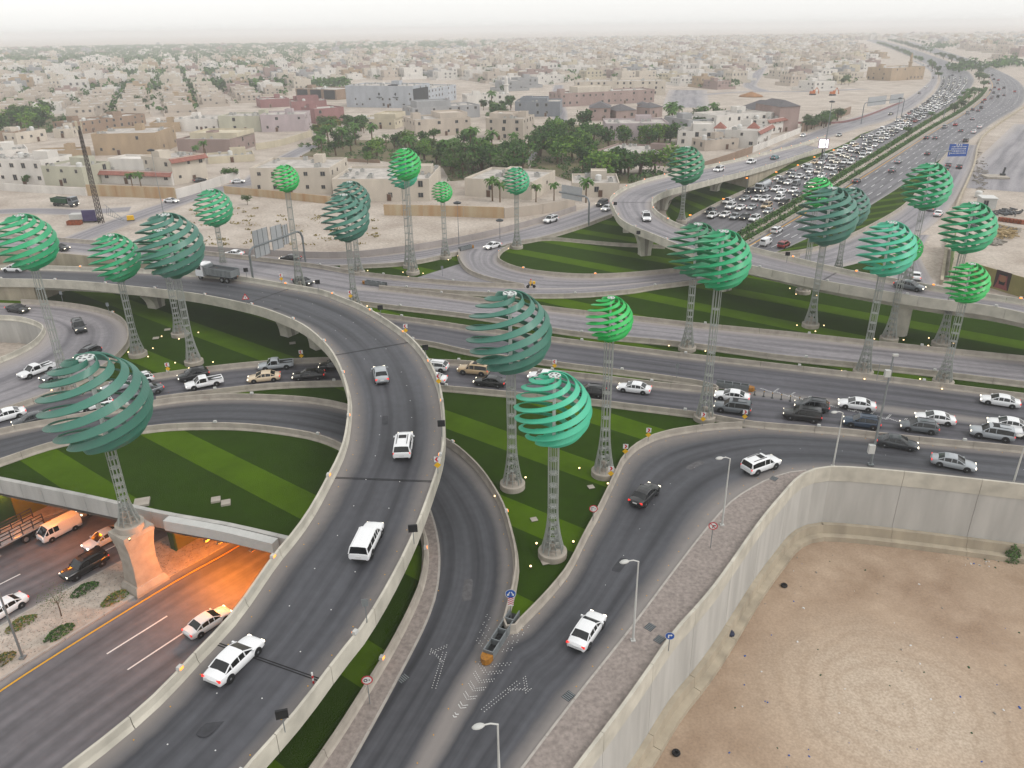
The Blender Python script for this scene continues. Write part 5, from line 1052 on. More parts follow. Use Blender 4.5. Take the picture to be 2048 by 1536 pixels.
# --- boundary walls and the grey fence
def wall_run(pts, ytop, m, label, name='boundary_wall', th=.3, piece=9.0):
    w0 = W(pts); h = z_at(w0[0], ytop); c = resample(w0, step=3.0) if len(w0) == 2 else smooth(w0, 3.0); t = thing(name, label, 'wall' if 'fence' not in name else 'fence', c[0])
    n = max(1, int(sum((q-p).length for p, q in zip(c, c[1:]))/piece)); f = resample(c, n*3+1)
    for i in range(n): mb = MB(); g = [p-c[0] for p in f[i*3:i*3+4]]; g[0] = g[0].lerp(g[1], .03); mb.sweep(g, [(-th/2, -.2), (-th/2, h), (th/2, h), (th/2, -.2)]); mb.build('wall_panel', MATS[m], t)
wall_run([(-60, 372), (0, 380), (90, 386), (173, 391)], 358, 'wall_white', 'white boundary wall along the sandy parking ground'); wall_run([(176, 391), (260, 394), (353, 398)], 369, 'stain_wall', 'yellow stained boundary wall behind the telecom mast')
wall_run([(353, 398), (385, 389), (414, 380), (449, 368), (480, 358)], 379, 'wall_white', 'white garden wall with garage doors along the side street'); wall_run([(449, 386), (560, 397), (663, 408)], 372, 'stain_wall', 'rust stained boundary wall at the back of the empty plot')
wall_run([(768, 430), (880, 432), (1008, 436)], 409, 'stain_wall', 'stained boundary wall at the back of the walled plot'); wall_run([(1008, 436), (1080, 428), (1150, 416)], 416, 'wall_beige', 'beige wall beside the overhead sign by the frontage road')
wall_run([(355, 500), (410, 504), (540, 512), (680, 516), (800, 505), (919, 485), (1000, 467), (1080, 445), (1152, 421)], 488, 'fence_grey', 'long pale grey hoarding fence along the frontage road', 'hoarding_fence', .12, 3.0)
wall_run([(1385, 346), (1450, 325), (1504, 306)], 330, 'wall_brown', 'brown garden wall with planting beside the flyover ramp'); wall_run([(1504, 306), (1545, 289), (1600, 266)], 293, 'wall_white', 'white garden wall along the service street'); wall_run([(1603, 264), (1650, 246), (1700, 227)], 247, 'wall_brown', 'brown pillared wall under trees along the service street')
wall_run([(512, 300), (560, 292), (625, 272)], 287, 'wall_yellow', 'pale wall enclosing the pink earth yard'); wall_run([(600, 318), (680, 322), (760, 326)], 312, 'wall_brown', 'low brown garden wall below the palm garden')
wall_run([(1350, 254), (1400, 254), (1470, 254)], 250, 'wall_brown', 'low wall at the edge of the building plot'); wall_run([(1490, 254), (1600, 247), (1700, 243), (1805, 205)], 250, 'wall_rose', 'low red wall across the empty plots')
# --- streets
def strip(name, pts, w_, z, m='asphalt_pale', label=None):
    c = smooth(W(pts), 6); nn = normals(c); struct(grid([[p+v*(w_/2-w_*j/3)+Vector((0, 0, z)) for j in range(4)] for p, v in zip(c, nn)], name, m))
strip('side_street', [(120, 492), (164, 474), (280, 430), (407, 388), (470, 372), (506, 362), (540, 335), (580, 312), (625, 290)], 9, .0); strip('town_street', [(1045, 320), (1062, 300), (1095, 275), (1115, 255), (1120, 225), (1112, 195), (1118, 170)], 9, .0); strip('town_street', [(1530, 183), (1500, 172), (1510, 155), (1522, 138), (1530, 125)], 12, .0)
strip('dirt_road', [(-40, 425), (60, 421), (160, 424), (260, 418)], 8, -.02, 'asphalt_pale'); strip('town_street', [(1340, 195), (1480, 184), (1600, 183), (1730, 178)], 9, .004); strip('parking_yard', [(1372, 215), (1374, 190), (1376, 180)], 30, -.01)
strip('site_yard', [(2080, 250), (2040, 300), (2000, 350), (1990, 380)], 22, -.02)
# ------------------------------------------------------------------ trees
for k, (a, b) in {'leaf_dark': ('2a4020', '3c5a30'), 'leaf_mid': ('3a5a26', '56763a'), 'leaf_light': ('587a2c', '74923e'), 'leaf_dusty': ('4a5c3c', '64744e'), 'leaf_dry': ('6e6538', '8a7a48')}.items(): mat(k, b, .8, .3, .8, c2=a, spec=.2)
mat('bark', '5f4d3c', .9, .2, 3); mat('palm_trunk', '6d5a46', .9, .2, 4)
def leafquad(mb, c, s, rg, m=0):
    u = Vector((rg.gauss(0, 1), rg.gauss(0, 1), rg.gauss(0, .7))).normalized(); v = u.orthogonal().normalized(); v = (v*rg.uniform(.5, 1)+u.cross(v)*rg.uniform(-.8, .8)).normalized()
    mb.add([c-u*s-v*s*.5, c+u*s-v*s*.6, c+u*s*.8+v*s*.6, c-u*s*.7+v*s*.5], [(0, 1, 2, 3)], m)
def crown_mesh(seed, n=520, flat=.75, open_=.0, mats=('leaf_dark', 'leaf_mid')):
    """unit crown: leaf clumps on several uneven lobes, about 2 wide"""
    rg = random.Random(seed); mb = MB(); lobes = []
    for _ in range(9): a = rg.uniform(0, 6.28); r = rg.uniform(.1, .62); lobes.append((Vector((r*math.cos(a), r*math.sin(a), rg.uniform(-.35, .5)*flat)), rg.uniform(.28, .5)))
    for i in range(n):
        c, r = rg.choice(lobes); d = Vector((rg.gauss(0, 1), rg.gauss(0, 1), rg.gauss(0, 1))).normalized(); k = rg.uniform(.55, 1.06)
        leafquad(mb, c+Vector((d.x, d.y, d.z*flat))*r*k, rg.uniform(.055, .105), rg, 0 if rg.random() < .6 else 1)
    return mb.mesh('crown', [MATS[m] for m in mats])
CROWNS = [crown_mesh(s, 520, f, 0, m) for s, f, m in ((1, .8, ('leaf_dark', 'leaf_mid')), (2, .7, ('leaf_mid', 'leaf_dark')), (3, .9, ('leaf_mid', 'leaf_light')), (4, .75, ('leaf_dusty', 'leaf_mid')), (5, .85, ('leaf_light', 'leaf_mid')), (6, .7, ('leaf_dry', 'leaf_mid')))]
def trunk_mesh(seed):
    rg = random.Random(seed); mb = MB(); mb.pipe([(0, 0, -.1), (rg.uniform(-.05, .05), 0, .3), (rg.uniform(-.1, .1), rg.uniform(-.1, .1), .62)], [.055, .04, .03], 6)
    for k in range(4): a = k*1.57+rg.uniform(-.4, .4); mb.pipe([(0, 0, .35+.06*k), (.15*math.cos(a), .15*math.sin(a), .55), (.32*math.cos(a), .32*math.sin(a), .75)], [.03, .02, .01], 5)
    return mb.mesh('trunk', MATS['bark'])
TRUNKS = [trunk_mesh(s) for s in (1, 2, 3)]
def palm_meshes():
    tr = MB(); tr.pipe([(0, 0, -.1), (.01, 0, .4), (.0, .01, .84)], [.04, .03, .035], 7); fr = MB(); rg = random.Random(3)
    for k in range(26):
        a = k*2.4; el = rg.uniform(-.25, 1.1); L = rg.uniform(.34, .44); pts = []
        for i in range(6):
            t = i/5; e = el-1.5*t*t; pts.append(((pts[-1][0]+Vector((math.cos(a)*math.cos(e), math.sin(a)*math.cos(e), math.sin(e)))*L/5) if pts else Vector((0, 0, .84)), e))
        sd_ = Vector((-math.sin(a), math.cos(a), 0))
        for i in range(5):
            p, q = pts[i][0], pts[i+1][0]; w0, w1 = .055*math.sin(math.pi*(i+.4)/5.6)+.01, .055*math.sin(math.pi*(i+1.4)/6.2)+.006
            for s in (-1, 1): fr.add([p, q, q+sd_*s*w1-Vector((0, 0, .02)), p+sd_*s*w0-Vector((0, 0, .02))], [(0, 1, 2, 3)])
    return tr.mesh('trunk', MATS['palm_trunk']), fr.mesh('fronds', MATS['leaf_mid'])
PT, PF = palm_meshes()
def tree(p, h, kind, label, group, rg, spread=None):
    """kind 0-5: broad tree, 6: palm"""
    if kind == 6:
        t = thing('palm_tree', label, 'palm tree', p, rg.uniform(0, 6), group); s = h*.9
        for n, me in (('trunk', PT), ('fronds', PF)): o = link(n, me, t); o.scale = (s, s, s)
        return
    t = thing('tree', label, 'tree', p, rg.uniform(0, 6), group); o = link('trunk', TRUNKS[rg.randrange(3)], t); o.scale = (h, h, h); sp = spread or h*rg.uniform(.5, .66)
    o = link('crown', CROWNS[kind], t); o.location.z = h*.55; o.scale = (sp, sp, h*.52)
def in_poly(x, y, poly):
    r = False; j = len(poly)-1
    for i in range(len(poly)):
        a, b = poly[i], poly[j]
        if (a[1] > y) != (b[1] > y) and x < (b[0]-a[0])*(y-a[1])/(b[1]-a[1])+a[0]: r = not r
        j = i
    return r
def clear(p, mrg=1.5):
    for a, rz, w_, d in HOUSES:
        v = p-a; x = v.x*math.cos(rz)+v.y*math.sin(rz); y = -v.x*math.sin(rz)+v.y*math.cos(rz)
        if -mrg < x < w_+mrg and -mrg < y < d+mrg: return False
    return True
KW = ['dark green bushy tree', 'green spreading tree', 'leafy green tree', 'dusty grey-green tree', 'bright green tree', 'yellowish dry tree', 'date palm']
def grove(poly, n, kinds, h, where, seed):
    rg = random.Random(seed); xs = [p[0] for p in poly]; ys = [p[1] for p in poly]; k = tries = 0
    while k < n and tries < n*30:
        tries += 1; x, y = rg.uniform(min(xs), max(xs)), rg.uniform(min(ys), max(ys))
        if not in_poly(x, y, poly): continue
        p = P(x, y)
        if not clear(p): continue
        kd = rg.choice(kinds); tree(p, rg.uniform(*h)*(1.25 if kd == 6 else 1), kd, f'{KW[kd]} {where}', 'trees '+where, rg); k += 1
grove([(600, 296), (700, 286), (830, 284), (960, 290), (1040, 292), (1055, 320), (900, 335), (760, 318), (610, 312)], 58, [0, 1, 3, 6, 6, 2, 4], (5, 9), 'in the villa garden below the beige houses', 1)
grove([(890, 330), (1060, 320), (1050, 355), (960, 352), (900, 362)], 30, [0, 0, 1, 3], (8, 11), 'in the dense grove behind the cream house', 2)
grove([(1100, 250), (1175, 255), (1210, 300), (1180, 330), (1120, 330), (1075, 320)], 26, [0, 1, 0, 4, 2], (8, 12), 'by the palm lined street', 3)
grove([(1160, 345), (1330, 342), (1345, 352), (1270, 362), (1165, 362)], 20, [1, 0, 4], (7, 11), 'behind the hook bend of the far flyover', 4)
grove([(1210, 284), (1340, 284), (1345, 296), (1215, 298)], 12, [0, 0, 4], (7, 10), 'in front of the broad villa', 5)
grove([(1330, 235), (1470, 240), (1470, 262), (1345, 276)], 20, [0, 1, 6], (6, 10), 'behind the white villa', 6)
grove([(1595, 262), (1700, 228), (1700, 240), (1600, 272)], 14, [1, 0, 3], (5, 8), 'along the brown pillared wall', 7)
grove([(620, 250), (735, 246), (740, 275), (640, 285)], 16, [5, 0, 6, 3], (6, 10), 'between the rose red houses and the garden', 8)
grove([(950, 218), (1030, 214), (1028, 240), (960, 246)], 12, [0, 4, 6, 1], (6, 10), 'between the grey house and the minaret', 9)
grove([(0, 238), (120, 232), (150, 262), (10, 270)], 20, [0, 0, 4, 1], (7, 12), 'beside the brown terrace houses', 10)
for px, py, h, kd, l in ((985, 402, 8, 6, 'tall date palm in front of the cream house'), (1000, 404, 7, 6, 'shaggy date palm beside the tall palm'), (1072, 404, 6, 6, 'bushy date palm by the cream house corner'), (1108, 401, 6, 6, 'date palm left of the overhead sign'), (1172, 405, 8, 6, 'date palm behind the overhead sign'), (266, 378, 6, 6, 'palm in the garden of the red eaved villa'), (283, 376, 6, 6, 'second palm in the garden of the red eaved villa'), (395, 318, 6, 6, 'palm in front of the mauve block'), (410, 312, 7, 6, 'slim palm beside the mauve block'), (55, 371, 4, 0, 'dark shrub over the white boundary wall'), (463, 362, 6, 1, 'round tree beside the garage wall'), (495, 409, 3.4, 3, 'dusty bush at the stained wall'), (1057, 300, 7, 6, 'street palm at the near end of the palm row'), (1068, 292, 7, 6, 'street palm second in the palm row'), (1076, 285, 7, 6, 'street palm third in the palm row'), (1083, 279, 7, 6, 'street palm at the far end of the palm row'), (735, 327, 5, 2, 'tree at the end of the low brown wall')):
    tree(P(px, py), h, kd, l, None, random.Random(px))
GARD = [[(600, 290), (700, 280), (830, 280), (960, 286), (1050, 290), (1060, 350), (900, 362), (885, 335), (760, 322), (605, 316)], [(1095, 248), (1180, 250), (1345, 282), (1345, 300), (1215, 305), (1180, 345), (1345, 345), (1340, 366), (1160, 368), (1060, 335)], [(1330, 232), (1470, 238), (1470, 262), (1345, 278)], [(-40, 240), (130, 232), (150, 262), (-40, 274)]]
us = MB(); rgu = random.Random(31); mat('garden_soil', '5e5a3c', .95, .3, .15, c2='6f6650')
for g in GARD:
    struct(sheet('garden_ground', [tuple(P(*p).xy) for p in g], [], -.03, 'garden_soil')); xs = [p[0] for p in g]; ys = [p[1] for p in g]
    for _ in range(330):
        x, y = rgu.uniform(min(xs), max(xs)), rgu.uniform(min(ys), max(ys))
        if in_poly(x, y, g) and clear(P(x, y), .6):
            p = P(x, y); s = rgu.uniform(.7, 1.7)
            for _2 in range(22): leafquad(us, p+Vector((rgu.gauss(0, s*.6), rgu.gauss(0, s*.6), abs(rgu.gauss(s*.5, s*.35)))), s*rgu.uniform(.2, .38), rgu, rgu.randrange(3))
tag(us.build('garden_shrubbery', [MATS['leaf_dark'], MATS['leaf_mid'], MATS['leaf_dusty']]), 'low shrubbery filling the villa gardens', 'shrubs', kind='stuff')
# trees and hedges of the highway median and verges
rgm = random.Random(11)
for i in range(7, 70):
    for u in (.3, .7):
        if rgm.random() < (.5 if i < 30 else .6):
            p = HLR[i].lerp(HRL[i], u+rgm.uniform(-.1, .1)); kd = rgm.choice([6, 6, 0, 1, 3]) if p.y < 600 else rgm.choice([0, 1, 3])
            tree(p, rgm.uniform(4.5, 7.5) if p.y < 600 else rgm.uniform(6, 10), kd, f'{KW[kd]} in the highway median', 'trees in the highway median', rgm)
for i in range(24, 72):
    for u in (.35, .65):
        j = min(len(SRR)-1, int((i-20)*len(SRR)/52)); p = HLL[i]+(HLL[i]-HLR[i]).normalized()*rgm.uniform(4, 9)
        if rgm.random() < (.4 if i < 34 else .5): kd = rgm.choice([1, 2, 0]); tree(p, rgm.uniform(5, 9), kd, f'{KW[kd]} in the strip between highway and service road', 'trees beside the highway', rgm)
for i in range(34, 82):
    p = HRR[i]+(HRR[i]-HRL[i]).normalized()*rgm.uniform(8, 26)
    if i > 38 and i % 2: kd = rgm.choice([0, 3]); tree(p, rgm.uniform(5, 9), kd, f'{KW[kd]} on the outer verge of the highway bend', 'trees on the outer highway verge', rgm)
def hedge_mesh(seed):
    rg = random.Random(seed); mb = MB()
    for i in range(460): leafquad(mb, Vector((rg.uniform(-6, 6), rg.gauss(0, .5), abs(rg.gauss(.55, .35)))), rg.uniform(.2, .34), rg, 0 if rg.random() < .6 else 1)
    return mb.mesh('hedge_foliage', [MATS['leaf_mid'], MATS['leaf_dark']])
HED = [hedge_mesh(s) for s in (1, 2)]
for u, l in ((.18, 'clipped green hedge on the queue side of the median'), (.80, 'clipped green hedge on the free-flowing side of the median')):
    c = smooth([p.lerp(q, u) for p, q in zip(HLR[:48], HRL[:48])], 6)
    for p, tg in along(c, 11.6, 10):
        if p.y > 640: break
        o = link('hedge', HED[int(p.x) % 2]); o.location = p+Vector((0, 0, .1)); o.rotation_euler.z = math.atan2(tg.y, tg.x); tag(o, l, 'hedge', 'median hedges')
# ------------------------------------------------------------------ far town
mat('far_window', '5c5b59', .3, 0)
def villa_mesh(seed):
    rg = random.Random(seed); mb = MB(); h = rg.uniform(.8, 1.05)
    zr = shell(mb, -.5, -.5, .5, .5, 0, h, .07, .03); mb.add([(-.47, -.47, zr), (.47, -.47, zr), (.47, .47, zr), (-.47, .47, zr)], [(0, 1, 2, 3)], 1)
    x, y = rg.uniform(-.3, .2), rg.uniform(-.2, .3); mb.box((x, y, h+.09), (.3, .26, .32), 0); mb.box((x+.25, y-.2, h), (.10, .10, .12), 3)
    if rg.random() < .6: mb.box((rg.uniform(-.2, .2), -.5, .24), (rg.uniform(.3, .6), .2, .48), 0)
    for c_, d_ in (((0, -.66, .13), (1.34, .025, .26)), ((0, .66, .13), (1.34, .025, .26)), ((-.66, 0, .13), (.025, 1.30, .26)), ((.66, 0, .13), (.025, 1.30, .26))): mb.box(c_, d_, 0)
    for s in range(4):
        for fl in (.30, .72):
            for k in range(4):
                if rg.random() < .5:
                    u = -.36+.24*k; a, b = .045, .10; c = [(u-a, -.503, fl*h-b), (u+a, -.503, fl*h-b), (u+a, -.503, fl*h+b), (u-a, -.503, fl*h+b)]; r = Matrix.Rotation(s*math.pi/2, 3, 'Z'); mb.add([r @ Vector(v) for v in c], [(0, 1, 2, 3)], 2)
    return mb
VMB = [villa_mesh(s) for s in range(10)]; VME = [m.mesh('far_house', [MATS['wall_beige'], MATS['roof_slab'], MATS['far_window'], MATS['tank_white']]) for m in VMB]
NO = [[(1340, 172), (1480, 180), (1480, 150), (1560, 120), (1560, 182), (1740, 178), (1830, 205), (1700, 262), (1340, 262)], [(560, 330), (560, 196), (690, 160), (925, 160), (1025, 182), (1140, 158), (1345, 158), (1360, 420), (560, 420)], [(-50, 242), (300, 240), (560, 195), (560, 480), (-50, 480)]]
cor = [HLL[i] for i in range(0, 90, 3)]+[HRR[i] for i in range(0, 90, 3)]+[SRL[i] for i in range(0, len(SRL), 3)]
rgf = random.Random(21); cand = []
ang = R(22); ca, sa = math.cos(ang), math.sin(ang)
for i in range(-95, 130):
    for j in range(0, 140):
        gx, gy = i*23+(i//2)*6, j*23+(j//3)*8; x, y = gx*ca-gy*sa, gx*sa+gy*ca
        if not 330 < y < 3300: continue
        x += rgf.uniform(-3, 3); y += rgf.uniform(-2, 2); q = proj((x, y, 0))
        if not (-60 < q[0] < 2110): continue
        if any(in_poly(q[0], q[1], pl) for pl in NO): continue
        p = Vector((x, y, 0))
        if min((c-p).xy.length for c in cor) < 62: continue
        near = min(range(0, 90, 2), key=lambda k: (HRR[k]-p).xy.length); right = (HRR[near]-HRL[near]).xy.dot((p-HRR[near]).xy) > 0
        if right and (q[1] > 140 or rgf.random() < .8): continue
        dens = .88
        if q[0] < 620 and y > 950: dens = .38 if y < 1450 else .03
        elif q[0] < 1000 and y > 1500: dens = .35 if y < 2000 else .05
        if rgf.random() > dens: cand.append((y, x, y, 'tree')) if rgf.random() < .5 else None; continue
        cand.append((y, x, y, 'row' if (q[0] < 560 and 188 < q[1] < 243) else 'villa'))
cand.sort(); stuff = {}; nh = nt_ = 0; FARH = MB(); FART = MB()
FC = ['wall_beige', 'wall_cream', 'wall_white', 'wall_tan', 'wall_pinkbrown', 'wall_grey', 'wall_yellow']; FCN = ['beige', 'cream', 'white', 'tan', 'pinkish brown', 'grey', 'pale yellow']
for d, x, y, k in cand:
    if k == 'tree':
        for _ in range(4):
            p = Vector((x+rgf.uniform(-11, 11), y+rgf.uniform(-11, 11), 0))
            if nt_ < 20 and clear(p): kd = rgf.choice([0, 3, 1, 6]); tree(p, rgf.uniform(5, 9), kd, f'{KW[kd]} among the far houses', 'trees among the far houses', rgf); nt_ += 1
            else:
                s = rgf.uniform(2.2, 4.5)
                for _2 in range(16): leafquad(FART, p+Vector((rgf.gauss(0, s*.45), rgf.gauss(0, s*.45), s*.9+rgf.gauss(0, s*.3))), s*rgf.uniform(.22, .4), rgf, rgf.randrange(2))
        continue
    ci = 0 if k == 'row' and rgf.random() < .8 else rgf.choices(range(7), [5, 5, 7, 1.5, 2, 2, 1])[0]; v = rgf.randrange(10); s = (rgf.uniform(13, 21), rgf.uniform(13, 21), rgf.choice((5.5, 7.5, 8, 8.5, 9.5, 11))); rz = ang+rgf.choice((0, 1, 2, 3))*math.pi/2
    if k == 'row': s = (15, 15, rgf.uniform(6.5, 7.5))
    if nh < 290:
        o = link('far_house', VME[v]); o.location = (x, y, -.05); o.scale = s; o.rotation_euler.z = rz; paint_obj(o, MATS[FC[ci]]); nh += 1
        tag(o, f'{FCN[ci]} flat-roofed '+('row house in the beige compound' if k == 'row' else 'villa in the hazy town beyond the gardens'), 'house', 'houses of the far town')
    else:
        ms = Matrix.Translation((x, y, -.05)) @ Matrix.Rotation(rz, 4, 'Z') @ Matrix.Diagonal((*s, 1)); m = VMB[v]; o = len(FARH.v); FARH.v += [tuple(ms @ Vector(t)) for t in m.v]
        for f, mi in zip(m.f, m.m): FARH.f.append(tuple(o+t for t in f)); FARH.m.append(ci if mi == 0 else 7+mi-1)
    for _q in range(rgf.choice((1, 1, 2, 3, 4))):
        p = Vector((x+rgf.uniform(-14, 14), y+rgf.uniform(-14, 14), 0)); s = rgf.uniform(2, 4)
        for _2 in range(14): leafquad(FART, p+Vector((rgf.gauss(0, s*.45), rgf.gauss(0, s*.45), s*.9+rgf.gauss(0, s*.3))), s*rgf.uniform(.22, .4), rgf, rgf.randrange(2))
# far tree belts on the left
for (x0, y0, x1, y1, n) in ((-20, 152, 560, 148, 170), (0, 118, 420, 126, 130), (380, 180, 700, 172, 110), (420, 135, 900, 128, 120), (120, 182, 330, 178, 40), (1900, 140, 2060, 128, 60), (1850, 95, 2060, 84, 60), (900, 150, 1300, 140, 60)):
    for _ in range(n):
        t = rgf.random(); p = P(x0+(x1-x0)*t+rgf.uniform(-8, 8), y0+(y1-y0)*t+rgf.gauss(0, 2.4)); s = rgf.uniform(3.5, 6.5)
        for _2 in range(16): leafquad(FART, p+Vector((rgf.gauss(0, s*.6), rgf.gauss(0, s*.5), s*.7+rgf.gauss(0, s*.3))), s*rgf.uniform(.25, .45), rgf, rgf.randrange(2))
o = FARH.build('far_town', [MATS[m] for m in FC]+[MATS['roof_slab'], MATS['far_window'], MATS['tank_white']]); tag(o, 'dense flat-roofed houses fading into the dust towards the horizon', 'town', kind='stuff')
o = FART.build('far_woodland', [MATS['leaf_dark'], MATS['leaf_mid']]); tag(o, 'scattered far trees and tree belts in the hazy town', 'trees', kind='stuff')
# ------------------------------------------------------------------ signs
def face_cam(p): return math.atan2(-p.x, p.y)*.6
def disc(mb, c, r, y, m, n=20): mb.add([(c[0]+r*math.cos(t), y, c[1]+r*math.sin(t)) for t in (2*math.pi*k/n for k in range(n))], [tuple(range(n))], m)
def poly(mb, pts, y, m): mb.add([(x, y, z) for x, z in pts], [tuple(range(len(pts)))], m)
SM = [MATS[k] for k in ('metal_grey', 'sign_white', 'sign_red', 'sign_yellow', 'sign_blue', 'black_plastic')]
def sign(px, py, zb, kind, label, h=1.9, flip=1, rz=None, sc=1.0):
    b = P(px, py, zb); t = thing('road_sign', label, 'road sign', b, face_cam(b) if rz is None else rz, 'road signs'); mb = MB(); mb.tube((0, 0, -.1), (0, 0, h*sc), .04, 6); mb.build('post', MATS['metal_grey'], t)
    mb = MB(); z = h*sc-.35
    if kind == 'chevron':
        mb.box((0, -.04, z), (.72, .03, .72), 1); s = flip
        for k in (-.02,): poly(mb, [(-.18*s+k, z+.3), (.06*s+k, z+.3), (.26*s+k, z), (.06*s+k, z-.3), (-.18*s+k, z-.3), (.02*s+k, z)], -.062, 2)
        c = z-.78; poly(mb, [(0, c-.42), (.42, c), (0, c+.42), (-.42, c)], -.05, 3); poly(mb, [(0, c-.42), (-.42, c), (0, c+.42), (.42, c)], -.03, 3)
    elif kind in ('limit30', 'limit50', 'noturn'):
        disc(mb, (0, z), .62, -.05, 2); disc(mb, (0, z), .48, -.06, 1); disc(mb, (0, z), .62, -.03, 0)
        if kind == 'limit30':
            poly(mb, [(-.30, z+.26), (-.22, z+.26), (-.16, z-.30), (-.25, z-.30)], -.07, 5); poly(mb, [(-.24, z+.16), (.08, z+.16), (.08, z+.28), (.01, z+.28), (.01, z+.22), (-.08, z+.22), (-.08, z+.28), (-.14, z+.28), (-.14, z+.22), (-.24, z+.22)], -.07, 5); poly(mb, [(.24, z-.10), (.33, z), (.24, z+.10), (.15, z)], -.07, 5)
        elif kind == 'limit50':
            disc(mb, (-.16, z), .22, -.07, 5, 12); disc(mb, (-.16, z), .11, -.08, 1, 10); disc(mb, (.24, z), .09, -.07, 5, 8)
        else: poly(mb, [(-.08, z-.34), (.04, z-.34), (.04, z+.02), (.22, z+.02), (.22, z-.08), (.38, z+.1), (.22, z+.28), (.22, z+.16), (-.08, z+.16)], -.07, 5); poly(mb, [(-.40, z+.33), (-.32, z+.41), (.40, z-.31), (.32, z-.39)], -.08, 2)
    elif kind in ('keep', 'split'):
        disc(mb, (0, z), .60, -.05, 1); disc(mb, (0, z), .55, -.06, 4); disc(mb, (0, z), .60, -.03, 0)
        if kind == 'keep': poly(mb, [(-.22, z-.32), (-.08, z-.32), (-.08, z+.08), (.1, z+.08), (.1, z-.04), (.34, z+.14), (.1, z+.34), (.1, z+.22), (-.22, z+.22)], -.07, 1)
        else:
            for s in (-1, 1): poly(mb, [(s*.02, z+.25), (s*.12, z+.30), (s*.30, z-.02), (s*.40, z+.05), (s*.36, z-.30), (s*.10, z-.14), (s*.20, z-.08)], -.07, 1)
            mb.box((0, -.04, z-1.1), (.62, .03, 1.1), 1)
            for k in range(4): c = z-1.52+k*.27; poly(mb, [(-.3, c), (0, c+.14), (.3, c), (.3, c+.12), (0, c+.26), (-.3, c+.12)], -.06, 2)
    elif kind == 'triangle': poly(mb, [(-.6, z-.45), (.6, z-.45), (0, z+.6)], -.05, 2); poly(mb, [(-.38, z-.32), (.38, z-.32), (0, z+.34)], -.06, 1); mb.box((0, -.07, z-.08), (.08, .01, .3), 5)
    elif kind == 'matrix': mb.box((0, 0, z), (.8, .16, .72), 5); mb.box((0, -.09, z), (.7, .02, .62), 5)
    elif kind == 'plate': mb.box((0, 0, z), (.5, .03, .7), 0)
    fo = mb.build('sign_face', SM, t)
    k_ = {'limit30': .72, 'limit50': .72, 'noturn': .72, 'keep': .66, 'split': .8, 'chevron': .85}.get(kind, 1)
    fo.scale = (k_, 1, k_); fo.location.z = z*(1-k_)
for px, py, zb, fl, l in ((812, 672, 7.6, -1, 'red chevron sign with yellow diamond on the outer flyover parapet bend'), (876, 945, 7.5, -1, 'red chevron sign on the flyover parapet above the underpass ramp'), (878, 775, 7.8, -1, 'red chevron sign on the flyover parapet beside the queue'), (564, 567, 6.6, -1, 'red chevron sign on the flyover parapet near the gantry'), (702, 602, 7.2, -1, 'red chevron sign on the flyover parapet beside a mast'), (1296, 882, .95, 1, 'red chevron sign first along the slip road bend'), (1250, 915, .95, 1, 'red chevron sign second along the slip road bend'), (1221, 960, .95, 1, 'red chevron sign by the base of the bright sculpture'), (1405, 850, .95, 1, 'red chevron sign in front of the mast beside the queue'), (1488, 845, .95, 1, 'red chevron sign beside the grey SUV in the queue'), (1109, 742, .95, -1, 'small red chevron sign on the barrier behind the queue'), (604, 722, .9, -1, 'chevron sign on the barrier by the silver pickup'), (338, 748, .9, -1, 'chevron sign on the barrier below the slate sculpture')): sign(px, py, zb, 'chevron', l, flip=fl)
for px, py, zb, l in ((884, 872, 7.8, 'black message board on the flyover crown'), (828, 1086, 7.1, 'black message board on the flyover over the ramp'), (852, 716, 7.7, 'black message board on the flyover beyond the bend'), (570, 1462, 5.6, 'black message board near the lower end of the flyover'), (762, 634, 7.4, 'black message board on the outer flyover bend'), (637, 581, 6.9, 'black message board behind the flyover near the dark car'), (494, 556, 6.3, 'black message board beside the tipper truck'), (1573, 524, 8.2, 'small board on the far flyover parapet'), (1276, 480, 8.1, 'small board on the hook bend parapet'), (1230, 420, 8.0, 'small board at the tip of the hook bend')): sign(px, py, zb, 'matrix', l, h=1.9)
sign(1186, 1040, .95, 'limit30', 'round red-ringed speed limit sign by the slip road barrier', h=1.8); sign(1421, 1095, .14, 'noturn', 'round red-ringed no turn sign on the sidewalk', h=3.0); sign(1337, 1300, 1.0, 'keep', 'round blue turn arrow sign on the retaining wall', h=1.9)
sign(1022, 1238, .5, 'split', 'blue double arrow sign with red chevrons at the gore nose', h=3.2); sign(740, 1408, .14, 'limit50', 'round red-ringed sign on the narrow sidewalk', h=2.9); sign(493, 608, 6.9, 'triangle', 'red warning triangle on the inner flyover parapet', h=1.6); sign(1790, 515, .1, 'triangle', 'red warning triangle beside the exit road', h=2.5)
for px, py, zb, l in ((734, 1243, 6.4, 'thin plate sign on the flyover parapet above the dark lawn'), (1353, 755, .9, 'tall narrow red display beside the empty carriageway'), (885, 552, .1, 'white notice board on the corner lawn'), (126, 604, .9, 'grey plate sign by the left loop barrier'), (219, 628, .9, 'grey plate sign at the left loop bend')): sign(px, py, zb, 'plate', l, h=2.2)
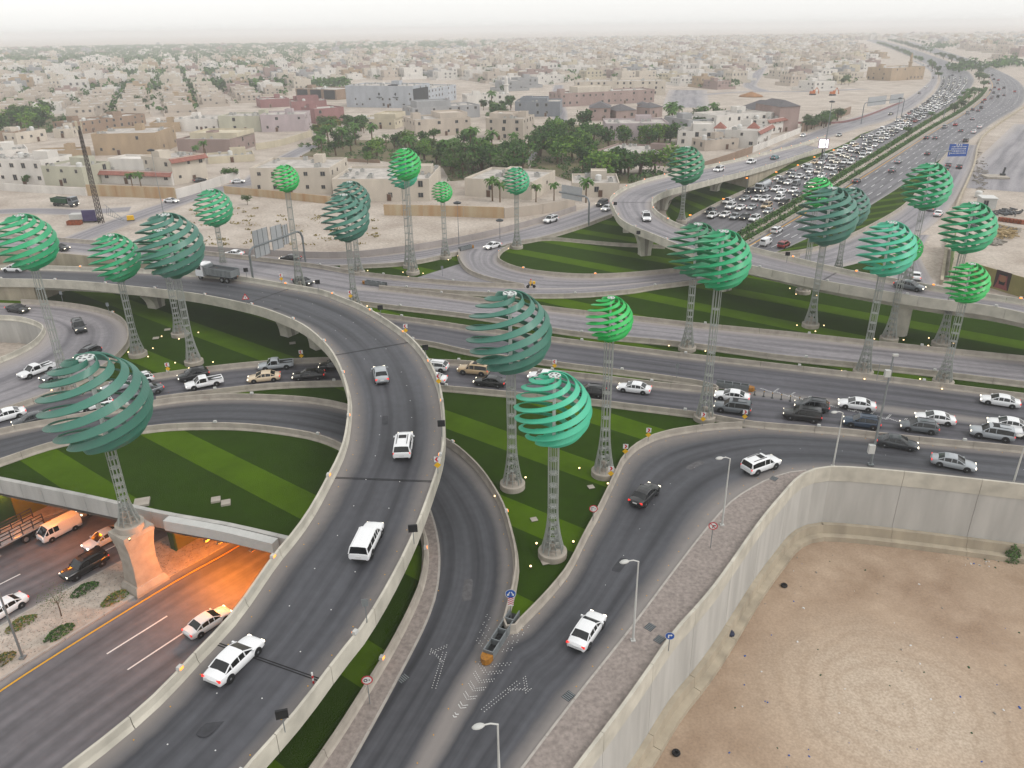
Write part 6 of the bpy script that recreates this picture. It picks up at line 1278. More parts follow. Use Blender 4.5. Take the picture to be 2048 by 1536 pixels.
# ------------------------------------------------------------------ street lamps and masts
def lamp_post(px, py, zb, yhead, label, arm=(-.9, -.3), hx=None):
    b = P(px, py, zb); h = z_at(b, yhead)-zb; t = thing('street_lamp', label, 'street lamp', b, 0, 'street lamps'); mb = MB(); mb.pipe([(0, 0, 0), (0, 0, h*.5), (0, 0, h-.25), (arm[0]*.5, arm[1]*.5, h), (arm[0], arm[1], h+.05)], [.11, .09, .07, .055, .05], 8); mb.box((0, 0, .05), (.4, .4, .1)); mb.build('pole', MATS['metal_white'], t)
    mb = MB(); mb.lathe([(.02, -.1), (.22, -.07), (.26, 0), (.2, .09), (.03, .14)], 12); o = mb.build('lamp_head', MATS['metal_white'], t, True); o.location = (arm[0]*1.35, arm[1]*1.35, h+.06); o.scale = (1.7, .95, 1); o.rotation_euler.z = math.atan2(arm[1], arm[0])
for a in ((1444, 1050, .14, 913, 'white street lamp on the sidewalk by the slip road bend'), (1266, 1281, .14, 1118, 'white street lamp on the sidewalk beside the white saloon'), (1000, 1610, .14, 1443, 'white street lamp at the lower end of the slip road'), (1666, 932, .14, 822, 'white street lamp behind the end of the retaining wall'), (2026, 968, .14, 868, 'white street lamp on the far end of the retaining wall')): lamp_post(*a)
def cam_mast():
    b = P(1741, 930, .1); h = z_at(b, 712); t = thing('camera_mast', 'grey camera mast with white cabinet beside the slip road', 'mast', b, -.1); mb = MB(); mb.tube((0, 0, 0), (0, 0, h), .17, 8, r2=.1); mb.box((0, 0, .1), (.6, .6, .2)); mb.build('pole', MATS['metal_grey'], t)
    for z, d, m, n in ((2.3, (.7, .5, 1.1), 'metal_white', 'cabinet'), (h*.85, (.6, .5, .8), 'metal_white', 'upper_cabinet'), (h+.1, (.6, .25, .25), 'metal_white', 'camera')): mb = MB(); mb.box((-.35 if n != 'camera' else .1, -.2, z), d); mb.build(n, MATS[m], t)
    mb = MB(); [mb.tube((x, 0, h*.78), (x, 0, h*.93), .03, 5) for x in (-1.3, .2)]; [mb.tube((-1.3, 0, z), (.2, 0, z), .03, 5) for z in (h*.78, h*.93)]; mb.build('lowering_frame', MATS['metal_grey'], t)
cam_mast()
def pole(px, py, ytop, label, zf=None, r=.15, head=True, lit=False):
    b = P(px, py) if zf is None else PH(px, py); h = z_at(b, ytop)-b.z; t = thing('light_mast', label, 'light mast', b, 0, 'tall light masts'); mb = MB(); mb.tube((0, 0, 0), (0, 0, h), r*1.4, 7, r2=r*.6); mb.build('pole', MATS['metal_grey'], t)
    mb = MB(); mb.lathe([(.9, -.25), (1.0, 0), (.3, .3)], 10); mb.build('lamp_ring', MATS['lamp_orange' if lit else 'metal_dark'], t).location.z = h
for px, py, yt, l in ((1640, 362, 203, 'tall mast with lamp ring beside the packed highway'), (1790, 252, 196, 'tall mast on the planted strip of the highway'), (1886, 240, 150, 'tall mast in the highway median bend'), (736, 112, 90, 'floodlight mast of the far sports ground'), (849, 110, 90, 'second floodlight mast of the far sports ground')): pole(px, py, yt, l, 1)
for px, py, yt, l in ((333, 455, 300, 'thin pole beside the side street'), (918, 490, 405, 'thin pole on the frontage road hoarding'), (1000, 478, 440, 'slim post near the loop ramp mouth')): pole(px, py, yt, l, r=.07)
for px, py, yt in ((1491, 397, 356), (1550, 378, 344), (1594, 355, 330), (1627, 338, 314), (1666, 318, 300), (1447, 415, 398), (1381, 449, 430)):   # short lit lamps on the bank
    b = P(px, py); h = max(2.5, z_at(b, yt)); t = thing('bank_lamp', 'short lit lamp on the grass bank beside the packed highway', 'lamp', b, 0, 'lamps on the grass bank'); mb = MB(); mb.tube((0, 0, 0), (0, 0, h), .06, 6); mb.build('pole', MATS['metal_grey'], t); mb = MB(); mb.box((-.3, 0, h), (.5, .3, .22)); mb.build('lamp_head', MATS['lamp_orange'], t)
# ------------------------------------------------------------------ gantries, billboards
mat('sign_back', 'a4a6a8', .6, .05, 1)
def gantry(b1, b2, ybeam, panels, label, cant=False, ph=5.0, m='sign_back', front=None):
    h = z_at(b2, ybeam)-b2.z; t = thing('sign_gantry', label, 'sign gantry', b1); d = b2-b1; mb = MB(); q = 1.4; dn_ = d.normalized()
    z2 = b2.z+h-b1.z
    if cant: mb.pipe([(0, 0, 0), (0, 0, z2-q), tuple(dn_*q*.35+Vector((0, 0, z2-q*.3))), tuple(dn_*q+Vector((0, 0, z2))), tuple(d+Vector((0, 0, z2-d.z)))], .24, 8)
    else: mb.pipe([(0, 0, 0), (0, 0, z2-q), tuple(dn_*q*.35+Vector((0, 0, z2-q*.3))), tuple(dn_*q+Vector((0, 0, z2))), tuple(d-dn_*q+Vector((0, 0, z2-d.z))), tuple(d-dn_*q*.35+Vector((0, 0, z2-q*.3-d.z))), tuple(d+Vector((0, 0, z2-q-d.z))), tuple(d)], .24, 8)
    mb.build('frame', MATS['metal_grey'], t)
    for u0, u1, pz in panels:
        a = d*u0; b = d*u1; L = (b-a).length; o = (a+b)/2; rz = math.atan2(d.y, d.x); mb = MB(); mb.box((0, 0, 0), (L, .08, pz), 0)
        n = max(2, int(L/1.1))
        for k in range(n+1): mb.box((-L/2+L*k/n, -.06 if front is None else .06, 0), (.08, .1, pz*1.02), 1)
        ob = mb.build('sign_panel', [MATS[m], MATS['metal_grey']], t); ob.location = (o.x, o.y, z2+.3); ob.rotation_euler.z = rz
    return t
gantry(P(506, 556, 1.8), P(611, 524, .9), 461, [(.10, .36, 5.6), (.42, .62, 5.0), (.64, .73, 4.2)], 'overhead sign gantry seen from behind beside the tipper truck')
gantry(P(1177, 452), P(1118, 440), 384, [(.25, .92, 3.6)], 'cantilever sign seen from behind over the frontage road', cant=True)
gantry(P(1802, 236), P(1722, 248), 206, [(.05, .38, 4.4), (.48, .92, 4.4)], 'double overhead sign across the service road')
def blue_sign():
    b = PH(1866, 345); t = thing('direction_sign', 'large blue direction sign on a curved arm over the exit road', 'road sign', b, 0); h = z_at(b, 303)-b.z; e = P(1888, 300, b.z+h)-b; e = Vector((5.5, 1.0, h)); mb = MB(); mb.pipe([(0, 0, 0), (0, 0, h*.7), (.6, .1, h*.92), (2.5, .4, h), tuple(e)], .2, 7); mb.build('arm', MATS['metal_grey'], t)
    w_, hh = 6.6, 4.2; c = P(1905, 298, b.z+h+.2)-b; c = Vector((e.x+2.2, e.y, h+.2)); mb = MB(); mb.box((c.x, c.y, c.z), (w_, .12, hh), 0); r = random.Random(4)
    for row in range(4):
        x = -w_*.38
        while x < w_*.38: l = r.uniform(.12, .55); mb.box((c.x+x+l/2, c.y-.09, c.z+hh*.28-row*.72), (l, .03, r.uniform(.16, .34)), 1); x += l+r.uniform(.06, .2)
    for x in (-.8, 0, .8): mb.box((c.x+x, c.y-.09, c.z+hh*.43), (.45, .03, .42), 1)
    mb.box((c.x-w_*.42, c.y-.09, c.z-1.0), (.16, .03, .9), 1, 0); mb.build('sign_face', [MATS['sign_blue'], MATS['sign_white']], t)
blue_sign()
def led():
    b = P(1642, 322); zc = z_at(b, 287); t = thing('led_billboard', 'glowing white screen billboard on a pole beside the flyover ramp', 'billboard', b, face_cam(b)); mb = MB(); mb.tube((0, 0, 0), (0, 0, zc-2), .3, 8); mb.build('pole', MATS['metal_dark'], t)
    mb = MB(); mb.box((0, 0, zc), (3.6, .5, 3.4)); mb.build('case', mat('case_purple', '6a3a78', .5, 0), t); mb = MB(); mb.box((0, -.28, zc), (3.2, .04, 3.0)); mb.build('screen', mat('screen_white', (1, .95, 1), .5, 0, emit=1.2), t)
led()
# ------------------------------------------------------------------ crash cushions, studs, covers
def cushion(px, py, dx, dy, L, label, z=.09):
    a = P(px, py, z); b = P(px+dx, py+dy, z); t = thing('crash_cushion', label, 'crash cushion', a, math.atan2(b.y-a.y, b.x-a.x)); n = 4
    for k in range(n): mb = MB(); x = L*(k+.5)/n; mb.box((x, .42, .45), (L/n-.06, .08, .8)); mb.box((x, -.42, .45), (L/n-.06, .08, .8)); mb.box((x-L/n*.46, 0, .45), (.08, .84, .86)); mb.box((x, 0, .2), (L/n-.1, .7, .3), 1); mb.build('bay', [MATS['metal_grey'], MATS['black_plastic']], t)
    mb = MB(); mb.prism([(-.02, -.5), (-.02, .5), (-.55, .42), (-.8, .15), (-.8, -.15), (-.55, -.42)], .05, .62); mb.build('orange_nose', mat('cushion_orange', '9c6a26', .7, .3, 3), t)
cushion(976, 1318, 32, -50, 5.6, 'grey crash cushion with orange nose at the gore of the two ramps'); cushion(1497, 781, -50, -7, 4.6, 'grey crash cushion with orange nose beside the queue'); cushion(732, 568, 36, 5, 5, 'grey crash cushion with orange nose on the crossing carriageway'); cushion(942, 496, -20, 5, 3.6, 'small crash cushion at the loop ramp mouth')
def studs(pts, m, label, z, r=.055):
    mb = MB()
    for p in pts: mb.lathe([(r, z), (r*.9, z+.02), (r*.4, z+.03)], 6, (p.x, p.y, p.z))
    o = mb.build('road_studs', MATS[m]); return tag(o, label, 'road studs', kind='stuff')
W_ = []; Y_ = []
n1 = normals(F1A)
for k, u in ((.33, W_), (.66, W_)):
    c = [p.lerp(q, k) for p, q in zip(F1A, F1B)]; u += [p for p, t in along(c, 4.5, 2) if p.y < 140 and random.random() < .75]
for k in (.10, .90): c = [p.lerp(q, k) for p, q in zip(F1A, F1B)]; Y_ += [p for p, t in along(c, 3.0, 2) if p.y < 140]
studs(W_, 'paint_white', 'white road studs on the curved flyover lanes', .035); studs(Y_, 'paint_yellow', 'yellow road studs along the edges of the curved flyover', .035)
Wd = []; Yd = []
ra, rb = ROADS['slip_road']
for k in (.5,): Wd += [p for p, t in along([p.lerp(q, k) for p, q in zip(ra, rb)], 5, 30)]
for k in (.06, .93): Yd += [p for p, t in along([p.lerp(q, k) for p, q in zip(ra, rb)], 2.6, 18)]
qa, qb = ROADS['underpass_ramp_road']
for k in (.08, .80): Yd += [p for p, t in along([p.lerp(q, k) for p, q in zip(qa, qb)], 2.6, 90)]
def vees(c0, c1, n, w0, w1):                       # studded chevrons of the painted gore
    a, b = P(*c0), P(*c1); d = (b-a).normalized(); nv = Vector((-d.y, d.x, 0)); out = []
    for k in range(n):
        t = k/(n-1); c = a.lerp(b, t); w_ = w0+(w1-w0)*t
        for s in (-1, 1):
            for i in range(6):
                for e in (0, .28): out.append(c+nv*s*w_*i/5-d*(w_*.7*i/5-e))
    return out
Wd += vees((985, 1330), (912, 1430), 7, 1.25, .15); Wd += [p for p in vees((1004, 1262), (980, 1305), 4, 2.0, 1.6) if abs((p-P(992, 1290)).x) > .5]
def arrow(px, py, dx, dy, bend):
    a = P(px, py); d = (P(px+dx, py+dy)-a).normalized(); nv = Vector((-d.y, d.x, 0)); out = []
    for i in range(16):
        for s in (-.16, .16): out.append(a+d*i*.26+nv*s)
    tip = a+d*16*.26
    for i in range(7):
        for e in (0, .25): out.append(tip+nv*bend*i*.2-d*(i*.16-.6+e)); out.append(tip+nv*bend*(1.2-i*.2)-d*(i*.2+e*.6))
    return out
Wd += arrow(868, 1377, 12, -40, 1); Wd += arrow(966, 1422, 40, -32, -1)
Wd += [p for k in range(5) for p in arrow(0, 0, 1, 0, 1)[:0]]
studs(Wd, 'paint_white', 'white road studs forming arrows and gore chevrons on the ramps', .055, .038); studs(Yd, 'paint_yellow', 'yellow road studs along the ramp edges', .055)
hp = []
for k in range(11):
    c = P(1540+k*32, 782+k*7.5)
    for i in range(12): hp += [c+Vector((i*.22-1.2, (abs(i-6)*.24-.7)*(1 if k < 9 else .6), 0)), c+Vector((i*.22-1.0, abs(i-6)*.24-.7, 0))]
studs(hp, 'paint_white', 'white hatched studs on the gore beside the queue', .085, .07)
for i, x in enumerate((1509, 1527, 1544, 1562, 1580, 1598, 1616, 1630)):
    t = thing('flexible_post', 'dark flexible marker post on the hatched gore beside the queue', 'bollard', P(x, 790+i*3.0, .09), 0, 'flexible posts on the gore'); mb = MB(); mb.tube((0, 0, 0), (0, 0, 1.0), .05, 6); mb.box((0, 0, .03), (.3, .3, .06)); mb.build('post', MATS['metal_dark'], t); mb = MB(); mb.tube((0, 0, .72), (0, 0, .85), .055, 6); mb.build('band', MATS['paint_yellow'], t)
t = thing('warning_post', 'red and white flexible post at the flyover deck joint', 'bollard', P(627, 1366, 5.1)); mb = MB(); [mb.tube((0, 0, z), (0, 0, z+.25), .07, 8, m=k % 2) for k, z in enumerate((0, .25, .5, .75))]; mb.build('post', [MATS['sign_red'], MATS['sign_white']], t)
for px, py, s, z, l in ((432, 1001, 1.0, .0, 'raised concrete access cover on the lower left lawn'), (452, 1007, 1.0, .0, 'second raised concrete access cover on the lower left lawn'), (1068, 1040, .7, 0, 'flat access cover beside the teal sculpture'), (1090, 1126, .7, 0, 'flat access cover at the foot of the teal sculpture'), (1182, 975, .7, 0, 'flat access cover near the bright sculpture'), (790, 560, 1, 0, 'flat access cover on the corner lawn'), (335, 660, 1, 0, 'flat access cover on the left lawn'), (312, 677, 1, 0, 'second flat access cover on the left lawn'), (585, 687, 1, 0, 'flat access cover beside the flyover pier'), (1760, 597, 1, 0, 'flat access cover on the large lawn'), (284, 1006, 1.6, .3, 'raised concrete hatch behind the pedestal'), (1690, 745, 1, 0, 'flat access cover on the narrow lawn'), (750, 630, 1, 0, 'flat access cover beside the middle carriageway')):
    t = tag(MB().build('access_cover', MATS['concrete_dark']), l, 'cover'); mb = MB(); mb.box((0, 0, .1), (s, s, .25 if z or 'raised' in l else .06)); me = mb.mesh('access_cover', MATS['concrete']); t.data = me; t.location = P(px, py, .02+z); t.rotation_euler.z = .3
for px, py, z, l in ((1300, 1254, .145, 'dark drain grate in the sidewalk by the street lamp'), (1319, 1279, .145, 'second drain grate in the sidewalk'), (1137, 1392, .055, 'dark drain grate at the kerb of the slip road'), (806, 1357, .05, 'dark drain grate at the kerb of the underpass ramp'), (1548, 957, .145, 'dark drain grate in the sidewalk bend')):
    t = thing('drain_grate', l, 'drain', P(px, py, z), .8)
    mb = MB(); mb.box((0, 0, .0), (.9, .75, .02)); mb.build('frame', MATS['metal_dark'], t)
    for k in range(5): mb = MB(); mb.box((-.36+k*.18, 0, .015), (.07, .65, .02)); mb.build('bar', MATS['metal_grey'], t)
# ------------------------------------------------------------------ trucks
tw = MB(); tw.lathe([(.25, -.15), (.52, -.14), (.52, .14), (.3, .15)], 14); tw.lathe([(.3, .1), (.28, .17), (.1, .19)], 10, m=1); tw.v = [(v[0], v[2], v[1]) for v in tw.v]; tw_me = tw.mesh('truck_wheel', [MATS['rubber'], MATS['rim']])
def truck(px, py, dx, dy, kind, cabc, bodyc, label, z=.09, zf=None, L=8.6):
    a = P(px, py, z) if zf is None else PH(px, py, z); b = P(px+dx, py+dy, a.z); t = thing('truck', label, 'truck', a, math.atan2(b.y-a.y, b.x-a.x)); f = L/2
    mb = MB(); mb.box((-.2, 0, .85), (L-.6, .9, .3)); mb.build('chassis', MATS['metal_dark'], t)
    mb = MB(); c = [(f-1.9, .7), (f, .7), (f, 1.6), (f-.15, 2.0), (f-.35, 3.0), (f-1.8, 3.05), (f-1.9, 2.9)]
    mb.add([(x, -1.2, z_) for x, z_ in c]+[(x, 1.2, z_) for x, z_ in c], [tuple(range(6, -1, -1)), tuple(range(7, 14))]+[(i, (i+1) % 7, 7+(i+1) % 7, 7+i) for i in range(7)]); mb.build('cab', PAINT[cabc], t)
    mb = MB(); mb.add([(f-.11, -1.05, 2.0), (f-.11, 1.05, 2.0), (f-.31, 1.05, 2.85), (f-.31, -1.05, 2.85)], [(0, 1, 2, 3)]); [mb.box((f-.95, s*1.2, 2.35), (1.1, .04, .75)) for s in (-1, 1)]; mb.build('windows', MATS['glass_dark'], t)
    mb = MB(); mb.box((f+.03, 0, .8), (.12, 2.3, .45)); mb.box((f+.02, 0, 1.35), (.05, 1.6, .4)); mb.build('bumper', MATS['black_plastic'], t)
    for s in (-1, 1): mb = MB(); mb.box((f+.08, s*.9, .9), (.06, .35, .2)); mb.build('headlight', MATS['lamp_head'], t)
    for x in ((f-1.0, -f+1.0, -f+2.3) if L > 7 else (f-1.0, -f+1.2)):
        for s in (-1, 1): o = link('wheel', tw_me, t); o.location = (x, s*1.02, .52)
    x0, x1 = -f-.1, f-2.3; mm = [PAINT[bodyc] if bodyc in PAINT else MATS[bodyc], MATS['metal_dark']]; mb = MB()
    if kind == 'tipper':
        for y in (-1.2, 1.2): mb.box(((x0+x1)/2, y, 1.85), (x1-x0, .1, 1.35)); [mb.box((x0+.3+k*(x1-x0-.6)/6, y*1.06, 1.85), (.12, .12, 1.35)) for k in range(7)]
        mb.box((x1, 0, 1.95), (.12, 2.4, 1.6)); mb.box((x0, 0, 1.8), (.12, 2.4, 1.2)); mb.box(((x0+x1)/2, 0, 1.2), (x1-x0, 2.4, .12), 1); mb.box(((x0+x1)/2, 0, 1.75), (x1-x0-.2, 2.25, .9), 1); mb.box((x1+.5, 0, 2.75), (1.0, 2.4, .1)); mb.build('tipper_body', mm, t)
    elif kind == 'tank': mb.lathe([(.4, x0), (1.15, x0+.25), (1.15, x1-.25), (.4, x1)], 18); mb.v = [(v[2], v[0], v[1]+2.1) for v in mb.v]; mb.box(((x0+x1)/2, 0, 3.3), (x1-x0-1, .6, .08), 1); mb.build('tank', mm, t)
    else:
        mb.box(((x0+x1)/2, 0, 1.25), (x1-x0, 2.4, .25)); [mb.box((x0+k*(x1-x0)/5, y, 2.0), (.1, .1, 1.4), 1) for k in range(6) for y in (-1.15, 1.15)]; [mb.box(((x0+x1)/2, y, zz), (x1-x0, .06, .12), 1) for y in (-1.15, 1.15) for zz in (1.8, 2.3, 2.7)]; mb.build('stake_bed', mm, t)
truck(437, 560, -60, -9, 'tipper', 'white', 'metal_grey', 'white tipper truck with a grey ribbed body on the curved flyover', z=zroad(F1A, F1B, 437, 560))
truck(132, 412, 40, 3, 'tipper', 'grey', 'wall_olive' if 'wall_olive' in MATS else 'panel_green', 'parked green tipper truck on the sandy ground by the telecom mast', z=0)
truck(1525, 382, -14, 7, 'tank', 'silver', 'silver', 'silver tanker truck in the packed highway queue', zf=1, L=9.5); truck(10, 1098, -40, 21, 'stake', 'black', 'silver', 'dark stake bed truck on the sunken highway', z=ZT+.03)
def motorbike():
    b = P(1062, 576, .07); t = thing('motorcycle', 'yellow motorcycle with delivery box and rider at the loop ramp merge', 'motorcycle', b, math.pi+.1); mb = MB()
    for x in (-.65, .65): mb.tube((x, -.06, .32), (x, .06, .32), .32, 14)
    mb.build('wheels', MATS['rubber'], t); mb = MB(); mb.box((0, 0, .7), (1.0, .3, .35), tap=.7); mb.tube((.65, 0, .35), (.45, 0, 1.05), .05, 6); mb.tube((.45, -.35, 1.05), (.45, .35, 1.05), .03, 6); mb.build('frame', MATS['metal_dark'], t); mb = MB(); mb.box((-.6, 0, 1.1), (.5, .5, .5)); mb.build('delivery_box', MATS['sign_yellow'], t)
    r = thing('person', 'rider in a yellow jacket and helmet on the motorcycle', 'person', b, math.pi+.1); me = bpy.data.meshes.new('rider_body')
    vs_ = [(-.15, 0, .92), (-.1, 0, 1.2), (-.02, 0, 1.48), (0, 0, 1.6), (.02, 0, 1.75), (.15, .24, 1.3), (.42, .32, 1.1), (.15, -.24, 1.3), (.42, -.32, 1.1), (.02, .2, 1.46), (.02, -.2, 1.46), (.25, .2, .85), (.05, .2, .4), (.25, -.2, .85), (.05, -.2, .4)]
    me.from_pydata(vs_, [(0, 1), (1, 2), (2, 3), (3, 4), (2, 9), (9, 5), (5, 6), (2, 10), (10, 7), (7, 8), (0, 11), (11, 12), (0, 13), (13, 14)], []); me.materials.append(MATS['sign_yellow']); o = link('body', me, r); sk = o.modifiers.new('skin', 'SKIN')
    rad_ = [.15, .16, .16, .07, .12, .06, .05, .06, .05, .08, .08, .09, .06, .09, .06]
    for v, k in zip(me.skin_vertices[0].data, rad_): v.radius = (k, k)
    me.skin_vertices[0].data[0].use_root = True; s2 = o.modifiers.new('sub', 'SUBSURF'); s2.levels = 1; s2.render_levels = 1
    mb = MB(); mb.lathe([(.05, -.12), (.13, -.08), (.15, .02), (.1, .13), (.02, .15)], 12, (.03, 0, 1.76)); mb.build('helmet', MATS['sign_red'], r, True)
try: motorbike()
except Exception as ex: print('bike', ex)
# ------------------------------------------------------------------ telecom mast on its trailer
def telecom():
    b = P(203, 446); top = P(157, 442); h = z_at(b, 252); d = Vector((-1.0, .3, 0)); t = thing('telecom_mast', 'tall lattice telecom mast with antennas on the sandy ground', 'mast', b); mb = MB(); n = 22
    legs = [[Vector((x*(.55-.32*k/n), y*(.55-.32*k/n), h*k/n)) for k in range(n+1)] for x, y in ((-1, -1), (1, -1), (1, 1), (-1, 1))]
    for lg in legs: mb.pipe(lg, .11, 5)
    for k in range(n):
        for i in range(4): mb.tube(legs[i][k], legs[(i+1) % 4][k+1], .06, 4)
    mb.build('lattice', mat('lattice_rust', '453d39', .7, .3, 1), t); mb = MB(); [mb.box((x, y, h+.2), (.22, .12, 2.2)) for x, y in ((-.7, 0), (.0, -.6), (.7, .2))]; mb.build('antennas', MATS['wall_yellow'], t)
    t = thing('equipment_trailer', 'white equipment trailer with a dark purple panel under the telecom mast', 'trailer', P(174, 443), .1); mb = MB(); mb.box((-1.5, 0, 1.5), (5.0, 2.4, 1.6)); mb.build('white_box', MATS['metal_white'], t); mb = MB(); mb.box((1.5, -1.35, 1.9), (3.6, .3, 3.0)); mb.build('purple_panel', mat('panel_purple', '453c63', .6, .1, 1), t); mb = MB(); mb.box((0, 0, .55), (8, 2.2, .3)); [mb.tube((x, -1.1, .45), (x, 1.1, .45), .45, 12) for x in (-2.4, -1.3, 2.6)]; mb.build('chassis', MATS['black_plastic'], t)
    t = thing('generator', 'small yellow generator beside the side street', 'generator', P(262, 441), .3); mb = MB(); mb.box((0, 0, .8), (1.8, 1.0, 1.2), tap=.92); mb.build('case', MATS['sign_yellow'], t); mb = MB(); mb.box((0, 0, .12), (2.0, 1.1, .2)); mb.build('skid', MATS['metal_dark'], t)
    t = thing('lattice_boom', 'folded lattice boom lying beside the telecom mast', 'boom', P(215, 436)); mb = MB(); e = P(250, 446)-P(215, 436)
    for s in (0, 1.4): mb.tube((0, 0, 1+s*2), tuple(e+Vector((0, 0, .5+s*.2))), .07, 5)
    for k in range(9): p = e*(k/9); q = e*((k+1)/9); mb.tube(tuple(p+Vector((0, 0, 1-k*.05))), tuple(q+Vector((0, 0, 3.6-k*.33))), .05, 4)
    mb.build('truss', MATS['metal_grey'], t)
    t = thing('rusty_skip', 'rusty open skip behind the green ball', 'skip', P(150, 449), .1); mb = MB(); shell(mb, -1.8, -.9, 1.8, .9, 0, 1.1, 1.0, .1); mb.build('bin', mat('rust', '8a4a2c', .8, .3, 2), t)
telecom()
for px, py, dx, dy, c, l in ((343, 405, 20, 1, 'white', 'parked by the stained wall at the side street'), (476, 366, 20, -1, 'white', 'parked by the garage wall'), (400, 363, 20, -3, 'dark', 'parked inside the villa yard')): car(px, py, dx, dy, 'sedan', c, l, z=.02, group='parked cars')
# ------------------------------------------------------------------ plants of the trench median, litter of the lot
def shrub(px, py, z, sx, sy, h, m, label, name='shrub', n=420, rz=.6, cat='shrub'):
    rg = random.Random(px+py); mb = MB()
    for _ in range(n):
        a = rg.uniform(0, 6.28); r = math.sqrt(rg.random()); zz = h*(1-r*r)*rg.uniform(.5, 1.05); leafquad(mb, Vector((r*math.cos(a)*sx, r*math.sin(a)*sy, zz+.08)), rg.uniform(.06, .13), rg, 0 if rg.random() < .6 else 1)
    o = thing(name, label, cat, P(px, py, z), rz); mb.build('foliage', [MATS[m[0]], MATS[m[1]]], o); mb = MB(); [mb.tube((0, 0, -.05), (math.cos(k)*sx*.4, math.sin(k)*sy*.4, h*.6), .025, 4) for k in range(6)]; mb.build('stems', MATS['bark'], o)
ar = math.atan2(dir_t.y, dir_t.x)
for px, py, m, l in ((170, 1181, ('leaf_dark', 'leaf_mid'), 'dark low shrub nearest the pedestal in the gravel median'), (231, 1198, ('leaf_dry', 'leaf_mid'), 'yellowish low shrub beside the pedestal'), (43, 1249, ('leaf_dry', 'leaf_mid'), 'yellowish low shrub beside the lamp pole'), (120, 1267, ('leaf_dark', 'leaf_mid'), 'dark low shrub below the small tree'), (0, 1325, ('leaf_dry', 'leaf_dark'), 'low shrub at the near end of the gravel median')): shrub(px, py, ZT+.16, 1.55, .8, .7, m, l, rz=ar)
p_ = P(123, 1232, ZT+.16); t_ = thing('young_tree', 'thin young tree with sparse leaves in the gravel median', 'tree', p_); mb = MB(); mb.pipe([(0, 0, 0), (.05, 0, 1.0), (-.05, .05, 2.0)], [.07, .06, .04], 6); [mb.pipe([(0, 0, 1.4+.1*k), (math.cos(k*1.3)*.6, math.sin(k*1.3)*.6, 2.4), (math.cos(k*1.3)*1.1, math.sin(k*1.3)*1.1, 3.0)], [.03, .02, .01], 4) for k in range(6)]; mb.build('trunk', MATS['bark'], t_)
mb = MB(); rg_ = random.Random(2); [leafquad(mb, Vector((rg_.gauss(0, .8), rg_.gauss(0, .8), 2.7+rg_.gauss(0, .4))), rg_.uniform(.03, .07), rg_) for _ in range(420)]; mb.build('crown', MATS['leaf_dusty'], t_)
t_ = thing('lamp_pole', 'grey lamp pole standing in the gravel median', 'street lamp', P(46, 1316, ZT+.16)); mb = MB(); mb.tube((0, 0, 0), (0, 0, 11), .12, 8, r2=.08); mb.box((0, 0, .1), (.5, .5, .2)); mb.build('pole', MATS['metal_grey'], t_); mb = MB(); mb.box((0, .8, 11), (.3, 1.6, .12)); mb.build('lamp_arm', MATS['metal_grey'], t_)
shrub(2022, 1118, -8.6, 1.1, 1.0, 1.9, ('leaf_mid', 'leaf_dusty'), 'green desert bush at the foot of the retaining wall', n=700, cat='shrub')
for px, py, rz, l in ((1568, 1172, .3, 'old black tyre lying in the sandy lot'), (1352, 1507, .9, 'old black tyre near the wall footing')):
    t = thing('tyre', l, 'tyre', P(px, py, -8.55), rz); mb = MB(); mb.lathe([(.16, 0), (.34, 0), (.38, .1), (.34, .2), (.16, .2), (.16, 0)], 18); mb.build('ring', MATS['rubber'], t)
rl = random.Random(8); lit = MB()
for k in range(150):
    c = rl.random()
    if c < .35: p = P(rl.gauss(1985, 30), rl.gauss(1122, 7), -8.6)
    else: p = P(rl.uniform(1400, 2048), rl.uniform(1110, 1536), -8.6)
    s = rl.uniform(.03, .16)
    if in_poly(p.x, p.y, lot): lit.box((p.x, p.y, p.z+s*.3), (s*rl.uniform(.8, 2), s, s*.6), rl.randrange(5), rl.uniform(0, 3), .7)
tag(lit.build('litter', [MATS['concrete'], MATS['concrete_dark'], MATS['sign_white'], MATS['sign_blue'], MATS['panel_green']]), 'scattered stones and litter on the sandy lot', 'litter', kind='stuff')
t = thing('rubbish_bag', 'dark blue rubbish bag on the wall footing', 'bag', P(1461, 1270, -8.0), .4); mb = MB(); mb.lathe([(.25, 0), (.42, .12), (.36, .35), (.12, .5), (.16, .58)], 9); mb.build('sack', mat('bag_blue', '232c44', .4, .1, 4), t, True)
# gravel of the trench median
gr = MB(); rg_ = random.Random(6); ca_ = resample(smooth(ta, 3), 120); cb_ = resample(smooth(tb, 3), 120)
for _ in range(2600):
    k = rg_.randrange(20, 80); p = ca_[k].lerp(cb_[k], rg_.uniform(.06, .94)); p = p.lerp(ca_[k+1].lerp(cb_[k+1], .5), 0); s = rg_.uniform(.04, .11); gr.box((p.x+rg_.uniform(-.6, .6), p.y+rg_.uniform(-.6, .6), ZT+.18), (s*1.4, s, s*.7), rg_.randrange(3), rg_.uniform(0, 3), .7)
tag(gr.build('gravel', [MATS['concrete'], MATS['kerb'], MATS['concrete_dark']]), 'pale gravel spread over the highway median', 'gravel', kind='stuff')
# weeds on the empty plots
wd = MB(); rg_ = random.Random(9)
for _ in range(70):
    x, y = rg_.uniform(380, 760), rg_.uniform(415, 490)
    p = P(x, y); s = rg_.uniform(.3, 1.2)
    if y < 400+(x-380)*.08: continue
    for _2 in range(14): leafquad(wd, p+Vector((rg_.gauss(0, s), rg_.gauss(0, s*.6), abs(rg_.gauss(.15, .15)))), rg_.uniform(.15, .3), rg_)
tag(wd.build('dry_weeds', MATS['leaf_dry']), 'dry weeds scattered over the empty sandy plots', 'weeds', kind='stuff')
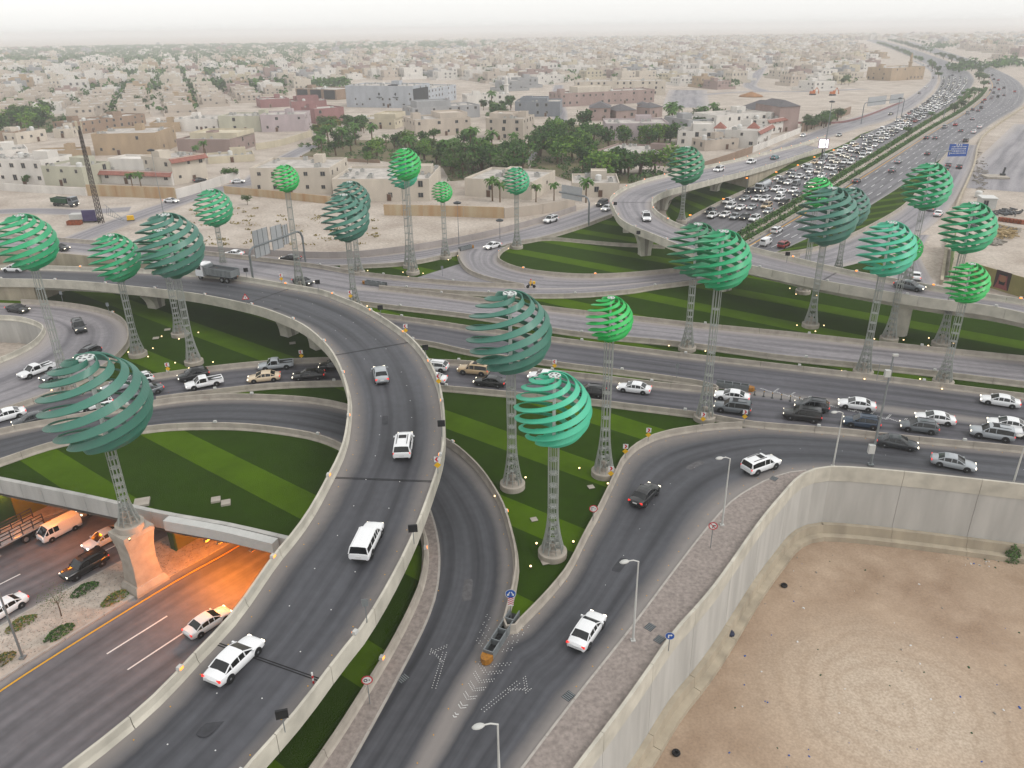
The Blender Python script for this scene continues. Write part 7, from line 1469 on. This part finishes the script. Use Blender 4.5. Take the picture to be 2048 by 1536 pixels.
# ------------------------------------------------------------------ building site on the right
t = thing('site_office', 'white cabin with a shallow roof on the building site', 'cabin', P(1961, 417), -.25); mb = MB(); mb.box((1.8, 2, 1.4), (3.8, 4.5, 2.8)); mb.build('wall', MATS['metal_white'], t); mb = MB(); mb.box((1.8, 2, 2.9), (4.2, 5, .2)); mb.build('roof', MATS['tank_white'], t); o = link('window', win_me, t); o.location = (1.0, -.28, 1.6)
t = thing('water_tank', 'white round tank behind the site cabin', 'tank', P(1956, 394)); link('tank', tank_me, t)
t = thing('concrete_slab', 'pale concrete slab with a dark machine on the building site', 'slab', P(1990, 355), -.2); mb = MB(); mb.box((0, 0, .3), (7, 6, .6)); mb.build('slab', MATS['concrete'], t); mb = MB(); mb.tube((2.5, 1, .6), (2.9, 1.2, 3.2), .35, 8); mb.box((2.5, 1, .9), (1.4, 1.2, .7)); mb.build('machine', MATS['metal_dark'], t)
rg_ = random.Random(12)
for i in range(8): t = thing('concrete_block', 'pale concrete block in a row on the building site', 'block', P(1990+i*6.5, 455+i*1.2), .1, 'concrete blocks on the building site'); mb = MB(); mb.box((0, 0, .5), (1.1, .9, 1.0), tap=.95); mb.build('block', MATS['concrete'], t)
for i in range(7): t = thing('steel_drum', 'rust red container in a row on the building site', 'drum', P(2002+i*7, 442+i*1.0), .1, 'rust red containers on the building site'); mb = MB(); mb.box((0, 0, .5), (1.2, 1, 1.0)); mb.build('body', MATS['rust'], t)
ru = MB()
for cx, cy, sx, sy, n, mi in ((2005, 470, 22, 8, 160, 0), (1990, 486, 14, 4, 60, 1), (1965, 430, 12, 10, 60, 2), (2010, 425, 25, 6, 90, 2), (1960, 350, 12, 30, 90, 1), (1950, 440, 8, 20, 60, 2)):
    for _ in range(n): p = P(rg_.gauss(cx, sx*.6), rg_.gauss(cy, sy*.6)); s = rg_.uniform(.2, .8); ru.box((p.x, p.y, s*.3+(rg_.uniform(0, 1.0) if mi == 0 else 0)), (s*rg_.uniform(1, 3), s*.5, s*.4), mi, rg_.uniform(0, 3))
tag(ru.build('site_debris', [mat('timber', 'a58f68', .9, .2, 2), MATS['concrete_dark'], MATS['metal_dark']]), 'heaps of timber, rubble and scrap on the building site', 'debris', kind='stuff')
t = thing('site_hoarding', 'olive hoarding printed with two portrait posters beside the far flyover', 'hoarding', P(1968, 572), 0); e = P(2090, 610)-P(1968, 572); rz = math.atan2(e.y, e.x); t.rotation_euler.z = rz
mb = MB(); L = e.length; mb.box((L/2-1, .1, 1.9), (L+6, .12, 3.8)); mb.build('board', mat('hoard_olive', '8b8155', .8, .08, .5), t)
for x0 in (1.8, 8.6):
    mb = MB(); poly(mb, [(x0, .4), (x0+3.2, .4), (x0+3.2, 3.9), (x0, 3.9)], .03, 0); poly(mb, [(x0+.2, .4), (x0+3.0, .4), (x0+2.6, 1.6), (x0+2.45, 3.4), (x0+.75, 3.4), (x0+.6, 1.6)], .02, 1)
    poly(mb, [(x0+1.0, 1.3), (x0+2.2, 1.3), (x0+2.3, 2.6), (x0+2.0, 3.1), (x0+1.2, 3.1), (x0+.9, 2.6)], .01, 2); poly(mb, [(x0+1.0, 1.25), (x0+2.2, 1.25), (x0+2.28, 2.0), (x0+1.9, 1.8), (x0+1.3, 1.8), (x0+.92, 2.0)], .0, 3); poly(mb, [(x0+.7, 3.1), (x0+2.5, 3.1), (x0+2.4, 3.45), (x0+.8, 3.45)], .0, 3)
    mb.build('portrait_poster', [mat('poster_bg', '3a2c2c', .7, 0), mat('poster_scarf', '8a4a4c', .7, .2, 6), mat('poster_skin', '8a6048', .7, 0), MATS['black_plastic']], t)
t = thing('green_hoarding', 'green patterned hoarding beside the exit road', 'hoarding', P(1897, 560)); e = P(1903, 498)-P(1897, 560); t.rotation_euler.z = math.atan2(e.y, e.x); mb = MB(); mb.box((e.length/2, 0, 2.4), (e.length, .12, 4.6)); mb.build('board', mat('hoard_green', '2f7a44', .7, .3, .8, c2='9a9458'), t)
for px, py, l in ((1625, 190, 'orange excavator on the empty plot beyond the brown hall'), (1665, 191, 'second orange excavator on the empty plot')):
    t = thing('excavator', l, 'excavator', P(px, py), .4); mb = MB(); mb.box((0, .9, .5), (4, .7, 1)); mb.box((0, -.9, .5), (4, .7, 1)); mb.build('tracks', MATS['metal_dark'], t); mb = MB(); mb.box((-.3, 0, 1.9), (3.2, 2.4, 1.6)); mb.box((.5, -.6, 2.9), (1.4, 1.1, 1.2)); mb.build('cab', mat('digger_orange', 'b5622c', .6, .1, 1), t); mb = MB(); mb.pipe([(1.2, .3, 2), (3.6, .3, 5), (5.6, .3, 3), (5.9, .3, .8)], [.35, .3, .25, .4], 6); mb.build('boom', MATS['digger_orange'], t)
t = thing('earth_mound', 'heap of brown earth on the empty plot', 'mound', P(1502, 193)); mb = MB(); rgq = random.Random(1); mb.lathe([(9*(1-k/6)+rgq.uniform(-.5, .5), 3.4*(k/6)**.8) for k in range(6)]+[(.3, 3.4)], 18); mb.build('heap', mat('earth_brown', '96704f', .95, .2, .5), t, True)

# ------------------------------------------------------------------ repair patches on the near ramps
mat('tar_patch', '3a3b3f', .8, .2, 2.0); mat('tar_patch_pale', '5a595b', .85, .2, 2.0)
def patch(px, py, dx, dy, L, w_, z, m, label):
    a = P(px, py, z); b = P(px+dx, py+dy, z); o = link('asphalt_patch', None) if False else None
    mb = MB(); rg = random.Random(px); n = 14; pts = []
    for k in range(n): t = 2*math.pi*k/n; c, s_2 = math.cos(t), math.sin(t); pts.append((L/2*math.copysign(abs(c)**.35, c)*rg.uniform(.92, 1.05), w_/2*math.copysign(abs(s_2)**.35, s_2)*rg.uniform(.9, 1.06), 0))
    mb.add(pts, [tuple(range(n))]); o = mb.build('asphalt_patch', MATS[m]); o.location = a; o.rotation_euler.z = math.atan2(b.y-a.y, b.x-a.x); tag(o, label, 'patch', 'asphalt patches')
zf1 = lambda x, y: zroad(F1A, F1B, x, y)-.012
patch(430, 1445, 50, -45, 2.6, 1.0, zf1(430, 1445), 'tar_patch', 'dark repair patch near the lower end of the curved flyover'); patch(770, 840, 0, -40, 2.2, .7, zf1(770, 840), 'tar_patch', 'dark patch on the crown of the curved flyover'); patch(560, 620, -40, -10, 3.0, .8, zf1(560, 620), 'tar_patch', 'dark patch behind the tipper truck')
patch(935, 1180, 5, -40, 3.2, .9, .062, 'tar_patch_pale', 'pale patch on the underpass ramp'); patch(1240, 1130, 25, -35, 2.4, .9, .066, 'tar_patch', 'dark patch in the middle of the slip road'); patch(1390, 930, 30, -15, 2.8, .9, .066, 'tar_patch_pale', 'pale patch in the slip road bend'); patch(1620, 855, 30, 3, 4.5, 1.2, .1, 'tar_patch_pale', 'pale scuffed patch beside the slip road barrier')
# ------------------------------------------------------------------ dusty air
def haze():
    mb = MB(); mb.box((0, 6990, 22), (24000, 14300, 72)); m = bpy.data.materials.new('haze'); m.use_nodes = True; n = m.node_tree; n.nodes.clear()
    o = n.nodes.new('ShaderNodeOutputMaterial'); v = n.nodes.new('ShaderNodeVolumePrincipled'); v.inputs['Color'].default_value = (.94, .945, .95, 1); v.inputs['Density'].default_value = .00028; v.inputs['Anisotropy'].default_value = 0
    n.links.new(v.outputs[0], o.inputs['Volume']); h = mb.build('haze', m); h['kind'] = 'stuff'
haze()
